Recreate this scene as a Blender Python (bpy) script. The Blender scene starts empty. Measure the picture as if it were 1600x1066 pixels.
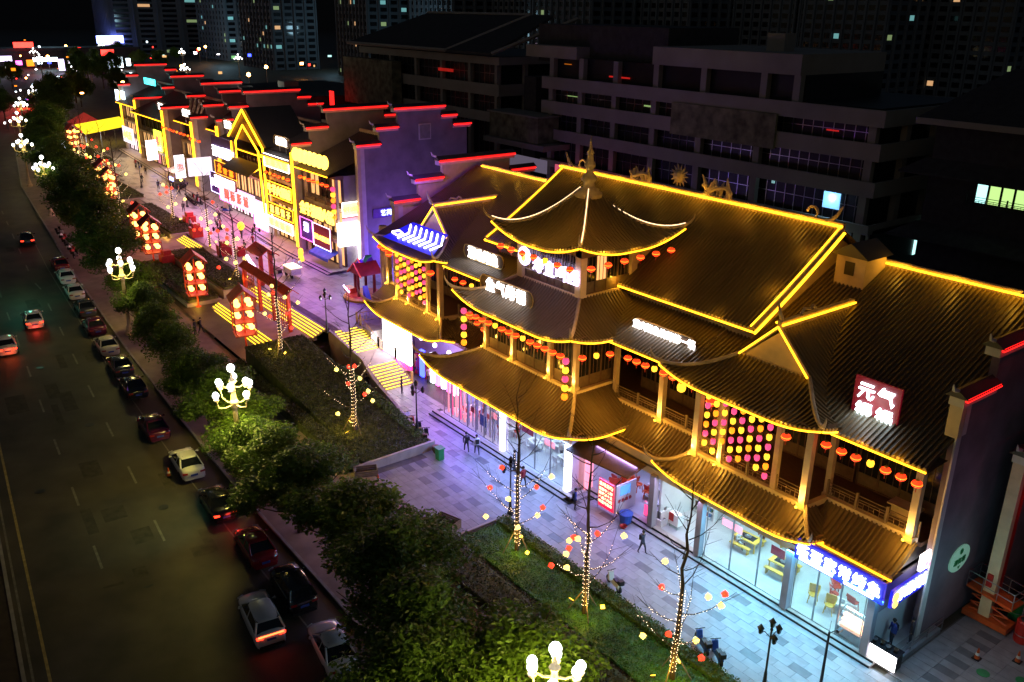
import bpy, bmesh, math, random
from mathutils import Vector, Matrix
from math import pi, sin, cos, radians
random.seed(7)
S = bpy.context.scene
COL = S.collection
# ---------------------------------------------------------------- camera, world, exposure
cam_d = bpy.data.cameras.new('camera'); cam = bpy.data.objects.new('camera', cam_d); COL.objects.link(cam)
FW = Vector((-0.74032029, 0.57316899, -0.35128789)); RT = Vector((0.60839142, 0.79353709, 0.01260032)); UP = Vector((-0.28598208, 0.20439226, 0.9361827))
m = Matrix((RT, UP, -FW)).transposed().to_4x4(); m.translation = Vector((0, 0, 34)); cam.matrix_world = m
cam_d.sensor_width = 36; cam_d.lens = 31.22; cam_d.clip_start = .5; cam_d.clip_end = 3000
S.camera = cam
W = bpy.data.worlds.new("World"); S.world = W; W.use_nodes = True
wn = W.node_tree.nodes; wn.clear()
sky = wn.new('ShaderNodeTexSky'); sky.sky_type = 'NISHITA'; sky.sun_disc = False
sky.sun_elevation = radians(25); sky.sun_rotation = radians(160); sky.altitude = 100
bg = wn.new('ShaderNodeBackground'); bg.inputs['Strength'].default_value = .0052
wo = wn.new('ShaderNodeOutputWorld')
W.node_tree.links.new(sky.outputs[0], bg.inputs[0]); W.node_tree.links.new(bg.outputs[0], wo.inputs[0])
S.view_settings.view_transform = 'Standard'; S.view_settings.look = 'None'
S.view_settings.exposure = .38; S.view_settings.gamma = 1
try: S.view_settings.use_curve_mapping = False
except Exception: pass
S.render.engine = 'CYCLES'
cy = S.cycles
cy.use_denoising = True; cy.use_light_tree = True; cy.max_bounces = 5; cy.diffuse_bounces = 2; cy.glossy_bounces = 2
cy.transmission_bounces = 3; cy.transparent_max_bounces = 10; cy.sample_clamp_indirect = 4; cy.sample_clamp_direct = 0
cy.caustics_reflective = False; cy.caustics_refractive = False

# ---------------------------------------------------------------- materials
def nodemat(name):
    m = bpy.data.materials.new(name); m.use_nodes = True
    nt = m.node_tree; nt.nodes.clear()
    out = nt.nodes.new('ShaderNodeOutputMaterial'); return m, nt, out
def mat(name, col, rough=.6, metal=0, var=.25, scale=1.5, bump=0, bscale=20, spec=.5, coat=0, fine=0):
    m, nt, out = nodemat(name); N = nt.nodes.new; Lk = nt.links.new
    p = N('ShaderNodeBsdfPrincipled'); p.inputs['Roughness'].default_value = rough; p.inputs['Metallic'].default_value = metal
    p.inputs['Specular IOR Level'].default_value = spec; p.inputs['Coat Weight'].default_value = coat
    Lk(p.outputs[0], out.inputs[0])
    tc = N('ShaderNodeTexCoord')
    nz = N('ShaderNodeTexNoise'); nz.inputs['Scale'].default_value = scale; nz.inputs['Detail'].default_value = 6
    Lk(tc.outputs['Object'], nz.inputs['Vector'])
    cr = N('ShaderNodeValToRGB'); cr.color_ramp.elements[0].position = .3; cr.color_ramp.elements[1].position = .7
    c = Vector(col)
    cr.color_ramp.elements[0].color = (*(c * (1 - var)), 1); cr.color_ramp.elements[1].color = (*[min(1, x) for x in (c * (1 + var))], 1)
    Lk(nz.outputs['Fac'], cr.inputs[0]); Lk(cr.outputs[0], p.inputs['Base Color'])
    if bump:
        n2 = N('ShaderNodeTexNoise'); n2.inputs['Scale'].default_value = bscale; n2.inputs['Detail'].default_value = 4
        Lk(tc.outputs['Object'], n2.inputs['Vector'])
        b = N('ShaderNodeBump'); b.inputs['Strength'].default_value = bump; b.inputs['Distance'].default_value = .05
        Lk(n2.outputs['Fac'], b.inputs['Height']); Lk(b.outputs[0], p.inputs['Normal'])
    return m
def leafmat(name, col):
    m = mat(name, col, .5, var=.55, scale=1.1); nt = m.node_tree; N = nt.nodes.new; Lk = nt.links.new
    p = nt.nodes['Principled BSDF']; out = [n for n in nt.nodes if n.type == 'OUTPUT_MATERIAL'][0]; cr = [n for n in nt.nodes if n.type == 'VALTORGB'][0]
    t = N('ShaderNodeBsdfTranslucent'); x = N('ShaderNodeMixShader'); x.inputs[0].default_value = .4
    Lk(cr.outputs[0], t.inputs[0]); Lk(p.outputs[0], x.inputs[1]); Lk(t.outputs[0], x.inputs[2]); Lk(x.outputs[0], out.inputs[0]); return m
def emis(name, col, s, base=None):
    m, nt, out = nodemat(name)
    p = nt.nodes.new('ShaderNodeBsdfPrincipled'); p.inputs['Base Color'].default_value = (*(base or col), 1)
    p.inputs['Roughness'].default_value = .5
    p.inputs['Emission Color'].default_value = (*col, 1); p.inputs['Emission Strength'].default_value = s
    nt.links.new(p.outputs[0], out.inputs[0]); return m
def glass(name, tint=(1, 1, 1), f=.12, rough=.03):
    m, nt, out = nodemat(name); N = nt.nodes.new
    t = N('ShaderNodeBsdfTransparent'); t.inputs[0].default_value = (*tint, 1)
    g = N('ShaderNodeBsdfGlossy'); g.inputs['Roughness'].default_value = rough
    x = N('ShaderNodeMixShader'); x.inputs[0].default_value = f
    nt.links.new(t.outputs[0], x.inputs[1]); nt.links.new(g.outputs[0], x.inputs[2]); nt.links.new(x.outputs[0], out.inputs[0]); return m
def tilemat(name, col, rough=.45):
    """roof tile: courses across the slope (UV v in metres), patchy weathering"""
    m, nt, out = nodemat(name); N = nt.nodes.new; Lk = nt.links.new
    p = N('ShaderNodeBsdfPrincipled'); p.inputs['Specular IOR Level'].default_value = .6
    Lk(p.outputs[0], out.inputs[0])
    uv = N('ShaderNodeUVMap'); sp = N('ShaderNodeSeparateXYZ'); Lk(uv.outputs[0], sp.inputs[0])
    mu = N('ShaderNodeMath'); mu.operation = 'MULTIPLY'; mu.inputs[1].default_value = 1 / .33; Lk(sp.outputs[1], mu.inputs[0])
    fr = N('ShaderNodeMath'); fr.operation = 'FRACT'; Lk(mu.outputs[0], fr.inputs[0])
    fl = N('ShaderNodeVectorMath'); fl.operation = 'SCALE'; fl.inputs['Scale'].default_value = 1 / .33; Lk(uv.outputs[0], fl.inputs[0])
    fv = N('ShaderNodeVectorMath'); fv.operation = 'FLOOR'; Lk(fl.outputs[0], fv.inputs[0])
    wh = N('ShaderNodeTexWhiteNoise'); wh.noise_dimensions = '2D'; Lk(fv.outputs[0], wh.inputs['Vector'])
    tc = N('ShaderNodeTexCoord'); nz = N('ShaderNodeTexNoise'); nz.inputs['Scale'].default_value = .5; nz.inputs['Detail'].default_value = 5
    Lk(tc.outputs['Object'], nz.inputs['Vector'])
    ad = N('ShaderNodeMath'); ad.operation = 'MULTIPLY_ADD'; ad.inputs[1].default_value = .08; Lk(wh.outputs[0], ad.inputs[0]); Lk(nz.outputs[0], ad.inputs[2])
    cr = N('ShaderNodeValToRGB'); cr.color_ramp.elements[0].position = .3; cr.color_ramp.elements[1].position = .85
    c = Vector(col); cr.color_ramp.elements[0].color = (*(c * .86), 1); cr.color_ramp.elements[1].color = (*(c * 1.14), 1)
    Lk(ad.outputs[0], cr.inputs[0]); Lk(cr.outputs[0], p.inputs['Base Color'])
    rr = N('ShaderNodeMapRange'); rr.inputs['To Min'].default_value = rough - .03; rr.inputs['To Max'].default_value = rough + .05
    Lk(wh.outputs[0], rr.inputs[0]); Lk(rr.outputs[0], p.inputs['Roughness'])
    b = N('ShaderNodeBump'); b.inputs['Strength'].default_value = .9; b.inputs['Distance'].default_value = .05; b.invert = True
    Lk(fr.outputs[0], b.inputs['Height']); Lk(b.outputs[0], p.inputs['Normal'])
    return m
M = dict(
    tile=tilemat('roof_tile_dark', (.115, .085, .045), .47), tileb=tilemat('roof_tile_grey', (.05, .048, .05), .5),
    ridge=mat('ridge_stone', (.42, .34, .26), .6, bump=.3), caps=mat('cap_tile', (.34, .28, .2), .35),
    fascia=mat('fascia_wood', (.16, .10, .05), .6), soffit=mat('soffit_wood', (.14, .08, .05), .7),
    cream=mat('cream_plaster', (.62, .50, .33), .75, var=.12, bump=.15), beam=mat('stone_beam', (.55, .45, .3), .6, var=.12),
    pillar=mat('pillar_stone', (.45, .37, .27), .6, var=.15), wood=mat('dark_wood', (.09, .05, .035), .5, scale=4),
    panel=mat('timber_panel', (.11, .075, .05), .55, scale=3), rail=mat('railing_timber', (.2, .15, .1), .6),
    grey=mat('grey_wall', (.26, .23, .26), .85, var=.2, scale=.6, bump=.2), greyb=mat('dark_brick_wall', (.2, .16, .19), .85, var=.25, scale=.5, bump=.3, bscale=8),
    white=mat('white_trim', (.6, .57, .55), .7, var=.1), conc=mat('concrete', (.3, .28, .27), .85, var=.2, bump=.2),
    asphalt=mat('asphalt', (.062, .05, .032), .62, var=.45, scale=.35, bump=.4, bscale=25), paint=mat('road_paint', (.2, .18, .14), .6, var=.3, scale=3),
    ypaint=mat('yellow_road_paint', (.4, .3, .1), .6, var=.3, scale=3), kerb=mat('kerb_stone', (.3, .28, .26), .8),
    pave=mat('paving_light', (.27, .27, .29), .45, var=.15, scale=.8, bump=.1), patch=mat('asphalt_patch', (.05, .041, .028), .75, var=.4, scale=2), paved=mat('paving_dark', (.12, .12, .14), .45, var=.2),
    paveb=mat('paving_mid', (.24, .24, .26), .5, var=.2), base=mat('mortar', (.12, .11, .11), .9),
    walk=mat('sidewalk_tile', (.26, .2, .17), .7, var=.25, scale=.7, bump=.15), granite=mat('granite_coping', (.4, .36, .33), .6, var=.15),
    soil=mat('soil', (.05, .035, .025), .95), hedge=mat('hedge_leaf', (.07, .13, .018), .6, var=.5, scale=2), hedged=mat('hedge_leaf_dark', (.07, .085, .03), .7, var=.5, scale=2),
    grass=mat('lawn_leaf', (.05, .17, .012), .6, var=.5, scale=1.5), leaf=leafmat('tree_leaf', (.10, .18, .02)), leafb=leafmat('tree_leaf_dark', (.075, .145, .022)),
    bark=mat('bark', (.1, .07, .05), .9, bump=.4), barkd=mat('dark_bark', (.05, .035, .03), .9),
    black=mat('black_metal', (.02, .02, .022), .4, metal=.3), steel=mat('steel', (.4, .4, .42), .3, metal=.9), red=mat('red_paint', (.45, .02, .015), .4),
    redl=mat('red_lacquer', (.5, .05, .02), .45), blue=mat('blue_plastic', (.02, .08, .4), .4), green=mat('green_plastic', (.02, .25, .08), .4),
    yellow=mat('yellow_wood', (.65, .4, .04), .5), orange=mat('orange_plastic', (.6, .1, .02), .5), wht=mat('white_plastic', (.75, .75, .75), .4, var=.05),
    rubber=mat('rubber', (.02, .02, .02), .8), carglass=mat('car_glass', (.012, .014, .018), .06, var=.1, spec=.8), chrome=mat('chrome', (.6, .6, .6), .15, metal=1),
    skin=mat('skin', (.45, .28, .2), .5), hair=mat('hair', (.015, .012, .01), .6), floor=mat('shop_floor', (.45, .47, .48), .3, var=.1, scale=.8), shopw=mat('shop_wall', (.6, .62, .62), .6, var=.06),
    brownc=mat('brown_canvas', (.11, .065, .035), .8), gold=mat('gold_paint', (.55, .38, .12), .4, metal=.3), relief=mat('relief_panel', (.16, .15, .09), .9, var=.6, scale=.8, bump=1, bscale=1.5),
    glass=glass('shop_glass'), wglass=mat('dark_window_glass', (.012, .013, .016), .1, var=.3, spec=.7), mallglass=mat('mall_glass', (.014, .015, .018), .4, var=.4, scale=.2, spec=.3),
    mall=mat('mall_stone', (.27, .25, .215), .8, var=.12, scale=.3), malld=mat('mall_dark_roof', (.035, .033, .035), .85, var=.3),
    led=emis('led_yellow', (1, .42, .01), 5), bdw=emis('white_lightbox', (.95, .85, 1), .85), bdwarm=emis('warm_lightbox', (1, .72, .42), .85), redd=mat('dark_red_paint', (.16, .012, .01), .4), ledp=emis('led_warm_white', (1, .7, .4), 1.7), ledr=emis('led_red', (1, .012, .01), 2.2), ledstep=emis('step_led', (1, .62, .03), 3.0),
    ledw=emis('light_white', (1, .95, .97), 5), ledc=emis('light_cyan_white', (.75, .93, 1), 4.5), ledb=emis('light_blue', (.03, .05, 1), 7), ledv=emis('light_violet_white', (.72, .6, 1), 3.6),
    ledpk=emis('light_pink', (1, .12, .6), 4), ledk=emis('led_warm_yellow', (1, .6, .07), 3.6), globe=emis('lamp_globe', (.97, 1, 1), 6), lampo=emis('lamp_orange', (1, .5, .1), 4.5), pill=emis('lit_pillar_white', (.9, .93, 1), 2.2), pillv=emis('lit_violet_pillar', (.8, .7, 1), 2.0),
    lred=emis('lantern_red', (1, .035, .008), 1.6), lredm=emis('lantern_red_core', (1, .16, .01), 3.6), lyel=emis('lantern_yellow', (1, .55, .03), 1.7), lpink=emis('lantern_pink', (1, .07, .24), 1.0), lora=emis('lantern_orange', (1, .25, .01), 1.6),
    bally=emis('ball_yellow', (1, .75, .16), 2.2), ballr=emis('ball_red', (1, .05, .02), 1.8), bulb=emis('fairy_bulb', (1, .7, .38), 7), spoty=emis('uplight_lens', (1, .6, .04), 6),
    tail=emis('tail_lamp', (1, .03, .01), 5), taild=mat('tail_lamp_off', (.3, .01, .01), .3), head=mat('headlamp', (.6, .6, .62), .15), plate=mat('blue_plate', (.04, .08, .4), .5),
    cblue=emis('chevron_panel_blue', (.012, .01, .5), 1.0, (.02, .02, .3)), violet=mat('violet_board', (.10, .04, .25), .5), redboard=emis('red_board', (.7, .01, .05), .12, (.13, .006, .014)),
    win=emis('lit_window_cyan', (.45, .9, .85), 1.4), winy=emis('lit_window_warm', (1, .55, .2), .8), winw=emis('lit_shop_white', (1, .8, .85), 1.3), wing=emis('lit_window_green', (.5, .8, .25), 1.0), winb=emis('lit_room_blue', (.25, .6, 1), .9),
    redsign=emis('far_red_sign', (1, .03, .02), 5), bluesign=emis('far_blue_sign', (.2, .25, 1), 8), tower=mat('tower_wall', (.13, .155, .18), .9, var=.2, scale=.05), cyansign=emis('far_cyan_sign', (.05, .8, .8), 2.5),
    farlamp=emis('sodium_lamp', (1, .4, .08), 30), trou=mat('trousers', (.03, .03, .045), .8), jack=mat('jacket_dark', (.03, .03, .05), .8), jackr=mat('jacket_red', (.3, .03, .04), .8), jackw=mat('jacket_white', (.6, .6, .62), .8), jackb=mat('jacket_blue', (.03, .06, .3), .8),
    bcloth=mat('blue_awning', (.03, .09, .35), .6), yban=emis('yellow_canopy', (1, .78, .02), 1.1, (.8, .6, .02)), poster=emis('food_poster', (.8, .25, .3), 1.2), food=emis('food_display', (1, .6, .35), 2.5),
)
PAINT = {k: mat('car_paint_' + k, c, .25, var=.04, coat=.8, metal=mt) for k, (c, mt) in dict(white=((.72, .71, .7), 0), black=((.015, .015, .018), 0), red=((.22, .012, .02), 0), purple=((.1, .01, .05), .2), grey=((.1, .1, .11), .4), cream=((.6, .56, .48), 0)).items()}

# ---------------------------------------------------------------- mesh builder
LOC = {}
class MB:
    def __init__(s): s.v = []; s.f = []; s.mi = []; s.uv = None; s.T = None
    def add(s, vs, fs, mi=0, uvs=None):
        o = len(s.v)
        if s.T is not None: vs = [tuple(s.T @ Vector(v)) for v in vs]
        s.v += [tuple(v) for v in vs]; s.f += [tuple(i + o for i in f) for f in fs]; s.mi += [mi] * len(fs)
        if uvs is not None:
            if s.uv is None: s.uv = {}
            for i, u in enumerate(uvs): s.uv[o + i] = u
        return s
    def box(s, x0, y0, z0, x1, y1, z1, mi=0):
        if x0 > x1: x0, x1 = x1, x0
        if y0 > y1: y0, y1 = y1, y0
        if z0 > z1: z0, z1 = z1, z0
        return s.add([(x0, y0, z0), (x1, y0, z0), (x1, y1, z0), (x0, y1, z0), (x0, y0, z1), (x1, y0, z1), (x1, y1, z1), (x0, y1, z1)],
                     [(0, 3, 2, 1), (4, 5, 6, 7), (0, 1, 5, 4), (1, 2, 6, 5), (2, 3, 7, 6), (3, 0, 4, 7)], mi)
    def cbox(s, x, y, z, sx, sy, sz, mi=0): return s.box(x - sx / 2, y - sy / 2, z, x + sx / 2, y + sy / 2, z + sz, mi)
    def quad(s, a, b, c, d, mi=0, uvs=None): return s.add([a, b, c, d], [(0, 1, 2, 3)], mi, uvs)
    def prism(s, pts, ex, mi=0):
        n = len(pts); ex = Vector(ex); p = [Vector(q) for q in pts]
        vs = p + [q + ex for q in p]
        fs = [tuple(range(n))[::-1], tuple(range(n, 2 * n))] + [(i, (i + 1) % n, n + (i + 1) % n, n + i) for i in range(n)]
        return s.add(vs, fs, mi)
    def tube(s, pts, r, n=6, mi=0):
        P = [Vector(p) for p in pts]; R = r if isinstance(r, (list, tuple)) else [r] * len(P)
        vs = []; 
        for i, p in enumerate(P):
            d = (P[min(i + 1, len(P) - 1)] - P[max(i - 1, 0)])
            if d.length < 1e-6: d = Vector((0, 0, 1))
            d.normalize(); a = d.cross(Vector((0, 0, 1)))
            if a.length < .05: a = d.cross(Vector((1, 0, 0)))
            a.normalize(); b = d.cross(a)
            vs += [p + (a * cos(2 * pi * k / n) + b * sin(2 * pi * k / n)) * R[i] for k in range(n)]
        fs = [(i * n + k, i * n + (k + 1) % n, (i + 1) * n + (k + 1) % n, (i + 1) * n + k) for i in range(len(P) - 1) for k in range(n)]
        fs += [tuple(range(n)), tuple(range((len(P) - 1) * n, len(P) * n))[::-1]]
        return s.add(vs, fs, mi)
    def lathe(s, prof, n=10, c=(0, 0, 0), mi=0):
        vs = [(c[0] + r * cos(2 * pi * k / n), c[1] + r * sin(2 * pi * k / n), c[2] + z) for r, z in prof for k in range(n)]
        fs = [(i * n + k, i * n + (k + 1) % n, (i + 1) * n + (k + 1) % n, (i + 1) * n + k) for i in range(len(prof) - 1) for k in range(n)]
        fs += [tuple(range(n))[::-1], tuple(range((len(prof) - 1) * n, len(prof) * n))]
        return s.add(vs, fs, mi)
    def ball(s, c, r, n=8, m=5, sz=1, mi=0):
        return s.lathe([(max(.001, r * sin(pi * i / m)), -r * sz * cos(pi * i / m)) for i in range(m + 1)], n, c, mi)
    def wall(s, x0, x1, y, z0, z1, th, holes=(), mi=0):
        """wall facing -Y at y..y+th with rectangular openings (hx0,hx1,hz0,hz1)"""
        xs = sorted({x0, x1, *[h[0] for h in holes], *[h[1] for h in holes]}); zs = sorted({z0, z1, *[h[2] for h in holes], *[h[3] for h in holes]})
        for i in range(len(xs) - 1):
            run = None
            for j in range(len(zs) - 1):
                cx, cz = (xs[i] + xs[i + 1]) / 2, (zs[j] + zs[j + 1]) / 2
                if not any(h[0] < cx < h[1] and h[2] < cz < h[3] for h in holes): s.box(xs[i], y, zs[j], xs[i + 1], y + th, zs[j + 1], mi)
        return s
    def build(s, name, mats, parent=None, label=None, smooth=False, kind=None, shade=35):
        me = bpy.data.meshes.new(name)
        o0 = Vector(LOC.get(parent.name, (0, 0, 0))) if parent is not None else Vector((0, 0, 0))
        me.from_pydata([tuple(Vector(v) - o0) for v in s.v], [], s.f)
        if not isinstance(mats, (list, tuple)): mats = [mats]
        for m_ in mats: me.materials.append(M[m_] if isinstance(m_, str) else m_)
        if len(mats) > 1: me.polygons.foreach_set('material_index', s.mi)
        if s.uv is not None:
            ul = me.uv_layers.new(name='UVMap')
            for lp in me.loops: ul.data[lp.index].uv = s.uv.get(lp.vertex_index, (0, 0))
        if smooth: me.polygons.foreach_set('use_smooth', [True] * len(me.polygons))
        me.update()
        o = bpy.data.objects.new(name, me); COL.objects.link(o)
        if parent is not None: o.parent = parent; LOC[o.name] = LOC.get(parent.name, (0, 0, 0))
        if label: o['label'] = label
        if kind: o['kind'] = kind
        return o
def thing(name, label, cat, loc=(0, 0, 0), rz=0, group=None):
    o = bpy.data.objects.new(name, None); COL.objects.link(o); o.empty_display_size = .3
    o.location = loc; o.rotation_euler = (0, 0, rz); LOC[o.name] = tuple(loc)
    if label: o['label'] = label
    o['category'] = cat
    if group: o['group'] = group
    return o
def tag(o, label, cat, group=None):
    o['label'] = label; o['category'] = cat
    if group: o['group'] = group
    return o
def settle(o, loc):
    """give a one-mesh thing an origin at its base"""
    o.data.transform(Matrix.Translation(-Vector(loc))); o.location = loc; return o
KIDS = {}
def copy_tree(r, loc, rz=0, label=None, group=None, scale=None):
    if r.name not in KIDS:
        KIDS[r.name] = [(c, [g for g in c.children]) for c in r.children]
    n = r.copy(); COL.objects.link(n); n.location = loc; n.rotation_euler = (0, 0, rz); LOC[n.name] = tuple(loc)
    if scale: n.scale = (scale,) * 3 if not isinstance(scale, tuple) else scale
    if label: n['label'] = label
    if group: n['group'] = group
    for c, gs in KIDS[r.name]:
        d = c.copy(); COL.objects.link(d); d.parent = n
        for g in gs:
            h = g.copy(); COL.objects.link(h); h.parent = d
    return n
def drop(r):
    for c in list(r.children):
        for g in list(c.children): bpy.data.objects.remove(g)
        bpy.data.objects.remove(c)
    bpy.data.objects.remove(r)
def lamp(kind, loc, e, col, size=.1, rot=None, sy=None, spot=60, blend=.5, parent=None, name='lamp_or_fill_light'):  # default name also serves added lights that have no fixture
    d = bpy.data.lights.new(name, kind); d.energy = e; d.color = col
    if kind == 'AREA':
        d.size = size
        if sy: d.shape = 'RECTANGLE'; d.size_y = sy
    else: d.shadow_soft_size = size
    if kind == 'SPOT': d.spot_size = radians(spot); d.spot_blend = blend
    o = bpy.data.objects.new(name, d); COL.objects.link(o); o.location = loc
    if rot is not None:
        o.rotation_euler = Vector(rot).to_track_quat('-Z', 'Y').to_euler()
    return o
ORD = ['first', 'second', 'third', 'fourth', 'fifth', 'sixth', 'seventh', 'eighth', 'ninth', 'tenth', 'eleventh', 'twelfth', 'thirteenth', 'fourteenth', 'fifteenth', 'sixteenth', 'seventeenth', 'eighteenth', 'nineteenth', 'twentieth'] + [{1: '%dst', 2: '%dnd', 3: '%drd'}.get(i % 10, '%dth') % i for i in range(21, 70)]
# text glyphs
_gl = {}
def glyph(ch, ext=.06):
    if ch not in _gl:
        c = bpy.data.curves.new('glyph', 'FONT'); c.body = ch; c.extrude = ext; c.resolution_u = 1; c.align_x = 'CENTER'; c.offset = .012
        o = bpy.data.objects.new('glyph', c); COL.objects.link(o); bpy.context.view_layer.update()
        me = bpy.data.meshes.new_from_object(o.evaluated_get(bpy.context.evaluated_depsgraph_get()))
        _gl[ch] = ([v.co.copy() for v in me.vertices], [tuple(p.vertices) for p in me.polygons])
        bpy.data.objects.remove(o); bpy.data.curves.remove(c); bpy.data.meshes.remove(me)
    return _gl[ch]
def chars(txt, size, mt, parent, org, right, up=(0, 0, 1), pitch=None, down=False, name='character', join=False):
    """each character its own part; org = centre of the first character's base line"""
    R = Vector(right).normalized(); U = Vector(up).normalized(); Nn = R.cross(U); pitch = pitch or size * 1.05
    allb = MB()
    for i, ch in enumerate(txt):
        if ch == ' ': continue
        vs, fs = glyph(ch)
        o = Vector(org) + (-U if down else R) * pitch * i
        b = allb if join else MB()
        b.add([o + R * v.x * size + U * v.y * size + Nn * v.z * size for v in vs], fs)
        if not join: b.build(name, mt, parent)
    if join: allb.build(name, mt, parent)
# ---------------------------------------------------------------- roofs
def roof(mb, O, e, n, L, prof, tmax, lift=0, LL=4, ends=(1, 1), w=.3, K=6, dep=None, z0=0, hgt=.115):
    """corrugated tile slope: eave from O along e (length L), rising along n; prof(t) = height above z0"""
    e = Vector((*e, 0)); n = Vector((*n, 0)); O = Vector((*O, 0)); nr = max(1, round(L / w)); w = L / nr
    dep = dep or max(tmax(L * .5), .1)
    def hh(s, t):
        g = 0
        if lift:
            a = max(0, 1 - s / LL) if ends[0] else 0; b = max(0, 1 - (L - s) / LL) if ends[1] else 0
            g = lift * (a * a + b * b) * max(0, 1 - t / dep) ** 1.5
        return z0 + prof(t) + g
    cols = []
    for i in range(nr):
        for dx, dz in ((0, 0), (.22, 0), (.36, hgt), (.64, hgt), (.78, 0)):
            cols.append(((i + dx) * w, dz))
    cols.append((L, 0))
    vs = []; uv = []; 
    for s_, dz in cols:
        tm = max(.0, tmax(s_))
        for k in range(K + 1):
            t = tm * k / K; p = O + e * s_ + n * t
            vs.append((p.x, p.y, hh(s_, t) + dz)); uv.append((s_, t))
    fs = [(c * (K + 1) + k, (c + 1) * (K + 1) + k, (c + 1) * (K + 1) + k + 1, c * (K + 1) + k + 1) for c in range(len(cols) - 1) for k in range(K)
          if max(tmax(cols[c][0]), tmax(cols[c + 1][0])) > .02]
    mb.add(vs, fs, 0, uv)
    return lambda s_, t=0: (O + e * s_ + n * t) + Vector((0, 0, hh(s_, t))), nr
def eave_trim(P, L, nr, n, parent, led='led', fascia='fascia', capm='caps', soff=1.6, ledr=.052, caps=True):
    """fascia, soffit, end caps of the tile rows, LED tube along an eave curve P(s)"""
    N = Vector((*n, 0)); ns = max(6, int(L / .7)); pts = [P(L * i / ns) for i in range(ns + 1)]
    f = MB()
    for a, b in zip(pts, pts[1:]):
        f.add([a - Vector((0, 0, .03)) + N * .03, b - Vector((0, 0, .03)) + N * .03, b + Vector((0, 0, -.26)) + N * .03, a + Vector((0, 0, -.26)) + N * .03,
               a + N * .12 - Vector((0, 0, .03)), b + N * .12 - Vector((0, 0, .03)), b + N * .12 + Vector((0, 0, -.26)), a + N * .12 + Vector((0, 0, -.26))],
              [(0, 1, 2, 3), (7, 6, 5, 4), (3, 2, 6, 7)])
    f.build('eave_board', fascia, parent)
    if soff:
        f = MB()
        for a, b in zip(pts, pts[1:]):
            f.quad(a + N * .12 + Vector((0, 0, -.2)), b + N * .12 + Vector((0, 0, -.2)), b + N * soff + Vector((0, 0, -.12)), a + N * soff + Vector((0, 0, -.12)))
        f.build('soffit', 'soffit', parent)
    if caps:
        c = MB()
        for i in range(nr):
            p = P((i + .5) * L / nr) + Vector((0, 0, .03)) - N * .03
            a = Vector((-N.y, N.x, 0)); r = .095
            vs = [p + (a * cos(2 * pi * k / 6) + Vector((0, 0, 1)) * sin(2 * pi * k / 6)) * r for k in range(6)]
            c.add([*vs, *[v + N * .16 for v in vs]], [(0, 1, 2, 3, 4, 5)] + [(k, (k + 1) % 6, 6 + (k + 1) % 6, 6 + k) for k in range(6)])
        c.build('eave_tile_caps', capm, parent, kind='stuff')
    if led:
        MB().tube([p - N * .06 + Vector((0, 0, -.13)) for p in pts], ledr, 5).build('led_strip', led, parent)
def hip(parent, P, k=14, m='ridge', r=.13, tip=.9, led=None):
    """hip ridge from the top P(0) to the corner P(1), ending in an upturned horn"""
    pts = [P(i / k) + Vector((0, 0, .16)) for i in range(k + 1)]
    d = (pts[-1] - pts[-2]); d.z = 0
    if d.length > 1e-6: d.normalize()
    q = pts[-1]
    pts += [q + d * tip * .4 + Vector((0, 0, tip * .25)), q + d * tip * .65 + Vector((0, 0, tip * .6)), q + d * tip * .72 + Vector((0, 0, tip * .95))]
    MB().tube(pts, [r] * (k + 1) + [r * .8, r * .5, r * .2], 6).build('hip_ridge', m, parent)
    if led: MB().tube([p + Vector((0, 0, .15)) for p in pts[:k + 1]], .035, 4).build('led_strip', led, parent)
def skirt(parent, x0, x1, yf, yb, tx0, tx1, ty, ze, prof, lift=.7, LL=4, left=True, right=True, front=True, led='led', w=.3, hipled=None, tyb=None, K=6, tilem='tile'):
    """hipped skirt roof round a box; prof(tau) height above eave, tau 0..1"""
    D = ty - yf; kl = D / (tx0 - x0) if tx0 > x0 else 1e9; kr = D / (x1 - tx1) if x1 > tx1 else 1e9
    if front:
        mb = MB(); tm = lambda s: max(0, min(D, s * kl, (x1 - x0 - s) * kr))
        P, nr = roof(mb, (x0, yf), (1, 0), (0, 1), x1 - x0, lambda t: prof(t / D), tm, lift, LL, (left, right), w, K, D, ze)
        mb.build('roof_tiles', tilem, parent, kind='stuff'); eave_trim(P, x1 - x0, nr, (0, 1), parent, led)
    for on, ox, sg, dd in ((right, x1, -1, x1 - tx1), (left, x0, 1, tx0 - x0)):
        if not on: continue
        mb = MB(); Ls = yb - yf; k = dd / D; kb = dd / (yb - tyb) if tyb else 1e9
        if sg < 0:
            P, nr = roof(mb, (ox, yf), (0, 1), (-1, 0), Ls, lambda t: prof(t / dd), lambda s: max(0, min(dd, s * k, (Ls - s) * kb)), lift, LL, (1, 1 if tyb else 0), w, K, dd, ze)
        else:
            P, nr = roof(mb, (ox, yb), (0, -1), (1, 0), Ls, lambda t: prof(t / dd), lambda s: max(0, min(dd, (Ls - s) * k, s * kb)), lift, LL, (1 if tyb else 0, 1), w, K, dd, ze)
        mb.build('roof_tiles', tilem, parent, kind='stuff'); eave_trim(P, Ls, nr, (sg, 0), parent, led)
    if front:
        for on, cx, tx in ((right, x1, tx1), (left, x0, tx0)):
            if not on: continue
            def Ph(u, cx=cx, tx=tx):
                a = 1 - u
                return Vector((cx + (tx - cx) * a, yf + (ty - yf) * a, ze + prof(a) + lift * max(0, 1 - abs(tx - cx) * a / LL) ** 2 * (1 - a) ** 1.5))
            hip(parent, Ph, led=hipled)
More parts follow.
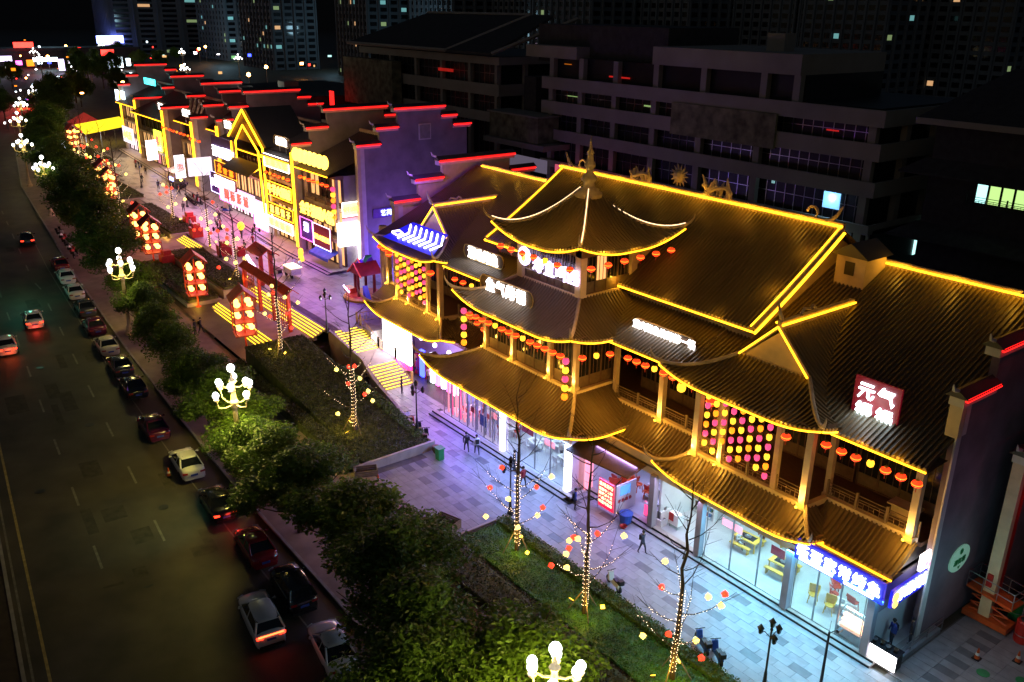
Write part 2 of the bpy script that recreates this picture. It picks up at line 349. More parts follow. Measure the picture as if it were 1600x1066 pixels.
def slope(parent, xa, xb, ye, yr, ze, zr_, w=.3, led='led', sag=.1, K=6, cut=None, tilem='tile', trim=True, ledr=.052, soff=1.2):
    D = yr - ye; mb = MB(); H = zr_ - ze; prof = lambda t: H * ((1 - sag) * t / D + sag * (t / D) ** 2)
    P, nr = roof(mb, (xa, ye), (1, 0), (0, 1), xb - xa, prof, cut or (lambda s: D), 0, 4, (0, 0), w, K, D, ze)
    mb.build('roof_tiles', tilem, parent, kind='stuff')
    if trim: eave_trim(P, xb - xa, nr, (0, 1), parent, led, ledr=ledr, soff=soff)
    return P
def back_slope(parent, xa, xb, yr, yb, zr_, zb, tilem='tile'):
    MB().quad((xa, yr, zr_), (xb, yr, zr_), (xb, yb, zb), (xa, yb, zb), 0, [(0, 0), (xb - xa, 0), (xb - xa, yb - yr), (0, yb - yr)]).build('back_roof', tilem, parent)
def ridge(parent, a, b, led='led', r=.16, h=.45, ledr=.065, side=(0, -1, 0)):
    a = Vector(a); b = Vector(b); d = (b - a).normalized(); s_ = Vector((-d.y, d.x, 0)).normalized() * r
    MB().prism([a + s_ - Vector((0, 0, .1)), a - s_ - Vector((0, 0, .1)), a - s_ + Vector((0, 0, h)), a + s_ + Vector((0, 0, h))], b - a).build('ridge_wall', 'ridge', parent)
    if led:
        o = Vector(side) * (r + .08)
        MB().tube([a + o + Vector((0, 0, h * .55)), b + o + Vector((0, 0, h * .55))], ledr, 5).build('led_strip', led, parent)
sag = lambda H, g: (lambda t: H * ((1 - g) * t + g * t * t))

# ---------------------------------------------------------------- the tea-house hall (main building)
HALL = thing('tiled_hall', 'long two-storey tiled hall edged in yellow light, a pagoda tower at its centre', 'building', (-48, 46, 0))
H_ = HALL
# plinth, floor slab, steps
MB().box(-60.8, 40.9, 0, -19.2, 52, .3).build('floor_slab', 'floor', H_)
MB().box(-60.6, 38.9, 0, -43.2, 40.9, .3).build('floor_slab', 'floor', H_)
for z, o in ((0, .75), (.15, .38)):
    s_ = MB(); s_.box(-61.2, 38.9 - o, z, -42.9 + o, 38.9, z + .15).box(-42.9, 38.9 - o + .3 if z else 38.9 - o, z, -42.9 + o, 40.9 - o, z + .15).box(-42.9, 40.9 - o, z, -19.2, 40.9, z + .15)
    s_.build('step', 'granite' if z else 'conc', H_)
    e_ = MB(); e_.box(-61.2, 38.86 - o, z + .02, -42.9 + o, 38.9 - o, z + .13); e_.box(-42.9 + o, 40.86 - o, z + .02, -19.2, 40.9 - o, z + .13); e_.build('step_riser', 'black', H_)
# ground floor shell
MB().box(-60.6, 50.4, .3, -19.6, 50.7, 6.3).build('back_wall', 'shopw', H_)
MB().box(-60.6, 40.7, 4.6, -19.8, 50.4, 4.75).build('ceiling', 'shopw', H_)
MB().box(-60.6, 39.2, 4.6, -43.6, 40.7, 4.75).build('ceiling', 'shopw', H_)
for x in (-60.5, -43.45, -36.2, -19.9): MB().box(x - .1, 41.2, .3, x + .1, 50.4, 4.6).build('partition_wall', 'shopw', H_)
MB().box(-43.55, 39.1, .3, -43.35, 41.1, 4.6).build('partition_wall', 'shopw', H_)
MB().box(-20.0, 40.7, 3.0, -19.7, 50.7, 4.75).build('side_wall', 'grey', H_)
MB().box(-60.7, 38.95, 4.1, -43.3, 39.2, 5.3).build('shop_header', 'cream', H_)
MB().box(-43.3, 40.7, 4.1, -19.7, 40.9, 5.3).build('shop_header', 'cream', H_)
# lit corner pilasters and posts
for x, y, m_ in ((-43.42, 39.0, 'pill'), (-51.4, 39.0, 'pillv')): MB().cbox(x, y, .3, .42, .42, 3.8).build('lit_pillar', m_, H_)
for x, y in ((-32.0, 40.55), (-25.15, 40.55), (-19.9, 40.75), (-36.3, 40.6)): MB().cbox(x, y, .3, .45, .45, 4).build('pillar', 'grey', H_)
def glazing(x0, x1, y, z0, z1, n, parent, fr='steel'):
    w = (x1 - x0) / n
    for i in range(n):
        a = x0 + i * w
        g = MB().box(a + .05, y - .01, z0 + .05, a + w - .05, y + .01, z1 - .05).build('shop_window', 'glass', parent)
        f = MB().box(a, y - .03, z0, a + .05, y + .03, z1).box(a + w - .05, y - .03, z0, a + w, y + .03, z1).box(a + .05, y - .03, z1 - .05, a + w - .05, y + .03, z1).box(a + .05, y - .03, z0, a + w - .05, y + .03, z0 + .05).build('window_frame', fr, g)
glazing(-60.2, -51.7, 39.1, .3, 4.1, 7, H_); glazing(-51.1, -43.7, 39.1, .3, 4.1, 4, H_)
glazing(-31.7, -25.4, 40.8, .3, 4.1, 3, H_); glazing(-24.9, -20.3, 40.8, .3, 4.1, 3, H_)
# --- lower skirt roofs
skirt(H_, -60.5, -41.1, 36.9, 44.0, -56.0, -44.7, 40.6, 5.45, sag(2.0, .45), .85, 4)
skirt(H_, -36.3, -24.0, 40.2, 43.0, -34.3, -25.6, 42.0, 5.0, sag(1.45, .4), .6, 3)
skirt(H_, -77.5, -63.4, 40.9, 43.6, -74.3, -66.2, 42.8, 5.1, sag(1.5, .4), .8, 3.5)
slope(H_, -44.4, -34.2, 41.7, 43.8, 5.0, 6.35, led=None, sag=.35, K=5); slope(H_, -25.8, -19.6, 41.7, 43.9, 5.0, 6.35, sag=.35, K=5)
slope(H_, -67.0, -56.2, 42.4, 44.6, 5.2, 6.45, led=None, sag=.35, K=5); slope(H_, -79.8, -73.6, 42.9, 44.9, 5.4, 6.6, led=None, sag=.35, K=5)
# first-floor slab, stone beam and tower box
MB().box(-79.6, 44.9, 6.0, -60, 52, 6.25).box(-74.2, 43.0, 6.0, -66.3, 44.9, 6.25).box(-60, 44.3, 6.0, -19.6, 52, 6.25).box(-34.3, 42.2, 6.0, -25.7, 44.3, 6.25).build('upper_floor', 'wood', H_)
def beam(pts, z0, z1, th, nm='stone_beam', mt='beam'):
    for a, b in zip(pts, pts[1:]):
        a = Vector((*a, 0)); b = Vector((*b, 0)); d = (b - a).normalized(); q = Vector((-d.y, d.x, 0)) * th / 2
        mb = MB(); mb.prism([a - q + Vector((0, 0, z0)), a + q + Vector((0, 0, z0)), a + q + Vector((0, 0, z1)), a - q + Vector((0, 0, z1))], (b - a)); mb.build(nm, mt, H_)
RW = [(-43.9, 43.95), (-34.45, 43.95), (-34.3, 42.05), (-25.7, 42.05), (-25.55, 44.05), (-19.8, 44.1)]
LW = [(-79.4, 44.95), (-74.4, 44.95), (-74.2, 42.9), (-66.3, 42.9), (-66.1, 44.75), (-60.0, 44.7)]
beam(RW, 6.25, 6.62, .34); beam(LW, 6.35, 6.72, .34)
beam([(-56.1, 40.55), (-44.6, 40.55), (-44.6, 44.2)], 7.35, 7.6, .3, 'sill_beam', 'cream'); beam([(-56.1, 44.2), (-56.15, 40.7)], 7.35, 7.6, .3, 'sill_beam', 'cream')
# railings
def railing(a, b, z, parent, n=None, mt='rail', h=.95):
    a = Vector((*a, z)); b = Vector((*b, z)); L = (b - a).length; d = (b - a) / L; n = n or max(1, round(L / 2.2))
    for i in range(n):
        p = a + d * (L * i / n + .12); q = a + d * (L * (i + 1) / n - .12); w = (q - p).length
        mb = MB()
        for zz in (.12, .5, .66, h - .06): mb.tube([p + Vector((0, 0, zz)), q + Vector((0, 0, zz))], .03, 4)
        k = max(3, int(w / .28))
        for j in range(k + 1):
            r_ = p + d * (w * j / k); mb.tube([r_ + Vector((0, 0, .12)), r_ + Vector((0, 0, .5 if j % 2 else .66))], .018, 4)
            if j < k and j % 2 == 0:
                mb.tube([r_ + Vector((0, 0, .3)) , r_ + d * (w / k) + Vector((0, 0, .3))], .018, 4)
        mb.build('railing_panel', mt, parent)
    for i in range(n + 1):
        r_ = a + d * (L * i / n); MB().cbox(r_.x, r_.y, z, .13, .13, h + .1).build('railing_post', mt, parent)
for pts, z in ((RW, 6.62), (LW, 6.72)):
    for a, b in zip(pts, pts[1:]):
        if abs(a[0] - b[0]) > 1: railing(a, b, z, H_)
# columns with uplights
ups = []
def column(x, y, z0, z1, w=.42, lit=True):
    c = MB().cbox(x, y, z0, w, w, z1 - z0); c.build('column', 'pillar', H_)
    b = MB().cbox(x, y, z0, w + .12, w + .12, .35); b.build('column_base', 'beam', H_)
    if lit:
        ups.append((x, y)); sx, sy = x - .16, y - w / 2 - .22
        u = MB().lathe([(.05, 0), (.07, .03), (.07, .09), (.04, .1)], 8, (sx, sy, z0 + .1)); u.build('uplight', 'spoty', H_)
        lamp('SPOT', (sx, sy - .05, z0 + .26), 300, (1, .66, .24), .05, (.06, .13, 1), spot=80, blend=.9)
        lamp('POINT', (x, y - .8, z0 + .75), 110 if z0 < 7 else 60, (1, .47, .05), .12)  # extra point light added to spread the uplight's glow over the roof
for x, y in ((-39.1, 43.85), (-34.2, 42.0), (-25.8, 42.0), (-20.1, 43.9)): column(x, y, 6.3, 11.8)
for x, y in ((-32.2, 42.1), (-28.0, 42.1)): column(x, y, 6.3, 12.2, .34, x < -30)
for x, y in ((-74.1, 42.9), (-66.4, 42.9), (-79.3, 44.9)): column(x, y, 6.4, 12, .45)
for x, y in ((-72.0, 42.95), (-68.6, 42.95)): column(x, y, 6.4, 12.3, .34)
for x, y in ((-44.75, 40.6), (-47.6, 40.55), (-52.2, 40.55), (-55.9, 40.6)): column(x, y, 7.5, 12, .36)
for x, y in ((-43.95, 44.0), (-34.2, 44.3), (-25.7, 44.3), (-61.9, 44.7)): column(x, y, 6.3, 12, .34, False)
# upper-floor walls: timber panels with windows
def timber_wall(x0, x1, y, z0, z1, n, parent, axis='x', lit=()):
    w = (x1 - x0) / n
    for i in range(n):
        a = x0 + i * w; b = a + w
        box = (lambda mb, p0, q0, p1, q1, dy=0, th=.06: mb.box(p0, y - th / 2 + dy, q0, p1, y + th / 2 + dy, q1)) if axis == 'x' else (lambda mb, p0, q0, p1, q1, dy=0, th=.06: mb.box(y - th / 2 + dy, p0, q0, y + th / 2 + dy, p1, q1))
        f = MB(); box(f, a, z0, a + .07, z1, 0, .14); box(f, b - .07, z0, b, z1, 0, .14); box(f, a + .07, z1 - .12, b - .07, z1, 0, .14); box(f, a + .07, z0, b - .07, z0 + .1, 0, .14)
        for k in (1, 2): box(f, a + w * k / 3 - .02, z0 + .9, a + w * k / 3 + .02, z1 - .12, 0, .1)
        fr = f.build('window_frame', 'wood', parent)
        g = MB(); box(g, a + .07, z0 + .9, b - .07, z1 - .12, 0, .03); g.build('window_pane', lit[i] if i < len(lit) and lit[i] else 'wglass', fr)
        q = MB(); box(q, a + .07, z0 + .1, b - .07, z0 + .9, 0, .06); q.build('lower_panel', 'panel', fr)
MB().box(-79.3, 48.0, 6.25, -56, 48.3, 14).box(-44.7, 47.5, 6.25, -19.7, 47.8, 13.8).build('rear_wall', 'panel', H_)
timber_wall(-44.4, -34.4, 47.3, 6.3, 11.2, 7, H_); timber_wall(-34.2, -25.8, 47.3, 6.3, 11.2, 6, H_); timber_wall(-25.6, -20, 47.3, 6.3, 11.2, 4, H_)
timber_wall(-79, -66, 47.8, 6.4, 11.4, 8, H_)
timber_wall(-55.7, -44.95, 40.75, 7.6, 11.9, 9, H_); timber_wall(40.8, 44.3, -44.8, 7.6, 11.9, 3, H_, 'y'); timber_wall(40.8, 44.3, -55.95, 7.6, 11.9, 3, H_, 'y')
# balcony furniture: low tables behind the rail
# --- upper eaves and wing slopes
skirt(H_, -56.7, -42.3, 37.8, 45.8, -52.5, -45.6, 41.5, 12.15, sag(2.3, .45), .8, 4)
zb = lambda tau: 4.1 * (.15 * tau + .85 * tau * tau)
def dormer(x0, x1, yf, xg0, xg1, yg, xc, zr0, yr_end, ze, prof_top, blue=False):
    dl = xc - x0
    pr = sag(prof_top, .8); k = (xg0 - x0) / dl
    tau0 = (xg0 - x0) / dl
    # front skirt up to the gable
    D = yg - yf; mb = MB(); Lx = x1 - x0
    P, nr = roof(mb, (x0, yf), (1, 0), (0, 1), Lx, lambda t: pr(t / D * tau0), lambda s: max(0, min(D, s * D / (xg0 - x0), (Lx - s) * D / (x1 - xg1))), .65, 3.5, (1, 1), .3, 6, D, ze)
    mb.build('roof_tiles', 'tile', H_, kind='stuff'); eave_trim(P, Lx, nr, (0, 1), H_)
    for sg in (-1, 1):
        mb = MB(); Ls = yr_end - yf; tm = lambda s: max(0, min(dl, s * (xg0 - x0) / D if s < D else dl))
        if sg < 0: P2, n2 = roof(mb, (x1, yf), (0, 1), (-1, 0), Ls, lambda t: pr(t / dl), tm, .65, 3.5, (1, 0), .3, 7, D, ze)
        else: P2, n2 = roof(mb, (x0, yr_end), (0, -1), (1, 0), Ls, lambda t: pr(t / dl), lambda s: tm(Ls - s), .65, 3.5, (0, 1), .3, 7, D, ze)
        mb.build('roof_tiles', 'tile', H_, kind='stuff')
        Ls2 = 1.6
        if sg < 0: eave_trim(lambda s: P2(s), Ls2, 5, (-1, 0), H_)
        else: eave_trim(lambda s: P2(Ls - Ls2 + s), Ls2, 5, (1, 0), H_)
        cx = x1 if sg < 0 else x0; gx = xg1 if sg < 0 else xg0
        hip(H_, lambda u: Vector((gx + (cx - gx) * u, yg + (yf - yg) * u, ze + pr(tau0 * (1 - u)) + .65 * max(0, 1 - abs(gx - cx) * (1 - u) / 3.5) ** 2 * u ** 1.5)))
    # gable
    zg = ze + pr(tau0)
    MB().prism([(xg0, yg + .1, zg), (xg1, yg + .1, zg), (xc, yg + .1, zr0 - .3)], (0, .2, 0)).build('gable_wall', 'cream', H_)
    MB().box(xg0, yg - .02, zg - .05, xg1, yg + .25, zg + .12).build('gable_sill', 'ridge', H_)
    for gx in (xg0, xg1):
        a = Vector((gx, yg - .05, zg + .1)); b = Vector((xc, yg - .05, zr0 + .1))
        MB().tube([a, b], .13, 4).build('verge_ridge', 'ridge', H_); MB().tube([a + Vector((0, -.16, 0)), b + Vector((0, -.16, 0))], .06, 5).build('led_strip', 'led', H_)
    ridge(H_, (xc, yg - .1, zr0), (xc, yr_end, zr0), side=(1, 0, 0)); MB().tube([(xc - .24, yg - .1, zr0 + .3), (xc - .24, yr_end, zr0 + .3)], .07, 5).build('led_strip', 'led', H_)
dormer(-36.3, -24.2, 40.2, -32.9, -27.8, 44.0, -30.25, 16.0, 51.6, 12.0, 4.0)
dormer(-76.2, -65.2, 41.5, -73.2, -68.4, 45.2, -70.7, 16.1, 52.6, 12.15, 3.95)
slope(H_, -45.7, -36.0, 41.7, 55.7, 12.0, 18, soff=2.2); slope(H_, -24.5, -18.9, 41.7, 55.7, 12.0, 18, soff=2.2)
slope(H_, -36.0, -24.5, 42.3, 55.7, 12.1, 18, trim=False)
slope(H_, -65.5, -52.6, 42.7, 55.7, 12.1, 18, soff=2.2); slope(H_, -78.6, -75.9, 42.9, 55.7, 12.15, 18, soff=2); slope(H_, -75.9, -65.5, 43.4, 55.7, 12.2, 18, trim=False)
back_slope(H_, -79, -18.9, 55.7, 64, 18, 13)
ridge(H_, (-77.4, 55.7, 17.95), (-63.8, 55.7, 17.95)); ridge(H_, (-31.6, 55.7, 17.95), (-19.2, 55.7, 17.95))
MB().box(-79.3, 63.7, 0, -19.2, 64, 13.2).build('rear_wall', 'grey', H_); MB().box(-79.3, 48.3, 3, -79, 63.7, 13).build('side_wall', 'grey', H_)
# --- high central roof
MX0, MX1 = -62.6, -33.1
MB().box(MX0 + .8, 46.2, 13.0, MX1 - .8, 46.4, 14.9).build('clerestory_wall', 'cream', H_)
for x in (MX0 + .7, MX1 - .9): MB().prism([(x, 46.3, 13), (x, 62, 13), (x, 62, 15), (x, 54, 19.9), (x, 46.3, 15)], (.2, 0, 0)).build('gable_wall', 'cream', H_)
slope(H_, MX0, MX1, 45.3, 54, 14.75, 20.2, sag=.12, K=8, ledr=.065)
back_slope(H_, MX0, MX1, 54, 62.7, 20.2, 14.75)
ridge(H_, (MX0, 54, 20.15), (MX1, 54, 20.15), ledr=.085)
for x, s_ in ((MX1, 1), (MX0, -1)):
    pr_ = [Vector((x - s_ * .05, 45.3 + 8.7 * i / 8, 14.85 + 5.4 * (.88 * i / 8 + .12 * (i / 8) ** 2))) for i in range(9)]
    MB().tube(pr_, .16, 5).build('verge_ridge', 'ridge', H_)
    MB().tube([p + Vector((-s_ * .2, 0, .1)) for p in pr_], .06, 5).build('led_strip', 'led', H_)
    MB().tube([p + Vector((s_ * .16, 0, -.3)) for p in pr_], .1, 5).build('led_strip', 'led', H_)
for q in ((-56, 44.6, 16.4), (-38, 44.6, 15.6)): pass
def glow_line(a, b, n, e=22):  # unseen point lights added to carry the LED glow onto the tiles
    for i in range(n):
        u = (i + .5) / n; lamp('POINT', tuple(a[k] + (b[k] - a[k]) * u for k in range(3)), e * 1.25, (1, .48, .035), .12)
glow_line((MX0 + 1, 53.1, 20.75), (MX1 - 1, 53.1, 20.75), 6, 30); glow_line((MX0 + 1, 44.9, 15.2), (MX1 - .5, 44.9, 15.2), 6, 26); glow_line((-34.0, 46.5, 16.2), (-34.0, 53, 20.4), 2, 26); glow_line((-31.4, 55.0, 18.6), (-20, 55.0, 18.6), 3, 30); glow_line((-77, 55, 18.6), (-65, 55, 18.6), 3, 30)
glow_line((-59.5, 36.7, 5.7), (-42, 36.7, 5.7), 5, 26); glow_line((-35.5, 39.9, 5.3), (-24.8, 39.9, 5.3), 4, 26); glow_line((-35.5, 39.9, 12.3), (-25, 39.9, 12.3), 3, 24); glow_line((-55.6, 37.5, 12.4), (-43.2, 37.5, 12.4), 4, 24); glow_line((-23.6, 41.4, 12.3), (-19.3, 41.4, 12.3), 2, 22); glow_line((-52, 38.8, 18.3), (-44, 38.8, 18.3), 3, 22); glow_line((-42.9, 40, 18.3), (-42.9, 48.5, 18.5), 3, 22); glow_line((-76.5, 40.6, 5.5), (-64.5, 40.6, 5.5), 3, 22); glow_line((-75, 41.2, 12.5), (-66, 41.2, 12.5), 2, 18)
# little lookout box beside the high roof
MB().cbox(-31.6, 54.2, 16.2, 2.2, 2.4, 2.6).build('roof_turret', 'cream', H_)
MB().prism([(-33, 52.7, 18.8), (-30.2, 52.7, 18.8), (-31.6, 52.7, 19.7)], (0, 3, 0)).build('turret_roof', 'tileb', H_)
MB().box(-32.0, 52.95, 17.5, -31.3, 53.02, 18.4).build('turret_opening', 'black', H_)
# ridge ornaments
def blobs(pts, m, parent, nm):
    mb = MB()
    for p in pts: mb.ball(p[:3], p[3], 7, 5, p[4] if len(p) > 4 else 1)
    mb.build(nm, m, parent)
def dragon(x, y, z, s=1, seed=0):
    r = random.Random(seed); mb = MB()
    for i in range(7):
        bx = x - 1.1 * s + i * .36 * s; h = (.9 + .5 * r.random()) * s
        mb.tube([(bx, y, z), (bx + .2 * s * r.uniform(-1, 1), y - .05, z + h * .5), (bx + .35 * s * r.uniform(-1, 1), y, z + h)], [.2 * s, .17 * s, .04], 6)
    mb.tube([(x + math.cos(a) * 1.2 * s, y - .12, z + .35 * s + abs(sin(a * 1.5)) * .4 * s) for a in [i * pi / 10 for i in range(11)]], .13 * s, 6)
    mb.build('ridge_ornament', 'ridge', H_)
def scroll(x, y, z, sg, s=1):
    MB().tube([(x + sg * (.1 + .9 * t) * s, y, z + (1.0 * t * t) * s) for t in [i / 8 for i in range(9)]] , [.2 * s * (1 - i / 11) for i in range(9)], 6).tube([(x - sg * (.9 * s + .35 * s * cos(a)), y, z + .35 * s + .35 * s * sin(a)) for a in [i * pi / 5 for i in range(9)]], .09 * s, 5).build('ridge_ornament', 'ridge', H_)
dragon(-52.4, 54, 20.5, 1, 1); dragon(-44.2, 54, 20.5, 1.15, 2)
mb = MB(); 
for k in range(14):
    a = 2 * pi * k / 14; mb.tube([(-48.2 + .45 * cos(a), 54, 21.6 + .45 * sin(a)), (-48.2 + .95 * cos(a), 54, 21.6 + .95 * sin(a))], [.12, .02], 4)
mb.ball((-48.2, 54, 21.6), .5, 10, 6).build('ridge_ornament', 'ridge', H_)
scroll(-34.6, 54, 20.5, 1, 1.2); scroll(-60.8, 54, 20.5, -1, 1.2); scroll(-31.4, 47.2, 16.3, -1, .0001)
for xc, y in ((-30.25, 45.6), (-70.7, 46.4)):
    MB().tube([(xc, y - 1.5 - .5 * sin(t * 1.5), 16.5 + 1.3 * t) for t in [i / 6 for i in range(7)]], [.16, .15, .13, .11, .09, .06, .03], 6).build('ridge_ornament', 'ridge', H_)
    MB().tube([(xc, y + .4 + .3 * i, 16.5 + .35 * abs(sin(i * 1.2))) for i in range(6)], .1, 5).build('ridge_ornament', 'ridge', H_)
# --- tower top storey
TX0, TX1, TYF, TYB = -52.4, -45.6, 41.5, 46.6
beam([(TX0, TYF), (TX1, TYF), (TX1, TYB)], 14.25, 14.5, .3, 'sill_beam', 'cream')
for x, y in ((TX1, TYF), (TX0, TYF), (TX1, TYB)): MB().cbox(x, y, 14.4, .6, .6, 3.7).build('corner_column', 'cream', H_)
MB().box(TX0 - .4, TYF - .3, 17.4, TX1 + .4, TYF - .1, 17.9).box(TX1 + .1, TYF - .1, 17.4, TX1 + .4, TYB + 1, 17.9).build('lintel', 'fascia', H_)
timber_wall(TX0 + .35, TX1 - .35, TYF + .05, 14.5, 17.4, 7, H_); timber_wall(TYF + .35, TYB - .35, TX1 - .05, 14.5, 17.4, 4, H_, 'y', (None, 'winy'))
MB().box(TX0, TYF + .2, 14.3, TX0 + .2, 49, 18).box(TX0, 48.8, 14.3, TX1, 49, 18).build('tower_wall', 'cream', H_); MB().box(TX1 - .3, TYB + .3, 14.3, TX1 - .1, 49, 18).build('tower_wall', 'cream', H_)
AX, AY = -48.2, 44.3
pt = lambda t: 3.35 * (.28 * t + .72 * t * t)
skirt(H_, -53.2, -43.2, 39.1, 49.5, AX - .45, AX + .45, AY - .45, 18.05, pt, .95, 4.5, tyb=AY + .45, hipled='ledp', K=9)
mb = MB(); P, nr = roof(mb, (-43.2, 49.5), (-1, 0), (0, -1), 10, lambda t: pt(t / 4.75), lambda s: max(0, min(4.75, s, 10 - s)), .95, 4.5, (1, 1), .3, 7, 4.75, 18.05)
mb.build('roof_tiles', 'tile', H_, kind='stuff')
for cx in (-43.2, -53.2):
    hip(H_, lambda u, cx=cx: Vector((AX + (cx - AX) * u, AY + (49.5 - AY) * u, 18.05 + pt(1 - u) + .95 * max(0, 1 - 5 * (1 - u) / 4.5) ** 2 * u ** 1.5)), led='ledp')
MB().lathe([(1.0, -.3), (1.05, 0), (.75, .12), (.8, .25), (.45, .4), (.42, .8), (.62, 1.0), (.5, 1.25), (.28, 1.5), (.28, 1.8), (.42, 1.95), (.42, 2.15), (.26, 2.35), (.2, 2.8), (.3, 2.9), (.14, 3.15), (.09, 3.5), (.02, 4.1)], 12, (AX, AY, 21.3)).build('finial', 'ridge', H_, smooth=True)
for x, y, z, e in ((-42.0, 38.3, 14.6, 60), (-54.6, 38.0, 14.4, 30), (-41.8, 40.4, 7.9, 120), (-45.2, 38.0, 8.8, 90), (-52, 38.4, 8.6, 60), (-43.6, 40.6, 21.0, 130), (-46.6, 38.8, 20.8, 110), (-36.8, 42.6, 8.2, 40)): lamp('POINT', (x, y, z), e * 1.5, (1, .47, .05), .15)  # unseen warm point lights added to brighten the tower roofs
# canopies and stall front between tower and right bay
MB().prism([(-43.0, 42.4, 5.0), (-37.2, 42.4, 5.0), (-37.2, 38.9, 4.1), (-43.0, 38.3, 4.05)], (0, 0, .08)).build('canvas_awning', 'brownc', H_)
MB().prism([(-61.6, 42.9, 5.0), (-56.5, 42.9, 5.0), (-57.5, 38.8, 4.7), (-62.2, 38.8, 4.7)], (0, 0, .08)).build('canvas_awning', 'violet', H_)
MB().box(-61.5, 40.9, 4.83, -58.5, 40.97, 4.88).build('led_strip', 'ledv', H_)
# --- end firewalls with stepped caps
def firewall(name, label, x, th, prof, zb, kink=None, front_mat='cream', wall_mat='greyb', side=1, parent=None, led='ledr', zk=None, rim=None):
    """prof: list of (y0,y1,ztop) front to back; wall plane x..x+th; one thing"""
    t = thing(name, label, 'wall', (x, prof[0][0], zb)) if parent is None else parent
    y0 = prof[0][0]; w = MB()
    for a, b, z in prof: w.box(x, a, zb, x + th, b, z - .5)
    w.build('gable_wall', wall_mat, t)
    for i, (a, b, z) in enumerate(prof):
        fwd = prof[i - 1][2] < z if i else True; back = prof[i + 1][2] < z if i < len(prof) - 1 else True
        a2 = a - (.55 if fwd else 0); b2 = b + (.55 if back else 0)
        MB().box(x - .18, a2, z - .5, x + th + .18, b2, z - .05).build('white_band', 'white', t)
        MB().prism([(x - .4, a2 - .1, z), (x + th + .4, a2 - .1, z), (x + th / 2, a2 - .1, z + .42)], (0, b2 - a2 + .2, 0)).build('coping_tiles', 'tileb', t)
        if led: MB().tube([(x + th + .3, a2, z - .05), (x + th + .3, b2, z - .05)], .11, 5).build('led_strip', led, t)
        ez = z + .4
        if fwd or i == 0: MB().tube([(x + th / 2, a2 - .1, ez), (x + th / 2, a2 - .55, ez + .15), (x + th / 2, a2 - .7, ez + .5)], [.13, .1, .03], 5).build('upturned_tip', 'white', t)
    # front pilaster
    z = prof[0][2]; MB().box(x - .12, y0 - .45, zk or zb, x + th + .12, y0, z - .5).build('pilaster', front_mat, t)
    MB().box(x + th, y0, zk or zb, x + th + .1, y0 + .55, z - .5).build('edge_band', rim or 'white', t)
    return t
fw1 = firewall('stepped_gable_wall', 'dark stepped gable wall with red-lit copings closing the right end of the tiled hall', -19.3, .45,
    [(44.4, 47.4, 15.5), (47.4, 50.8, 17.6), (50.8, 60.5, 19.8), (60.5, 64, 17.6)], 0, zk=13.2)
MB().box(-18.85, 44.0, 0, -18.75, 44.5, 15).build('edge_band', 'white', fw1)
fw2 = firewall('stepped_gable_wall', 'stepped gable wall closing the tiled hall’s left end, orange-lit copings, above the purple roof', -80.1, .45,
    [(46.4, 49.0, 15.1), (49.0, 52.0, 17.1), (52.0, 61, 18.8), (61, 64, 17)], 0, wall_mat='cream', led='ledr', zk=3)
# ---------------------------------------------------------------- ground, road, pavements
ZP = 2.7
def interp(pts, x):
    if x >= pts[0][0]: return pts[0][1]
    for (a, ya), (b, yb) in zip(pts, pts[1:]):
        if x >= b: return ya + (yb - ya) * (x - a) / (b - a)
    return pts[-1][1]
def zr(x): return min(ZP, max(0, (-45 - x) * .0265))
KP = [(10, 19.3), (-60, 19.3), (-90, 20.3), (-123, 22.3), (-155, 25), (-181, 27.3), (-220, 33.3), (-253, 40), (-285, 48.8), (-330, 62), (-420, 95), (-600, 170), (-900, 330)]
K = lambda x: interp(KP, x)
YL = lambda x: 4.0 - .0 + (-47 - x) * .085 if x > -110 else K(x) - 12.15
D1 = lambda x: 8.5 + (-50 - x) * .072 if x > -115 else K(x) - 8.6
D2 = lambda x: 12.6 + (-50 - x) * .075 if x > -115 else K(x) - 4.6
XS = [12, -10, -25, -40, -52, -64, -76, -88, -99, -110, -115, -123, -132, -140, -148, -155, -168, -181, -200, -220, -236, -253, -270, -285, -307, -330, -375, -420, -510, -600, -750, -900]
PF = [(12, 39), (-79, 38), (-100, 37.6), (-117, 38.6), (-125, 39.5), (-150, 40.6), (-175, 43), (-200, 46.5), (-230, 50.5), (-260, 58)]
def strip(fa, fb, z, xs=XS, th=0):
    mb = MB(); 
    vs = []; 
    for x in xs: vs += [(x, fa(x), z(x)), (x, fb(x), z(x))]
    mb.add(vs, [(2 * i, 2 * i + 2, 2 * i + 3, 2 * i + 1) for i in range(len(xs) - 1)]); return mb
g = MB(); xs2 = [400, 100] + XS + [-1400]
for y0, y1 in ((-900, 16), (16, 28.7)):
    vs = []
    for x in xs2: vs += [(x, y0, zr(x) - .2), (x, y1, zr(x) - .2)]
    g.add(vs, [(2 * i, 2 * i + 2, 2 * i + 3, 2 * i + 1) for i in range(len(xs2) - 1)])
g.add([(400, 28.7, -.2), (400, 1500, -.2), (-79, 28.7, -.2), (-79, 1500, -.2), (-79.02, 28.7, 1.2), (-79.02, 1500, 1.2), (-150, 28.7, 2.5), (-150, 1500, 2.5), (-1400, 28.7, 2.5), (-1400, 1500, 2.5)], [(2 * i, 2 * i + 2, 2 * i + 3, 2 * i + 1) for i in range(4)])
g.build('ground', 'asphalt', kind='structure')
strip(lambda x: YL(x) - 1.0, K, lambda x: zr(x) - .13).build('road', 'asphalt', kind='structure')
strip(lambda x: YL(x) - 20, lambda x: YL(x) - 6, lambda x: zr(x) - .13).build('road', 'asphalt', kind='structure')
strip(lambda x: YL(x), lambda x: YL(x) + .16, lambda x: zr(x) - .122).build('yellow_edge_line', 'ypaint', kind='structure')
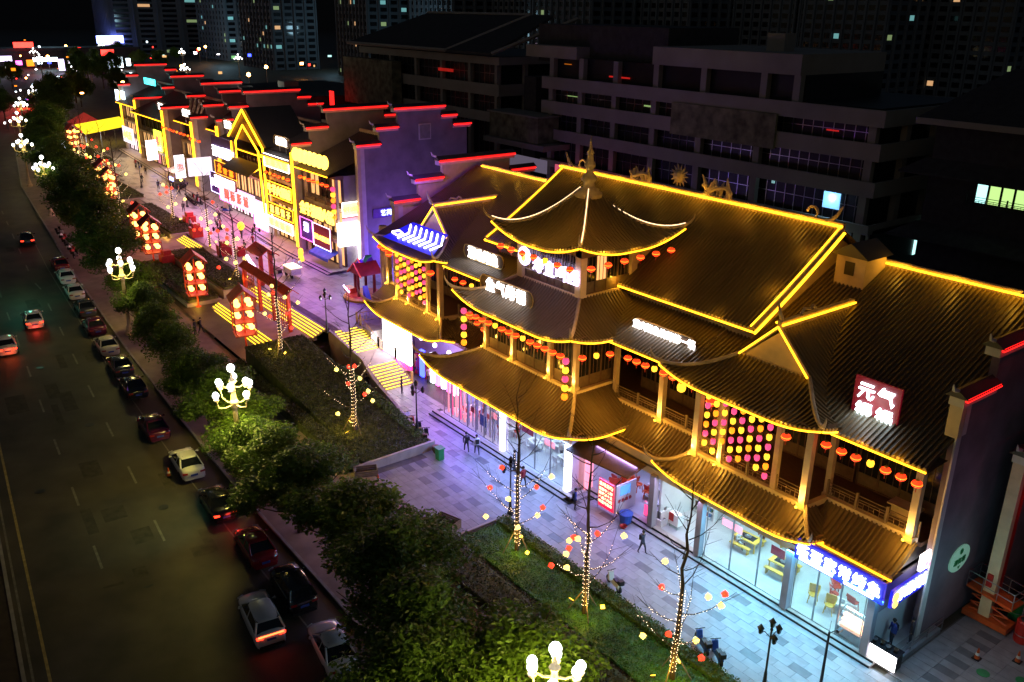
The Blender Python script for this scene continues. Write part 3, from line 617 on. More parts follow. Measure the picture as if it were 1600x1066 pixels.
strip(lambda x: YL(x) - .75, lambda x: YL(x) - .62, lambda x: zr(x) - .122).build('white_edge_line', 'paint', kind='structure')
ln = MB()
for F_, x0 in ((D1, -45.2), (D2, -46)):
    x = x0
    while x > -240:
        a, b = x, x - 2.9; ln.add([(a, F_(a) - .08, zr(a) - .122), (b, F_(b) - .08, zr(b) - .122), (b, F_(b) + .08, zr(b) - .122), (a, F_(a) + .08, zr(a) - .122)], [(0, 3, 2, 1)]); x -= 8.6
ln.build('lane_dashes', 'paint', kind='structure')
pt_ = MB(); r = random.Random(12)
for i in range(22):
    x = -46 - r.random() * 90; y = r.uniform(YL(x) + 1, K(x) - 3.5); L_ = r.uniform(1.2, 5); w_ = r.uniform(.5, 1.6); z = zr(x) - .126
    pt_.add([(x, y, zr(x) - .126), (x - L_, y + .07 * L_, zr(x - L_) - .126), (x - L_ + .1, y + w_ + .07 * L_, zr(x - L_) - .126), (x + .08, y + w_, zr(x) - .126)], [(0, 3, 2, 1)])
pt_.build('asphalt_patches', 'patch', kind='structure')
for i, (x, y) in enumerate(((-50.5, 10.6), (-58.8, 14.2), (-66, 7.6), (-75, 13.2), (-90, 12.4))):
    o = MB().lathe([(.36, 0), (.36, .015)], 14, (x, y, 0)).build('manhole_cover', 'black'); o.location = (x * 0, 0, zr(x) - .13); settle(o, (x, y, 0)); o.location = (x, y, zr(x) - .13); tag(o, '%s round iron cover on the road, counted from the bottom of the picture' % ORD[i], 'manhole cover', 'road covers')
# parking bay line and kerbs
strip(lambda x: K(x) - 2.45, lambda x: K(x) - 2.35, lambda x: zr(x) - .122, XS[:14]).build('parking_line', 'paint', kind='structure')
strip(lambda x: K(x) + .2, lambda x: interp(PF, x) if x < -97 else 28.6, lambda x: zr(x), [x for x in XS if x > -270]).build('sidewalk', 'walk', kind='structure')
strip(K, lambda x: K(x) + .2, lambda x: zr(x) + .01).build('kerb', 'kerb', kind='structure')
kb = MB(); vs = []
for x in XS: vs += [(x, K(x), zr(x) - .14), (x, K(x), zr(x) + .01)]
kb.add(vs, [(2 * i, 2 * i + 2, 2 * i + 3, 2 * i + 1) for i in range(len(XS) - 1)]).build('kerb_face', 'kerb', kind='structure')
strip(lambda x: YL(x) - 6, lambda x: YL(x) - 1.0, lambda x: zr(x) - .02).build('median_soil', 'soil', kind='structure')
kb = MB(); vs = []
for x in XS: vs += [(x, YL(x) - 1.0, zr(x) - .14), (x, YL(x) - 1.0, zr(x) + .02), (x, YL(x) - 1.2, zr(x) + .02)]
kb.add(vs, [(3 * i + k, 3 * i + 3 + k, 3 * i + 4 + k, 3 * i + 1 + k) for i in range(len(XS) - 1) for k in (0, 1)]).build('median_kerb', 'kerb', kind='structure')
# lower walkway with paving slabs
wk = MB().box(-71, 33.6, -.3, 6, 40.4, -.04).box(-55.3, 27.6, -.3, -43.5, 33.6, -.04).box(-18.4, 40.4, -.3, 6, 70, -.04).build('walkway', 'base', kind='structure')
MB().box(-19.8, 40.9, -.1, -18.4, 46.3, .28).build('ramp_landing', 'pave', kind='structure')
def slab_mesh(name, mt, sx, sy):
    b = MB().box(-sx / 2 + .007, -sy / 2 + .007, -.05, sx / 2 - .007, sy / 2 - .007, 0)
    o = b.build(name, mt); me = o.data; bpy.data.objects.remove(o); return me
slabs = {k: slab_mesh('paving_slab', k, 1.2, .6) for k in ('pave', 'paved', 'paveb')}
rs = random.Random(3); cells = []
for i in range(62):
    for j in range(11):
        x = 4.4 - 1.2 * i - (.6 if j % 2 else 0); y = 33.95 + .6 * j
        if x < -68.5: continue
        if j >= 8 and -61.5 < x < -42 : continue
        dark = (i % 5 == 1 and j % 4 == 1) or (i % 5 == 3 and j % 4 == 3)
        cells.append((x, y, 'paved' if dark else ('paveb' if rs.random() < .25 else 'pave')))
vis = sorted([c for c in cells if c[0] < -17.6], key=lambda c: -c[0]); near = vis[:300]; rest = vis[300:] + [c for c in cells if c[0] >= -17.6]
for x, y, k in near:
    o = bpy.data.objects.new('paving_slab', slabs[k]); COL.objects.link(o); o.location = (x, y, rs.uniform(-.006, .006)); o.parent = wk
def joined_slabs(cells, name, parent, z=0, sx=1.2, sy=.6):
    for k in ('pave', 'paved', 'paveb'):
        b = MB()
        for x, y, kk in cells:
            if kk == k: dz = rs.uniform(-.005, .005); b.box(x - sx / 2 + .008, y - sy / 2 + .008, z - .05, x + sx / 2 - .008, y + sy / 2 - .008, z + dz)
        if b.v: b.build(name, k, parent, kind='stuff')
joined_slabs(rest, 'paving_slabs', wk)
tc_ = []
for i in range(10):
    for j in range(10):
        x = -44.2 - 1.2 * i; y = 27.95 + .6 * j
        if x < -54.8: continue
        tc_.append((x, y, 'paved' if (i in (2, 4, 6, 8) and j in (3, 6, 8)) and (i + j) % 2 == 0 else 'paveb'))
joined_slabs(tc_, 'terrace_slabs', wk)
sd = [(x, y, 'paved' if (int(x * 3) + int(y * 5)) % 6 == 0 else 'paveb') for x in [-17.7 + 1.2 * i for i in range(12)] for y in [41 + .6 * j for j in range(26)]]
joined_slabs(sd, 'yard_slabs', wk)
# upper plaza
PX = [-79, -90, -100, -117, -125, -150, -175, -200, -230, -260]
pl = MB(); n = len(PX)
def PB(x): return 50 + max(0, -105 - x) * .085
vs = []
for x in PX: vs += [(x, interp(PF, x), 0), (x, interp(PF, x), ZP - .04), (x, PB(x) + 14, ZP - .04), (x, PB(x) + 14, 0)]
pl.add(vs, [(4 * i + k, 4 * i + 4 + k, 4 * i + 5 + k, 4 * i + 1 + k) for i in range(n - 1) for k in range(3)] + [(0, 1, 2, 3), (4 * n - 4, 4 * n - 3, 4 * n - 2, 4 * n - 1)])
plz = pl.build('upper_plaza', 'base', kind='structure')
cl = []
for i in range(72):
    for j in range(25):
        x = -79.7 - 1.8 * i; y = 38.2 + .9 * j
        if y < interp(PF, x) + .5 or y > PB(x) + 6 or x < -205: continue
        dark = (i % 6 == 1 and j % 4 == 1) or (i % 6 == 4 and j % 4 == 3)
        cl.append((x + (.9 if j % 2 else 0), y, 'paved' if dark else ('paveb' if rs.random() < .3 else 'pave')))
joined_slabs(cl, 'paving_slabs', plz, ZP, 1.8, .9)
# ---------------------------------------------------------------- stairs with lit risers
def stair(label, x0, x1, y0, y1, z0, z1, n, axis, loc):
    """axis 'y': climbs towards +Y; axis 'x': climbs towards -X"""
    t = thing('lit_staircase', label, 'stairs', loc)
    for i in range(n):
        za = z0 + (z1 - z0) * i / n; zb_ = z0 + (z1 - z0) * (i + 1) / n
        if axis == 'y':
            ya = y0 + (y1 - y0) * i / n; s_ = MB().box(x0, ya, z0 - .3, x1, y1, zb_).build('step', 'conc', t)
            MB().box(x0 + .1, ya - .05, zb_ - .085, x1 - .1, ya - .004, zb_ - .02).build('led_strip', 'ledstep', t)
        else:
            xa = x1 - (x1 - x0) * i / n; MB().box(x0, y0, z0 - .3, xa, y1, zb_).build('step', 'conc', t)
            MB().box(xa + .004, y0 + .1, zb_ - .085, xa + .05, y1 - .1, zb_ - .02).build('led_strip', 'ledstep', t)
    return t
def ramp_z(): pass
st1 = stair('lower flight of yellow-lit steps beside the walkway, ending near the man in black', -71.6, -68.1, 37.6, 40.7, 0, 1.35, 9, 'x', (-69, 39, 0))
st2 = stair('upper flight of yellow-lit steps rising from the small landing to the upper plaza', -79.1, -75.2, 37.9, 41.0, 1.35, 2.7, 10, 'x', (-77, 39, 1.35))
MB().box(-75.2, 37.7, 0, -71.6, 40.9, 1.35).build('stair_landing', 'walk', kind='structure')
MB().box(-79.0, 41.1, 0, -71.0, 52, .02).build('stage_floor', 'floor', kind='structure')
MB().box(-79.1, 40.9, 0, -76.5, 52, 2.7).build('stage_bank', 'conc', kind='structure')
def wallpoly(pts, z0, z1s, th, name, mt, kind='structure', parent=None):
    mb = MB()
    for (a, za), (b, zb_) in zip(zip(pts, z1s), list(zip(pts, z1s))[1:]):
        A = Vector((*a, 0)); B = Vector((*b, 0)); d = (B - A).normalized(); q = Vector((-d.y, d.x, 0)) * th / 2
        mb.add([A - q + Vector((0, 0, z0)), A + q + Vector((0, 0, z0)), B + q + Vector((0, 0, z0)), B - q + Vector((0, 0, z0)),
                A - q + Vector((0, 0, za)), A + q + Vector((0, 0, za)), B + q + Vector((0, 0, zb_)), B - q + Vector((0, 0, zb_))],
               [(0, 1, 2, 3), (7, 6, 5, 4), (0, 4, 5, 1), (1, 5, 6, 2), (2, 6, 7, 3), (3, 7, 4, 0)])
    return mb.build(name, mt, parent, kind=kind if parent is None else None)
# railings flanking the side stairs
def bal(label, a, b, z):
    t = thing('stair_railing', label, 'railing', (a[0], a[1], z[0])); A = Vector((*a, z[0])); B = Vector((*b, z[1])); n = max(2, int((B - A).length / .35))
    for hh_ in (.12, 1.0): MB().tube([A + Vector((0, 0, hh_)), B + Vector((0, 0, hh_))], .035, 5).build('rail', 'gold', t)
    mb = MB()
    for i in range(n + 1): p = A + (B - A) * i / n; mb.tube([p + Vector((0, 0, 0)), p + Vector((0, 0, 1.0))], .02, 4)
    mb.build('balusters', 'gold', t, kind='stuff')
    for i in (0, n): p = A + (B - A) * i / n; MB().cbox(p.x, p.y, p.z, .16, .16, 1.15).build('railing_post', 'gold', t)
bal('bronze railing along the right side of the upper lit flight', (-79.1, 41.1), (-75.2, 41.0), (2.7, 1.35))
bal('bronze railing beside the landing between the two lit flights', (-75.2, 41.0), (-71.6, 40.9), (1.35, 1.35))
bal('bronze railing along the right side of the lower lit flight', (-71.6, 40.9), (-68.2, 40.7), (1.35, 0))
bal('dark railing on the plaza edge above the white screen', (-80.0, 41.2), (-79.3, 48.5), (2.7, 2.7))
st3 = stair('broad lower flight of yellow-lit steps under the red archway', -97.2, -81.5, 31.3, 32.8, 1.25, 1.95, 5, 'y', (-89, 32, 1.2))
st4 = stair('broad upper flight of yellow-lit steps behind the red archway', -98.6, -80, 36.2, 37.8, 1.95, 2.7, 5, 'y', (-89, 37, 1.95))
st5 = stair('short far flight of yellow-lit steps between two dark beds', -128, -120.2, 37.6, 39.2, 1.95, 2.7, 5, 'y', (-124, 38, 1.95))
MB().box(-98, 32.8, .5, -80.4, 36.2, 1.95).box(-128.6, 31.5, .5, -119.5, 37.6, 1.95).build('mid_landing', 'walk', kind='structure')
# ---------------------------------------------------------------- planting beds
def scatter_leaves(name, mt, parent, boxes, n, size, seed, kind='stuff', label=None, cat=None):
    """boxes: (x0,x1,y0,y1,zfun,h)"""
    r = random.Random(seed); mb = MB(); V = []; F = []
    A = [abs(b[1] - b[0]) * abs(b[3] - b[2]) for b in boxes]; T = sum(A)
    for b, a in zip(boxes, A):
        for _ in range(int(n * a / T)):
            x = r.uniform(b[0], b[1]); y = r.uniform(b[2], b[3]); z = b[4](x) + b[5] * r.random() ** .5
            d = Vector((r.gauss(0, 1), r.gauss(0, 1), r.gauss(0, .7))).normalized(); q = d.cross(Vector((r.gauss(0, 1), r.gauss(0, 1), r.gauss(0, 1)))).normalized()
            s_ = size * r.uniform(.6, 1.3); p = Vector((x, y, z)); o = len(V)
            V += [p - d * s_, p + q * s_ * .55, p + d * s_, p - q * s_ * .55]; F.append((o, o + 1, o + 2, o + 3))
    mb.v = [tuple(v) for v in V]; mb.f = F; mb.mi = [0] * len(F)
    return mb.build(name, mt, parent, kind=kind)
def hedge(name, label, x0, x1, y0, y1, zf, h, mt='hedge', n=4000, seed=1, size=.09, wallm=None, cat='hedge'):
    t = thing(name, label, cat, ((x0 + x1) / 2, (y0 + y1) / 2, zf((x0 + x1) / 2)))
    mb = MB(); N = max(1, int(abs(x1 - x0) / 4)); r = random.Random(seed)
    vs = []
    for i in range(N + 1):
        x = x0 + (x1 - x0) * i / N; z = zf(x); vs += [(x, y0, z - 1.2), (x, y0 + .08, z + h * .8), (x, y1 - .08, z + h * .8), (x, y1, z - 1.2)]
    mb.add(vs, [(4 * i + k, 4 * i + 4 + k, 4 * i + 5 + k, 4 * i + 1 + k) for i in range(N) for k in range(3)] + [(0, 1, 2, 3), (4 * N, 4 * N + 1, 4 * N + 2, 4 * N + 3)])
    mb.build('hedge_core', mt, t)
    scatter_leaves('leaves', mt, t, [(min(x0, x1) - .05, max(x0, x1) + .05, y0 - .05, y1 + .05, lambda x: zf(x) + h * .55, h * .6)], n, size, seed)
    return t
z0f = lambda x: 0
MB().box(-43.5, 33.3, -.1, 6, 33.6, .1).build('bed_kerb', 'granite', kind='structure'); MB().box(-43.7, 26.6, -.1, -43.5, 33.6, .12).build('bed_kerb', 'granite', kind='structure')
MB().box(-43.5, 26.0, -.1, 6, 33.3, .06).build('bed_soil', 'soil', kind='structure')
hedge('low_hedge', 'thin low hedge running along the kerb of the paved walkway', -43.3, 6, 32.3, 33.25, z0f, .4, 'hedge', 14000, 2, .07)
hedge('clipped_lawn_bed', 'broad clipped green bed holding the three nearest lit trees', -43, 6, 29.0, 32.2, z0f, .26, 'grass', 60000, 3, .05, cat='plant bed')
hedge('low_hedge', 'brownish low hedge between the green bed and the roadside trees', -43.3, 6, 26.2, 28.6, z0f, .5, 'hedged', 20000, 4, .07)
# sloping dark bed
zs = lambda x: .45 + max(0, min(1, (-56 - x) / 23)) * 2.2
hedge('sloping_shrub_bed', 'large dark sloping shrub bed left of the side stairs, two lit trees growing in it', -79.2, -55.7, 28.6, 34.6, zs, .3, 'hedged', 60000, 5, .08, cat='plant bed')
hedge('low_hedge', 'dark hedge edging the road side of the large sloping bed', -79, -55.5, 27.0, 28.2, lambda x: zr(x), .9, 'hedged', 9000, 6, .08)
wallpoly([(-55.4, 27.6), (-55.4, 34.9), (-58, 34.9), (-67.5, 36.2), (-71.8, 37.4), (-79.2, 37.6)], -.2, [.65, .75, .8, 1.75, 2.0, 2.85], .25, 'bed_wall', 'granite')
scatter_leaves('shrub_edge', 'hedge', None, [(-71, -56.5, 33.8, 35.0, lambda x: zs(x) + .1, .45)], 6000, .08, 8)
tag(bpy.data.objects['shrub_edge'], 'ragged green shrub border on the walkway side of the sloping bed', 'shrubs')
# terraced beds of the upper plaza
def bed(x0, x1, y0, y1, z, label, seed, lawn=False, face='granite'):
    MB().box(x0, y0, .3, x1, y1, z - .1).build('bed_wall', face, kind='structure')
    hedge('clipped_hedge_bed', label, x0 + .25, x1 - .25, y0 + .2, y1 - .2, lambda x: z - .15, .45, 'hedged', int(abs(x1 - x0) * (y1 - y0) * 130), seed, .1, cat='plant bed')
    if lawn:
        hedge('small_lawn', 'patch of lawn inside ' + lawn, x0 + 1.2, x1 - 1.2, y0 + 1.3, y1 - .9, lambda x: z + .2, .12, 'grass', 5000, seed + 9, .08, cat='lawn')
bed(-118.5, -98.4, 29.4, 33.4, 2.05, 'lower dark hedge bed beside the bicycle, a lantern tower at its near end', 11, 'the hedge bed next to the nearer lantern tower')
bed(-119.5, -99.0, 33.9, 38.0, 2.7, 'upper dark hedge bed with a lit tree, left of the red archway', 12)
bed(-150, -129.2, 33.0, 37.0, 2.6, 'dark hedge bed with two lantern towers beyond the far steps', 13)
bed(-151, -129, 37.4, 41.5, 2.9, 'dark hedge bed with a lit tree beside the red cubes', 14)
bed(-192, -158, 34.5, 42.5, 2.9, 'far green bed crowded with lit trees and lantern towers', 15, 'the far bed crowded with lit trees')
bed(-238, -200, 41.0, 48.5, 2.9, 'farthest dark bed beside the yellow canopy', 16)

# ---------------------------------------------------------------- leafy trees
def crown_mesh(seed, R=3.4, H=5.6, n=9000, size=.17, base=2.2):
    r = random.Random(seed); V = []; F = []; blobs_ = []
    for i in range(30):
        a = r.uniform(0, 2 * pi); rr = R * .75 * r.random() ** .6; zz = r.uniform(0, 1)
        k = sin(pi * min(1, zz * .9 + .15)) ** .6
        blobs_.append((rr * cos(a) * k, rr * sin(a) * k, base + zz * (H - 1.6) + .6, r.uniform(.75, 1.35)))
    per = n // len(blobs_)
    for bx, by, bz, br in blobs_:
        for _ in range(per):
            d = Vector((r.gauss(0, 1), r.gauss(0, 1), r.gauss(0, .8))).normalized(); rad = br * (r.random() ** .35)
            p = Vector((bx, by, bz)) + d * rad * Vector((1, 1, .8)).length / 1.6
            t = Vector((r.gauss(0, 1), r.gauss(0, 1), r.gauss(0, .6) - .3)).normalized(); q = t.cross(d + Vector((r.gauss(0, .6), r.gauss(0, .6), r.gauss(0, .6))))
            if q.length < .05: continue
            q.normalize(); s_ = size * r.uniform(.6, 1.25); o = len(V)
            V += [p - t * s_ * .2, p + t * s_ * .5 + q * s_ * .32, p + t * s_, p + t * s_ * .5 - q * s_ * .32]; F.append((o, o + 1, o + 2, o + 3))
    return V, F
def leafy(seed, mt, R, H, n, size, base):
    R *= 1.12
    t = thing('street_tree', 'x', 'tree', (0, 0, 0)); V, F = crown_mesh(seed, R, H, n, size, base)
    mb = MB(); mb.v = [tuple(v) for v in V]; mb.f = F; mb.mi = [0] * len(F); mb.build('crown', mt, t, kind='stuff')
    r = random.Random(seed); top = base + H * .55
    tr = MB().tube([(0, 0, -.2), (.05, .03, base * .5), (.1, -.05, base), (.0, .1, top)], [.2, .16, .14, .05], 7)
    for i in range(7):
        a = i * 2.4 + r.random(); z = base * .8 + i * .35; L = R * r.uniform(.6, .85)
        tr.tube([(0, 0, z), (L * .5 * cos(a), L * .5 * sin(a), z + .7), (L * cos(a), L * sin(a), z + 1.5 + r.random())], [.08, .05, .015], 5)
    tr.build('trunk', 'bark', t); return t
T0 = leafy(1, 'leaf', 3.3, 5.4, 17000, .2, 2.0); T1 = leafy(2, 'leafb', 3.0, 5.8, 15000, .2, 2.2); T2 = leafy(3, 'leaf', 2.6, 4.8, 12000, .2, 1.8); T3 = leafy(4, 'leafb', 3.6, 5.6, 18000, .2, 2.0)
trees = [  # x, y, template, scale, label
    (-24.2, 19.4, T2, 0.98, 'leafy street tree glowing yellow-green under the nearest white globe lamp'),
    (-27.6, 23.6, T0, 1.16, 'leafy street tree behind the nearest globe lamp, beside the brown hedge'),
    (-32.4, 21.2, T3, 1.22, 'big dark leafy tree over the rear of the pink-lit sedan'),
    (-37.6, 23.2, T1, 1.22, 'dark leafy tree between the paved terrace and the pale sedan'),
    (-43.8, 23.2, T0, 1.20, 'leafy tree hanging over the dark hatchback, left of the wooden box'),
    (-50.2, 22.6, T3, 1.08, 'dark leafy tree above the red-roofed parked car'),
    (-54.4, 23.2, T0, 1.06, 'leafy tree in front of the orange cone on the terrace'),
    (-58.6, 22.6, T1, 0.86, 'leafy tree just right of the second globe lamp'),
    (-61.5, 23.0, T2, 0.86, 'leafy tree lit bright yellow below the second globe lamp'),
    (-67.5, 23.8, T3, 0.96, 'dark rounded tree left of the second globe lamp, near three standing people'),
    (-73.5, 23.8, T1, 0.90, 'small dark tree below the brown landing and the lit steps'),
    (-85.5, 22.8, T0, 0.79, 'leafy tree beside the white sedan with the bright rear window'),
    (-92.5, 23.6, T3, 0.75, 'dark tree right under the third globe lamp'),
    (-101, 24.8, T2, 0.88, 'low leafy tree to the left of the third globe lamp'),
    (-112, 25.4, T1, 0.99, 'dark tree near the line of white parked cars'),
    (-121, 26.6, T3, 1.10, 'wide dark tree beside the lawn behind the lantern tower'),
    (-131, 27.8, T0, 1.10, 'dark broad tree over the pavement facing the two joined lantern towers'),
    (-141, 28.6, T1, 1.10, 'dark tree with a moving car beneath it'),
    (-151, 30.2, T3, 1.10, 'dark roadside tree beside the fourth globe lamp'),
    (-163, 31.8, T0, 1.10, 'dark roadside tree past the fourth globe lamp'),
    (-176, 32.5, T1, 1.10, 'dark roadside tree short of the fifth globe lamp'),
    (-190, 34.4, T3, 1.16, 'dark roadside tree past the fifth globe lamp'),
    (-206, 37.6, T0, 1.21, 'dark roadside tree short of the sixth globe lamp'),
    (-228, 42.2, T1, 1.21, 'dark roadside tree past the sixth globe lamp'),
    (-244, 45.5, T2, 1.32, 'yellow-lit roadside tree by the seventh globe lamp'),
    (-268, 51, T3, 1.32, 'dark roadside tree past the seventh globe lamp'),
    (-300, 60, T0, 1.43, 'far roadside tree beyond the eighth globe lamp'),
    (-50.5, 1.2, T1, 0.62, 'dark shrubby tree at the lower left edge beside the yellow line'),
    (-42.5, .6, T3, 0.60, 'dark shrubby tree at the bottom left corner'),
    (-58, 1.6, T2, 0.60, 'small dark median tree at the left edge, halfway up'),
    (-20.6, 20.2, T1, 1.0, 'leafy tree at the bottom edge right under the nearest globe lamp'),
    (-29.6, 19.0, T3, 1.15, 'leafy tree crown at the bottom edge beside the pink-lit sedan'),
    (-64.5, 24.6, T0, .85, 'yellow-lit leafy tree touching the second globe lamp’s globes'),
    (-55.4, 23.2, T2, .85, 'leafy tree in front of the second globe lamp’s pole'),
    (-72.0, 23.4, T0, .8, 'dark leafy tree by the dim parked car'),
    (-80.5, 22.4, T2, .85, 'dark small tree in front of the lantern tower on the steps'),
]
for i, (x, y, tp, sc, lb) in enumerate(trees):
    copy_tree(tp, (x, y - (1.9 if x > -75 and y > 10 else .4), zr(x)), i * 1.7, lb, 'leafy trees along the road', (sc * (1.35 if x < -99 else 1.16), sc * (1.35 if x < -99 else 1.16), sc * (.78 if x > -75 else 1.05)))
rf = random.Random(77)
for i in range(22):
    x = -290 - i * 13; y = K(x) + rf.choice([6, 14, -6, 24, -26]) + rf.uniform(-4, 4)
    copy_tree(rf.choice([T1, T2, T0]), (x, y, ZP), i, '%s distant dark tree, counted outward, among the lights at the top left' % ORD[i], 'far trees at the end of the road', rf.uniform(1.1, 1.6))
for t in (T0, T1, T2, T3): drop(t)

hl = MB(); r = random.Random(4); pts = [(-1350 + i * 60, 330 - abs(i * 60 - 300) * .1) for i in range(40)]
vs = []
for i in range(48):
    a = radians(200 - i * 5.2); R_ = 1250; h = 120 + 30 * sin(i * .9) + 18 * sin(i * 2.3); vs += [(R_ * cos(a), R_ * sin(a), -5), (R_ * 1.12 * cos(a), R_ * 1.12 * sin(a), h)]
hl.add(vs, [(2 * i, 2 * i + 1, 2 * i + 3, 2 * i + 2) for i in range(47)]).build('horizon_mask', 'malld', kind='structure')  # dark ridge added to cover the bright sky band at the horizon
# ---------------------------------------------------------------- signs
def sign(label, x0, x1, y, z0, z1, board='violet', txt='', size=1, cm='ledw', rim=None, cat='sign', tilt=0, axis='x', pitch=None, dz=None, th=.18, posts=0, rimr=.05, name='shop_sign', join=False, dx=0):
    """board facing -Y (axis x) or facing +X (axis y, x0..x1 are then Y values and y is X)"""
    cx = (x0 + x1) / 2
    if axis == 'x':
        t = thing(name, label, cat, (cx, y, z0)); P3 = lambda a, b, c: (a, y + b, c); R = (1, 0, 0)
        MB().box(x0, y, z0, x1, y + th, z1).build('board', board, t); q = -.03
    else:
        t = thing(name, label, cat, (y, cx, z0)); P3 = lambda a, b, c: (y - b, a, c); R = (0, 1, 0)
        MB().box(y - th, x0, z0, y, x1, z1).build('board', board, t); q = -.03
    if rim: MB().tube([P3(x0, q, z0), P3(x1, q, z0), P3(x1, q, z1), P3(x0, q, z1), P3(x0, q, z0)], rimr, 4).build('light_rim', rim, t)
    if txt:
        n = len(txt); pt_ = pitch or size * 1.06; zc = dz if dz is not None else (z0 + z1) / 2 - size * .38
        chars(txt, size, cm, t, P3(cx + dx - pt_ * (n - 1) / 2, q - .04, zc), R, pitch=pt_, join=join)
    for i in range(posts):
        px = x0 + (x1 - x0) * (i + .5) / posts; MB().tube([P3(px, .1, z0), P3(px, .35, z0 - .8)], .05, 5).build('sign_post', 'steel', t)
    return t
# roof signs of the hall (dark plaque with scalloped ends)
def plaque(label, x0, x1, y, z0, z1, txt, size, posts=3, lean=.0):
    t = thing('shop_sign', label, 'sign', ((x0 + x1) / 2, y, z0)); h = (z1 - z0) / 2; pts = []
    for k in range(7): a = pi / 2 + pi * k / 6; pts.append((x0 + h * .7 + h * .7 * cos(a) * 1.2, y, z0 + h + h * sin(a)))
    for k in range(7): a = -pi / 2 + pi * k / 6; pts.append((x1 - h * .7 + h * .7 * cos(a) * 1.2, y, z0 + h + h * sin(a)))
    MB().prism(pts[::-1], (0, .16, 0)).build('board', 'brownc', t)
    MB().tube([*[(p[0], y - .03, p[2]) for p in pts], (pts[0][0], y - .03, pts[0][2])], .05, 4).build('rim', 'gold', t)
    n = len(txt); pc = (x1 - x0 - 2.2 * h) / max(1, n); pc = max(pc, size * .98)
    chars(txt, size, 'ledw', t, ((x0 + x1) / 2 - pc * (n - 1) / 2, y - .08, z0 + h - size * .38), (1, 0, 0), pitch=pc)
    for i in range(posts):
        px = x0 + (x1 - x0) * (i + .7) / (posts + .4); MB().tube([(px, y + .1, z0), (px, y + .15, z0 - 1.1)], .06, 5).build('sign_post', 'white', t)
plaque('plaque with four glowing white characters on the tower’s middle roof', -55.3, -48.7, 39.6, 12.95, 14.25, '鱼气烤锅', 1.12)
plaque('long plaque with nine glowing white characters above the right balcony', -42.0, -36.4, 43.6, 12.6, 13.5, '重庆鲜鱼烧烤第一锅', .66)
plaque('plaque with four glowing white characters on the left wing roof', -64.4, -58.6, 44.3, 12.9, 14.1, '湘味烤鱼', 1.1)
t = thing('shop_sign', 'square red sign with four glowing white characters on the right wing roof', 'sign', (-23, 43.7, 12.6))
MB().box(-24.7, 43.7, 12.4, -21.9, 43.85, 14.9).build('board', 'redboard', t)
chars('元气', 1.04, 'ledc', t, (-23.9, 43.62, 13.8), (1, 0, 0), pitch=1.2); chars('锅锅', 1.04, 'ledc', t, (-23.9, 43.62, 12.6), (1, 0, 0), pitch=1.25)
for px in (-24.2, -22.4): MB().tube([(px, 43.8, 12.4), (px, 43.9, 12.3 - .6)], .06, 5).build('sign_post', 'white', t)
lamp('POINT', (-23.3, 43.0, 13.6), 30, (1, .9, .9), .4)
# tower sign
t = thing('shop_sign', 'violet-lit sign of one round emblem and four characters under the tower’s top roof', 'sign', (-49, 41, 15.4))
g_ = MB()
for k in range(15): g_.tube([(-51.9 + k * .43, 41.12, 15.3), (-51.9 + k * .43, 41.12, 16.9)], .015, 3)
for z in (15.3, 16.9): g_.tube([(-51.9, 41.12, z), (-45.8, 41.12, z)], .02, 3)
g_.build('sign_grid', 'steel', t)
chars('寿宣叫医', 1.25, 'ledv', t, (-49.9, 41.0, 15.45), (1, 0, 0), pitch=1.32)
MB().tube([(-51.55, 41.05, 16.25), (-51.55, 40.95, 16.25)], .72, 20).build('emblem_disc', 'ledv', t)
MB().tube([(-51.55, 40.93, 16.1), (-51.55, 40.9, 16.1)], .3, 12).build('emblem_centre', 'ledk', t)
MB().prism([(-51.45, 40.88, 15.75), (-51.15, 40.88, 15.9), (-51.2, 40.88, 16.1)], (0, -.03, 0)).build('emblem_leaf', 'ledb', t)
# blue chevron panel on the left bay roof
t = thing('chevron_sign', 'blue-lit roof panel with a row of white neon chevrons over the left bay', 'sign', (-70.7, 42.5, 12.7))
def cp(u, v): # along x, up the roof
    return Vector((-75.2 + u, 41.75 + v * .8, 12.75 + v * .42 + .1))
MB().prism([cp(.4, .1), cp(9.3, .1), cp(8.0, 3.3), cp(1.8, 3.3)], (0, 0, .05)).build('panel', 'cblue', t)
for k in range(7):
    u = 2.5 + k * .95; MB().tube([cp(u - .35, 2.75) + Vector((0, 0, .15)), cp(u + .75, 1.55) + Vector((0, 0, .15)), cp(u + .1, .5) + Vector((0, 0, .15))], .085, 5).build('chevron', 'ledw', t)
MB().tube([cp(.9, 1.0) + Vector((0, 0, .15)), cp(1.6, 1.5) + Vector((0, 0, .15)), cp(2.5, 1.3) + Vector((0, 0, .15)), cp(2.2, .8) + Vector((0, 0, .15)), cp(1.1, .9) + Vector((0, 0, .15))], .09, 5).build('arrow_tail', 'ledv', t)
lamp('POINT', (-70.5, 41.2, 15.8), 420, (.12, .07, 1), .4); lamp('POINT', (-77.5, 47.5, 18.2), 420, (.35, .1, 1), .4); lamp('POINT', (-66.5, 47.0, 18.5), 160, (.5, .15, 1), .4)  # point lights added to tint the left wing roof blue and purple
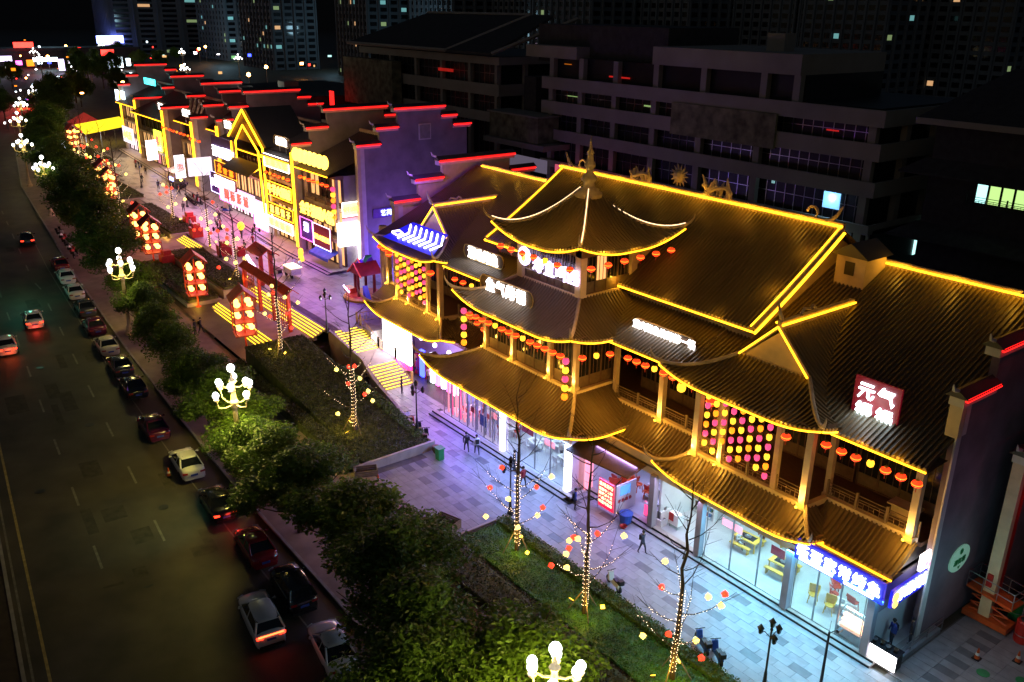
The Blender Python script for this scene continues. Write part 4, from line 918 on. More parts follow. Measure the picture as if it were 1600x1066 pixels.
# bottom right blue shop signs
t = sign('long blue-lit shop sign with big white characters over the corner shop', -24.8, -19.2, 40.25, 4.15, 5.45, 'cblue', '酱哥家常烤鱼', .82, 'ledc', None, pitch=.9, dz=4.6)
MB().box(-21.5, 40.15, 4.28, -19.7, 40.2, 4.42).build('small_lettering', 'ledc', t); MB().box(-24.4, 40.15, 4.28, -22.2, 40.2, 4.5).build('small_lettering', 'ledc', t)
t = sign('side-facing glowing sign with a yellow emblem at the hall’s right corner', 40.9, 44.6, -19.0, 3.75, 4.85, 'cblue', '家常烤鱼', .8, 'ledc', None, axis='y', pitch=.85, dx=.2, dz=4.15)
MB().tube([(-18.95, 41.15, 4.45), (-18.88, 41.15, 4.45)], .3, 12).build('emblem_disc', 'ledk', t); MB().tube([(-18.95, 41.15, 4.0), (-18.88, 41.15, 4.0)], .22, 12).build('emblem_disc', 'ledk', t)
t = sign('small white pig-face lightbox above the side sign', 43.4, 44.4, -18.95, 5.1, 6.1, 'ledw', '', axis='y'); 
MB().tube([(-18.93, 43.9, 5.5), (-18.88, 43.9, 5.5)], .16, 10).build('printed_snout', 'ledpk', t)
lamp('AREA', (-22, 39.6, 4.0), 130, (.5, .8, 1), 5, (0, -.5, -1), 1); 
t = thing('wall_sign', 'oval pale-green wall sign with a flower emblem and an arrow on the dark gable', 'sign', (-18.7, 46.2, 4.0))
E1 = [(-18.82, 47.6 + 1.15 * cos(2 * pi * k / 20), 4.4 + .85 * sin(2 * pi * k / 20)) for k in range(20)]
MB().prism(E1, (.08, 0, 0)).build('board', emis('pale_green_sign', (.35, .75, .55), .18, (.3, .5, .4)), t)
chars('湘忆楼', .42, 'green', t, (-18.72, 47.15, 4.1), (0, 1, 0), pitch=.45); MB().tube([(-18.72, 47.6, 4.9), (-18.7, 47.6, 4.9)], .2, 8).build('emblem_flower', 'green', t)
MB().prism([(-18.72, 47.45, 3.9), (-18.72, 47.75, 3.9), (-18.72, 47.6, 3.7)], (.02, 0, 0)).build('arrow', 'green', t)
# interior lights for the hall
for x, e, c in ((-57.5, 190, (.95, .8, 1)), (-50.5, 190, (.75, .88, 1)), (-46, 150, (.75, .88, 1)), (-39.7, 170, (.7, .7, 1)), (-34, 120, (.95, .95, 1)), (-29.8, 230, (.7, .95, 1)), (-26.6, 170, (.7, .95, 1)), (-22.4, 240, (.7, .97, 1))):
    lamp('AREA', (x, 43.8 if x > -43 else 42.5, 4.5), e * 1.2, tuple(q ** 2.1 for q in c), 2.5, (0, -.15, -1), 1.6)
    f = MB().box(x - .6, 43.5 if x > -43 else 42, 4.52, x + .6, 43.7 if x > -43 else 42.2, 4.58); f.build('ceiling_light', 'ledw', H_)
# light spilling from the shop fronts onto the paving
for x, y, e, c in ((-57, 38.7, 230, (.5, .42, 1)), (-50, 38.7, 200, (.45, .6, 1)), (-45, 38.7, 150, (.5, .65, 1)), (-39.5, 40.2, 150, (.62, .55, 1)), (-34, 40.2, 80, (.8, .75, 1)), (-29, 40.3, 200, (.4, .8, 1)), (-25, 40.3, 190, (.35, .8, 1)), (-21, 40.3, 260, (.35, .8, 1))):
    lamp('AREA', (x, y, 4.4), e * 2.1, tuple(q ** 2.1 for q in c), 4, (0, -.75, -1), .6)
# stage with its white screen in the passage
t = thing('led_screen', 'big blank white screen glowing in the passage under the left wing', 'screen', (-74.5, 41.6, .6))
MB().box(-76.0, 42.0, .6, -70.6, 42.2, 4.2).build('screen_panel', 'ledw', t); MB().box(-76.1, 42.2, .3, -70.5, 42.45, 4.35).build('screen_back', 'black', t); MB().box(-76.0, 41.85, .1, -70.6, 42.2, .6).build('screen_base', emis('pink_glow_base', (1, .05, .35), 1.6), t)
for x in (-75.8, -70.8): MB().box(x - .08, 42.2, 0, x + .08, 42.4, .5).build('leg', 'black', t)
lamp('AREA', (-73.5, 41.6, 2.6), 420, (.9, .75, 1), 5, (0, -1, -.3), 3); lamp('POINT', (-68.5, 42.5, 3.8), 260, (.6, .2, 1), .5); lamp('POINT', (-65, 42.0, 4.0), 220, (.8, .25, 1), .5)
rr = random.Random(5)
for i in range(9):
    x = -70.2 + i * .95; c_ = rr.choice(['ledpk', 'ledc', 'bcloth', 'ledv', 'redboard', 'ledb']); w = rr.uniform(.35, .6)
    o = MB().box(x, 42.2, 0, x + w, 42.5, rr.uniform(1.4, 3.2)).build('lit_display_banner', c_); settle(o, (x, 42.3, 0)); tag(o, '%s glowing banner from the left, right of the white screen' % ORD[i], 'banner', 'banners under the left wing')
MB().box(-79, 45.8, 0, -61, 46, 6).build('back_wall', 'shopw', H_)
# end shopfront of the canopy area
for i in range(4):
    x = -70.6 + i * 2.4
    t = thing('string_lantern', '%s lilac paper lantern under the left wing’s lower eave' % ORD[i], 'lantern', (x, 41.8, 4.2), group='lilac lanterns under the left wing'); MB().ball((x, 41.8, 4.35), .22, 8, 5, 1.1).build('shade', 'ledv', t); MB().tube([(x, 41.8, 4.55), (x, 41.8, 5)], .01, 3).build('cord', 'black', t)

# ---------------------------------------------------------------- the left row of shop-houses
FY = lambda x: 48.8 + max(0, -110 - x) * .066
def shop_house(label, x0, x1, ze, floors, pane, zg=ZP, roofd=8.5, back=0, seed=0):
    xm = (x0 + x1) / 2; yf = FY(xm) + back; roofd -= back; t = thing('shop_house', label, 'building', (xm, yf, zg)); r = random.Random(seed)
    MB().box(x0, yf + 1.0, zg, x1, yf + 16, ze - .2).build('body', 'grey', t)
    fh = (ze - zg) / floors
    for k in range(floors):
        za = zg + k * fh
        MB().box(x0, yf - .1, za + fh - .55, x1, yf + 1.05, za + fh - .15).build('floor_band', 'cream' if k < floors - 1 else 'fascia', t)
        n = max(2, int((x1 - x0) / 2.6)); w = (x1 - x0) / n
        for i in range(n):
            a = x0 + i * w
            f = MB().box(a + .12, yf + .7, za + .3, a + .22, yf + .98, za + fh - .6).box(a + w - .22, yf + .7, za + .3, a + w - .12, yf + .98, za + fh - .6).box(a + .22, yf + .7, za + fh - .75, a + w - .22, yf + .98, za + fh - .6).box(a + .22, yf + .7, za + .3, a + w - .22, yf + .98, za + .4).box(a + w / 2 - .03, yf + .75, za + .4, a + w / 2 + .03, yf + .95, za + fh - .75).build('window_frame', 'wood', t)
            m_ = pane[min(k, len(pane) - 1)]; m_ = m_[(i + k) % len(m_)] if isinstance(m_, tuple) else m_
            MB().box(a + .22, yf + .88, za + .4, a + w - .22, yf + .93, za + fh - .75).build('window_pane', m_, f)
        if k: railing((x0 + .1, yf - .02), (x1 - .1, yf - .02), za - .12, t, max(1, int((x1 - x0) / 3)))
    for x in (x0 + .2, x1 - .2): MB().cbox(x, yf + .1, zg, .35, .35, ze - zg - .3).build('column', 'pillar', t)
    global H_
    sv = H_; 
    slope(t, x0, x1, yf - 1.1, yf + roofd, ze, ze + 3.7, w=.45, led='led', sag=.15, K=4, tilem='tileb', ledr=.06); back_slope(t, x0, x1, yf + roofd, yf + 17.5, ze + 3.7, ze - .3, 'tileb')
    ridge(t, (x0, yf + roofd, ze + 3.65), (x1, yf + roofd, ze + 3.65), None)
    return t
shop_house('corner shop-house of the left row with golden signs and a glazed gallery', -107.5, -98.4, 14.7, 3, ['winy', 'winy', ('winy', 'wglass')], seed=1)
shop_house('narrow shop-house with stacked yellow signs beside the neon gable', -119.3, -110.0, 14.7, 4, ['winy', 'winy', 'wglass', 'wglass'], seed=2)
shop_house('shop-house fronted by a tall double neon gable', -140.8, -119.6, 14.0, 3, ['winw', 'winy', 'wglass'], seed=3)
shop_house('shop-house with white lightboxes between two yellow-edged pilasters', -156.6, -141.6, 13.8, 3, ['winw', 'winy', 'wglass'], back=3.4, seed=4)
shop_house('far shop-house with red lanterns along its eave', -176.6, -157.6, 13.2, 3, [('winy', 'poster'), 'winy', 'wglass'], back=3.0, seed=5)
shop_house('far shop-house with a green-yellow lightbox and drooping neon', -199.4, -177.6, 12.8, 3, [('winy', 'poster'), 'winy', 'wglass'], seed=6)
shop_house('farthest shop-house of the row outlined in yellow neon', -215, -200.4, 13.4, 3, ['winw', 'winy', 'winy'], seed=7)
def fwall(lbl, x, y0, z0, d=(2.2, 2.6, 8.5, 1.8, 2.2), mt='grey', fm='cream', rim=None, zb=ZP - .5):
    a, b, c, d2, e = d; y = y0
    pr = [(y, y + a, z0), (y + a, y + a + b, z0 + 1.9), (y + a + b, y + a + b + c, z0 + 4.1), (y + a + b + c, y + a + b + c + d2, z0 + 2.9), (y + a + b + c + d2, y + a + b + c + d2 + e, z0 + 1.7)]
    return firewall('stepped_gable_wall', lbl, x, .4, pr, zb, wall_mat=mt, front_mat=fm, rim=rim)
def pilaster_leds(x, y0, z0, z1, parent, x2=None):
    for xx in ((x - .15, x + .55) if x2 is None else (x, x2)): MB().tube([(xx, y0 - .5, z0), (xx, y0 - .5, z1)], .09, 5).build('led_strip', 'led', parent)
fA = fwall('big plain purple-grey gable wall at the right end of the left row', -98, 51.8, 18.2, (2.8, 2.6, 6.4, 1.8, 2.2), 'grey')
MB().box(-97.57, 60.2, 18.2, -97.5, 62, 20.2).build('carved_panel', 'white', fA); MB().box(-97.5, 60.35, 18.35, -97.46, 61.85, 20.05).build('carved_panel_field', 'conc', fA)
fB = fwall('gable wall between the corner shop-house and the narrow one, pilaster lit yellow', -110, 48.8, 17.2, fm='cream'); pilaster_leds(-110, 48.8, 3.5, 16, fB, -109.55)
fC = fwall('gable wall left of the neon gable with a yellow-lined pilaster', -141.2, 50.4, 17.0); pilaster_leds(-141.2, 50.4, 9, 16, fC)
fD = fwall('bluish gable wall with a yellow-lined edge above the big white lightbox', -157, 51.6, 15.8, (2.4, 3.0, 8, 2, 2), 'grey'); pilaster_leds(-157, 51.6, 4, 15, fD)
fE = fwall('broad tan gable wall with a yellow-lined front edge and white frame', -177, 52.9, 15.6, (5, 3.0, 7, 2, 2), 'greyb', 'cream'); pilaster_leds(-177, 52.9, 4, 15, fE)
fF = fwall('far gable wall whose pilaster is outlined in bright yellow', -200, 54.4, 15.4, (6, 2, 6, 2, 2)); pilaster_leds(-200, 54.4, 4, 15, fF)
fG = fwall('farthest small stepped gable above the pale-blue sign', -215.5, 55.6, 17, (2, 2, 6, 2, 2)); pilaster_leds(-215.5, 55.6, 5, 15, fG)
# neon gable
t = thing('neon_gable', 'tall double gable outlined in bright yellow neon tubes', 'neon sign', (-125.8, 48.6, ZP))
for pts, r_ in (([(-119.3, 48.4, 5.2), (-119.2, 48.3, 15.4), (-125.6, 48.3, 20.0), (-132.6, 48.6, 15.6)], .15), ([(-120.3, 48.3, 6.2), (-120.6, 48.2, 14.8), (-125.6, 48.2, 17.9), (-129.4, 48.4, 15.2), (-129.4, 48.4, 12.8)], .14), ([(-131.4, 48.5, 15.0), (-131.3, 48.4, 12.4)], .12), ([(-120.6, 48.2, 12.4), (-122.6, 48.2, 11.7), (-126, 48.3, 10.6)], .08)):
    MB().tube(pts, r_, 6).build('neon_tube', 'led', t)
MB().prism([(-132.6, 48.7, 15.6), (-119.2, 48.7, 15.4), (-125.6, 48.7, 19.9)], (0, .3, 0)).build('gable_board', 'fascia', t)
for sx in (-119.4, -132.4): MB().prism([(sx, 48.7, 15.5), (sx + (.4 if sx > -125 else -.4), 48.7, 15.5), (-125.6, 48.7, 20.3), (-125.6, 48.7, 20.0)], (0, 7, 0)).build('gable_roof', 'tileb', t)
MB().prism([(-131, 46.6, 11.3), (-121, 46.6, 11.3), (-121, 48.7, 12.7), (-131, 48.7, 12.7)], (0, 0, .12)).build('entrance_hood', 'tileb', t)
# signs of the row
sign('golden six-character sign mounted across the corner shop-house gallery', -108.0, -98.4, 48.3, 8.3, 10.3, 'fascia', '金牛油碟火锅', 1.75, 'ledk', None, pitch=1.58, dz=8.7, th=.1)
sign('yellow-on-white sign with six characters turning the corner shop-house', 49.3, 52.6, -98.1, 9.6, 11.3, 'bdwarm', '金牛油碟火锅', .66, 'ledk', 'ledw', axis='y', pitch=.55, join=True)
t = thing('roof_letters', 'row of seven glowing oval letters on the corner shop-house eave', 'sign', (-103, 47.8, 15.1))
for i in range(7): MB().ball((-107.3 + i * 1.35, 47.8, 16.2), .55, 8, 6, 1.6).build('letter', 'ledk', t)
sign('violet lightbox with a white figure beside the corner shop-house door', -108.2, -104.6, 48.2, 5.2, 8.0, 'violet', '湘', 1.3, 'ledv', 'ledpk', dz=6.4)
sign('crimson menu lightbox with white and yellow lettering over the blue awning', -104.4, -99.6, 48.2, 5.0, 7.9, 'redboard', '特色火锅烤鱼', .72, 'ledk', 'ledv', pitch=.76, dz=6.0)
sign('blazing white lightbox on the right side of the corner shop-house', 48.6, 51.8, -97.9, 5.9, 8.8, 'ledw', axis='y', th=.5)
MB().tube([(-98.2, 48.9, 2.7), (-98.2, 48.9, 5.9)], .12, 6)
t = thing('light_column', 'thin white light column under the blazing white lightbox', 'lamp', (-98, 51, 2.7)); MB().cbox(-98, 51.4, 2.7, .3, .3, 3.1).build('tube', 'ledw', t); MB().cbox(-98, 51.4, 2.7, .5, .5, .2).build('base', 'steel', t)
t = thing('awning', 'dark blue sloping awning over the corner shop-house door', 'awning', (-101, 48, 4.4)); MB().prism([(-104, 48.9, 5.0), (-98.6, 48.9, 5.0), (-98.6, 47.2, 4.3), (-104, 47.2, 4.3)], (0, 0, .06)).build('canvas', 'bcloth', t); MB().box(-104, 47.15, 4.0, -98.6, 47.2, 4.3).build('valance', 'bcloth', t)
t = thing('arrow_sign', 'white neon outline arrow pointing right on the purple gable wall', 'sign', (-97.4, 56, 7.5))
ar = [(55.0, 6.9), (55.4, 6.3), (57.6, 7.8), (57.9, 7.3), (58.5, 9.0), (56.8, 8.9), (57.1, 8.5), (55.0, 6.9)]
MB().tube([(-97.35, y_, z_ - .6) for y_, z_ in ar], .1, 5).build('neon_tube', 'ledw', t); MB().prism([(-97.42, y_, z_ - .6) for y_, z_ in ar[:-1]][::-1], (.05, 0, 0)).build('arrow_field', 'bluesign' if 0 else 'violet', t)
sign('purple window band with small pictures below the side of the corner sign', 49.3, 52.8, -98.15, 7.8, 9.3, 'poster', '', axis='y')
t = sign('dim blue lettering sign on the purple gable wall', 53.2, 58.6, -97.45, 9.0, 10.2, 'violet', '艺苑广场', .8, 'bluesign', None, axis='y', th=.06); 
sign('white board with four yellow characters at the top of the narrow shop-house', -118.6, -110.6, 48.2, 13.2, 14.9, 'bdwarm', '土菜大馆', 1.45, 'ledk', 'ledw', pitch=1.85)
sign('glowing yellow five-character sign in the middle of the narrow shop-house', -118.4, -110.4, 48.2, 9.3, 11.2, 'redboard', '牛羊火锅城', 1.5, 'ledk', 'led', pitch=1.5)
sign('amber four-character sign low on the narrow shop-house', -118.6, -110.4, 48.2, 6.6, 8.2, 'fascia', '湘菜馆子', 1.1, 'ledk', 'led', pitch=1.8)
sign('pale lightbox with yellow characters over the narrow shop-house windows', -118.6, -110.4, 48.0, 4.9, 6.3, 'bdwarm', '老火锅店', 1.1, 'ledk', 'ledw', pitch=1.8)
plaque('small glowing plaque on the narrow shop-house roof', -117.6, -112.6, 49.4, 16.1, 17.4, '福满楼', 1.1, 2)
sign('dark violet sign with white characters left of the neon gable', -140.2, -130.6, 48.6, 11.6, 14.9, 'violet', '酒吧桌游馆', 1.75, 'ledw', None, pitch=1.75, dz=12.0)
t = sign('red and orange ornate sign below the dark violet one', -139, -130.2, 48.4, 9.2, 11.2, 'redboard', '龙虾城', 1.5, 'lora', 'lyel', pitch=2.4)
sign('white glowing characters under the ornate red sign', -140, -131, 48.4, 7.4, 9.0, 'redboard', '湘阁里酒楼', 1.4, 'ledw', None, pitch=1.7)
sign('huge white lightbox across the ground floor under the neon gable', -139.5, -125.5, 48.9, 4.9, 7.6, 'bdw', '国际影城', 1.7, 'redsign', 'ledpk', pitch=2.6)
sign('second white lightbox stepping down beside the huge one', -125.2, -120.4, 48.6, 3.3, 7.4, 'bdw', '茶', 2.6, 'bluesign', 'ledpk')
plaque('small glowing plaque on the roof left of the neon gable', -138.8, -134.2, 50.2, 16.0, 17.4, '聚友', 1.2, 2)
sign('great blank white lightbox sticking out over the lane', 48.4, 52.4, -152.0, 6.6, 9.6, 'bdw', axis='y', th=.5)
sign('white lightbox with faint characters facing the lane before the neon gable', -146.4, -141.6, 50.0, 5.0, 8.4, 'violet', '串串香', 1.3, 'ledw', 'ledv', pitch=1.5)
plaque('glowing plaque on the roof above the lantern-lit balcony', -165, -159.5, 52.4, 15.2, 16.6, '烤全羊', 1.2, 2)
plaque('far glowing plaque near the tan gable wall', -183.5, -179.2, 53.8, 14.6, 16, '饭店', 1.2, 2)
sign('round white emblem signs stacked over the lane', 49.6, 51.2, -163.0, 4.6, 8.6, 'bdw', '面', 1.2, 'redsign', 'ledw', axis='y', th=.3)
sign('greenish-yellow lightbox on the far shop-house', -187, -182.5, 53.4, 6.4, 10.4, emis('lime_board', (.8, 1, .05), 2.2), '喜', 2, 'redsign', None)
sign('white lightbox leaning over the far lane', 51.4, 53.4, -186, 4.6, 8.4, 'bdw', '串', 1.5, 'bluesign', 'ledw', axis='y', th=.3)
sign('white sign cluster at the far end of the row', -213, -205, 54.2, 5, 8.4, 'bdw', '小吃街', 2, 'ledk', None)
sign('pale blue slanted lightbox above the farthest shop-house', -219.5, -212.5, 55.4, 13.2, 15.6, 'ledc', '', 1)
sign('small teal sign behind the farthest gable', -207, -199.5, 58.5, 17.6, 18.9, 'cyansign', '')
t = thing('metal_gate_sign', 'ladder-like row of pale metal brackets on a far roof', 'roof fitting', (-168, 56.5, 16))
for i in range(4): MB().tube([(-171.5 + i * 2.2, 56.6, 17.6), (-171.5 + i * 2.2 + .4, 56.2, 16.4), (-171.5 + i * 2.2, 55.8, 15.2)], .25, 5).build('bracket', 'ridge', t)
# row lighting: unseen lights added for the spill of the signs
for x, y, z, e, c, w in ((-103, 45.6, 8.5, 900, (.55, .14, 1), 8), (-86, 42.5, 9, 800, (.4, .14, 1), 4), (-115, 45.2, 8.5, 800, (1, .3, .5), 8), (-129, 45.0, 9, 1500, (1, .22, .6), 12), (-143, 46.2, 8.5, 1100, (1, .4, .75), 10), (-160, 48, 8.5, 900, (1, .55, .5), 12), (-180, 49.5, 8.5, 900, (1, .6, .35), 14), (-204, 51.5, 8.5, 800, (1, .7, .45), 10)):
    lamp('AREA', (x, y, z), e * .6, c, w, (0, -.42, -1), 3)
for x, y, z, e, c in ((-152, 54.6, 8, 160, (.75, .6, 1)), (-172, 55.5, 7.5, 150, (1, .7, .35)), (-129, 47, 9.5, 200, (1, .45, .6)), (-113, 47, 12, 120, (1, .6, .2)), (-103, 47, 12, 120, (1, .6, .25))):
    lamp('POINT', (x, y, z), e * .5, c, .4)
for q in ((-103, 48.0, 18.0, 120), (-115, 49.6, 18.9, 190), (-131.5, 50.5, 19.2, 120), (-136.5, 50.4, 18.6, 160), (-149, 54, 12.5, 160), (-162, 52.8, 17.4, 200), (-170, 56, 12, 140), (-181, 54.4, 17, 200), (-206, 56, 18, 150)): lamp('POINT', q[:3], q[3], (1, .62, .5), .4)  # added at the roof signs to brighten the gable walls
lamp('POINT', (-95.2, 54.5, 5.0), 600, (.18, .1, 1), .5); lamp('POINT', (-88, 45.5, 7.5), 330, (.3, .12, 1), .5); lamp('POINT', (-92, 56, 9), 500, (.4, .15, 1), .5); lamp('POINT', (-84, 47, 7.5), 260, (.45, .2, 1), .5)  # unseen lights added to tint gable wall and plaza blue-purple
# two black-edged steps in front of the row
for k, (o, z) in enumerate(((.9, 0), (.45, .15))):
    strip(lambda x: FY(x) - 1.4 - o, lambda x: FY(x) + 1.2, lambda x: ZP + z + .14, [-97.5, -110, -125, -141, -157, -177, -200, -216]).build('front_step', 'granite', kind='structure')
    mb = MB(); XX = [-97.5, -110, -125, -141, -157, -177, -200, -216]; vs = []
    for x in XX: vs += [(x, FY(x) - 1.4 - o, ZP + z - .05), (x, FY(x) - 1.4 - o, ZP + z + .14)]
    mb.add(vs, [(2 * i, 2 * i + 1, 2 * i + 3, 2 * i + 2) for i in range(len(XX) - 1)]).build('step_edge', 'black', kind='structure')

# ---------------------------------------------------------------- the shopping mall behind
def mall_block(label, x0, x1, y0, y1, slabs_, colw, colx, zb=0, name='shopping_mall', wallz=None, par=1.6, bandm='mall'):
    t = thing(name, label, 'building', ((x0 + x1) / 2, y0, zb))
    MB().box(x0 + 1.6, y0 + 1.6, zb, x1 - 1.6, y1 - 1.6, slabs_[0][1]).build('glass_wall', 'mallglass', t)
    for z0, z1 in slabs_:
        MB().box(x0, y0, z0, x1, y0 + .35, z1).box(x1 - .35, y0 + .35, z0, x1, y1, z1).box(x0, y0 + .35, z0, x0 + .35, y1, z1).build('parapet_band', bandm, t)
        MB().box(x0 + .35, y0 + .35, z0 + .05, x1 - .35, y1, z0 + .3).build('floor_plate', 'malld', t)
    zs_ = [z for s in slabs_ for z in s]
    for i in range(len(slabs_)):
        zt = slabs_[i][0]; zb_ = slabs_[i + 1][1] if i + 1 < len(slabs_) else zb
        for x in colx: MB().box(x - colw / 2, y0 + .5, zb_ - .9, x + colw / 2, y0 + 1.2, zt + .05).build('column', bandm, t)
        for y in [y0 + 6 * k for k in range(1, int((y1 - y0) / 6) + 1)]: MB().box(x1 - 1.2, y - colw / 2, zb_ - .9, x1 - .5, y + colw / 2, zt + .05).build('column', bandm, t)
        for k, (xa, xb) in enumerate(zip(colx, colx[1:])):
            f = MB(); n = max(2, int((xb - xa) / 1.3))
            for q in range(n + 1): xx = xa + (xb - xa) * q / n; f.box(xx - .03, y0 + 1.5, zb_ - .7, xx + .03, y0 + 1.58, zt)
            f.box(xa, y0 + 1.48, (zt + zb_) / 2 - .03, xb, y0 + 1.56, (zt + zb_) / 2 + .03).build('mullions', 'steel', t)
    return t
mA = mall_block('long dark mall building with pale floor bands behind the tiled hall', -106, -50.5, 87, 110, [(22.9, 24.6), (19.4, 21.2), (15.6, 17.2), (11.6, 12.6)], .9, [-104.5, -98, -91, -83.5, -75.5, -66.5, -52])
MB().box(-84, 87.3, 27.4, -61.5, 104, 29.6).build('upper_parapet', 'mall', mA); MB().box(-110.5, 90, 26.5, -84, 104, 31.8).build('penthouse_wall', 'malld', mA)
MB().box(-110.5, 87.5, 27.2, -99, 90, 28.9).build('upper_parapet', 'mall', mA); MB().box(-106, 88.6, 24.6, -61.5, 104, 27.4).build('top_glass_wall', 'mallglass', mA)
for x in (-104.5, -98, -91, -83.5, -75.5, -66.5, -62): MB().box(x - .45, 87.6, 24.4, x + .45, 88.4, 27.4).build('column', 'mall', mA)
MB().box(-70, 92, 29.6, -67.5, 94, 31.6).build('roof_box', 'mall', mA)
rp = MB().box(-79.5, 86.6, 19.2, -63.5, 86.95, 23.1).build('carved_relief', 'relief', mA)
bb = MB().box(-115, 84, 15.2, -103, 88, 18.9).build('carved_relief_box', 'relief', mA); MB().box(-116, 83.5, 14.3, -101, 89, 15.1).build('relief_base', 'mall', mA); MB().box(-115.3, 83.7, 18.9, -102.7, 88.3, 19.1).build('relief_cap', 'mall', mA)
# lit rooms
f = MB().box(-57.3, 88.4, 13.4, -55.2, 88.5, 15.2).build('lit_room', 'winb', mA); lamp('POINT', (-56.2, 88.2, 14.6), 110, (.5, .75, 1), .3)
for x0, x1, z0, z1, m_ in ((-101.6, -98.6, 22.0, 22.1, 'wing'), (-86, -83.6, 21.9, 22.1, 'wing'), (-93, -89, 25.2, 25.4, 'redsign'), (-102.5, -101, 26.4, 26.5, 'lora'), (-58, -56.5, 21.8, 21.95, 'redsign'), (-53.5, -51.8, 20.2, 20.6, 'redsign'), (-64.4, -64.0, 15, 16.5, 'win')):
    MB().box(x0, 88.3, z0, x1, 88.42, z1).build('lit_window', emis('dim_' + m_, tuple(M[m_].node_tree.nodes['Principled BSDF'].inputs['Emission Color'].default_value)[:3], .3), mA)
for i, (x0, x1, z0, z1, m_, lb) in enumerate(((-101, -86, 10.2, 12.4, emis('dim_pink_hoarding', (.8, .12, .2), .55), 'pink and red hoarding with pale lettering along the mall’s base'), (-115, -103, 10.6, 12.6, emis('dim_grey_hoarding', (.3, .25, .35), .25), 'dim grey hoarding with pictures below the carved relief'), (-85, -77, 8.4, 9.8, emis('teal_hoarding', (.03, .4, .45), .35), 'teal shop sign at the mall’s base behind the dragons'), (-101.5, -98, 7.4, 9.2, emis('sky_panel', (.03, .3, .7), .6), 'small sky-blue panel behind the hall’s left ridge'))):
    t = sign(lb, x0, x1, 85.8, z0, z1, m_, '新国美食主题文化' if i == 0 else '', 1.2, 'white', None, join=True, name='hoarding')
for i in range(12):
    x = -72 + i * 1.7; MB().box(x, 87.9, 8.4, x + 1.2, 88.0, 10.6).build('shop_window', emis('dim_shop_%d' % i, ((.3, .7, .7), (.6, .6, .5), (.2, .3, .4))[i % 3], (.25, .12, .5, .08)[i % 4]), mA)
for x in range(-60, -50, 3): MB().box(x, 87.6, 6, x + .3, 87.9, 12).build('column', 'mall', mA)
MB().box(-50.6, 88, 3, -50.5, 108, 12).build('side_glass', 'mallglass', mA); MB().box(-50.45, 97, 8, -50.4, 98.6, 11.6).build('lit_door', 'win', mA)
lamp('POINT', (-56, 86, 10.5), 60, (.6, 1, .8), .5)
MB().box(-56, 84, 6.2, -44, 112, 6.5).build('deck', 'conc', mA); MB().box(-44.4, 84, 6.5, -44, 112, 8.3).build('deck_parapet', 'mall', mA)
mB = mall_block('second dark mall block with a pitched dark roof, left of the first', -164, -118, 88, 112, [(25.4, 26.6), (20.6, 22.4), (16.4, 18)], .7, [-163, -153, -144, -135.5, -127, -119.5])
MB().prism([(-166, 86.5, 26.9), (-118, 86.5, 26.9), (-118, 99, 32.5), (-156, 99, 32.5)], (0, 0, .4)).build('pitched_roof', 'malld', mB)
for a, b in (((-166, 86.5, 27.2), (-131, 86.5, 27.2)), ((-156, 99, 32.9), (-124, 99, 32.9)), ((-131, 86.5, 27.2), (-124, 99, 32.9)), ((-118, 86.5, 27.2), (-112, 99, 32.5))): MB().tube([a, b], .3, 4).build('roof_edge', 'mall', mB)
MB().box(-166.5, 85.6, 16, -147.5, 87.6, 24.6).build('carved_relief', 'relief', mB)
MB().box(-136, 88.2, 23.6, -131.5, 88.4, 24.1).build('painted_reflection', emis('dim_red_reflection', (1, .03, .02), .2), mB)  # red reflection painted as a glowing panel on the glass
MB().box(-114, 90, 0, -111, 108, 24).build('link_wall', 'malld', mB)
mC = thing('low_building', 'low dim building with rooftop lamps between the shop row and the mall', 'building', (-176, 78, 0))
MB().box(-205, 74, 0, -168, 100, 17).build('body', 'malld', mC); MB().box(-205, 73.8, 15.6, -168, 74, 17.4).build('parapet_band', 'mall', mC); MB().box(-172, 74, 17.4, -169, 77, 20).build('stair_head', 'mall', mC)
lamp('POINT', (-175, 72, 19), 240, (.9, 1, .85), .4)
t = sign('small glowing red vertical sign on the low dim building', -166, -164.4, 82, 15.4, 18.2, 'ledr', '', 1)
# hotel at the right edge
mD = thing('hotel_building', 'black-looking hotel at the right edge with one green-lit room', 'building', (-38, 90, 0))
MB().box(-46.5, 90, 0, -10, 110, 24).build('body', 'malld', mD)
MB().prism([(-48, 88.5, 23.9), (-8, 88.5, 23.9), (-8, 99, 28.5), (-44, 99, 28.5)], (0, 0, .3)).build('roof', 'malld', mD); MB().box(-48, 88.4, 23.6, -8, 88.6, 24.2).build('eave_band', 'mall', mD)
MB().prism([(-49, 88.4, 18.6), (-8, 88.4, 18.6), (-8, 90, 20), (-47, 90, 20)], (0, 0, .2)).build('skirt_roof', 'malld', mD); MB().prism([(-49, 88, 12), (-8, 88, 12), (-8, 90, 13.4), (-47, 90, 13.4)], (0, 0, .2)).build('skirt_roof', 'malld', mD)
for i in range(4):
    x = -41.4 + i * 1.25
    f = MB().box(x, 89.85, 16.4, x + .08, 89.98, 18.4).box(x + 1.12, 89.85, 16.4, x + 1.2, 89.98, 18.4).box(x + .08, 89.85, 18.3, x + 1.12, 89.98, 18.4).box(x + .08, 89.85, 16.4, x + 1.12, 89.98, 16.5).build('window_frame', 'black', mD)
    MB().box(x + .08, 89.93, 16.5, x + 1.12, 89.96, 18.3).build('window_pane', 'win' if i == 0 else 'wing', f)
railing((-42, 89.4), (-36, 89.4), 16.2, mD, 3, 'black')
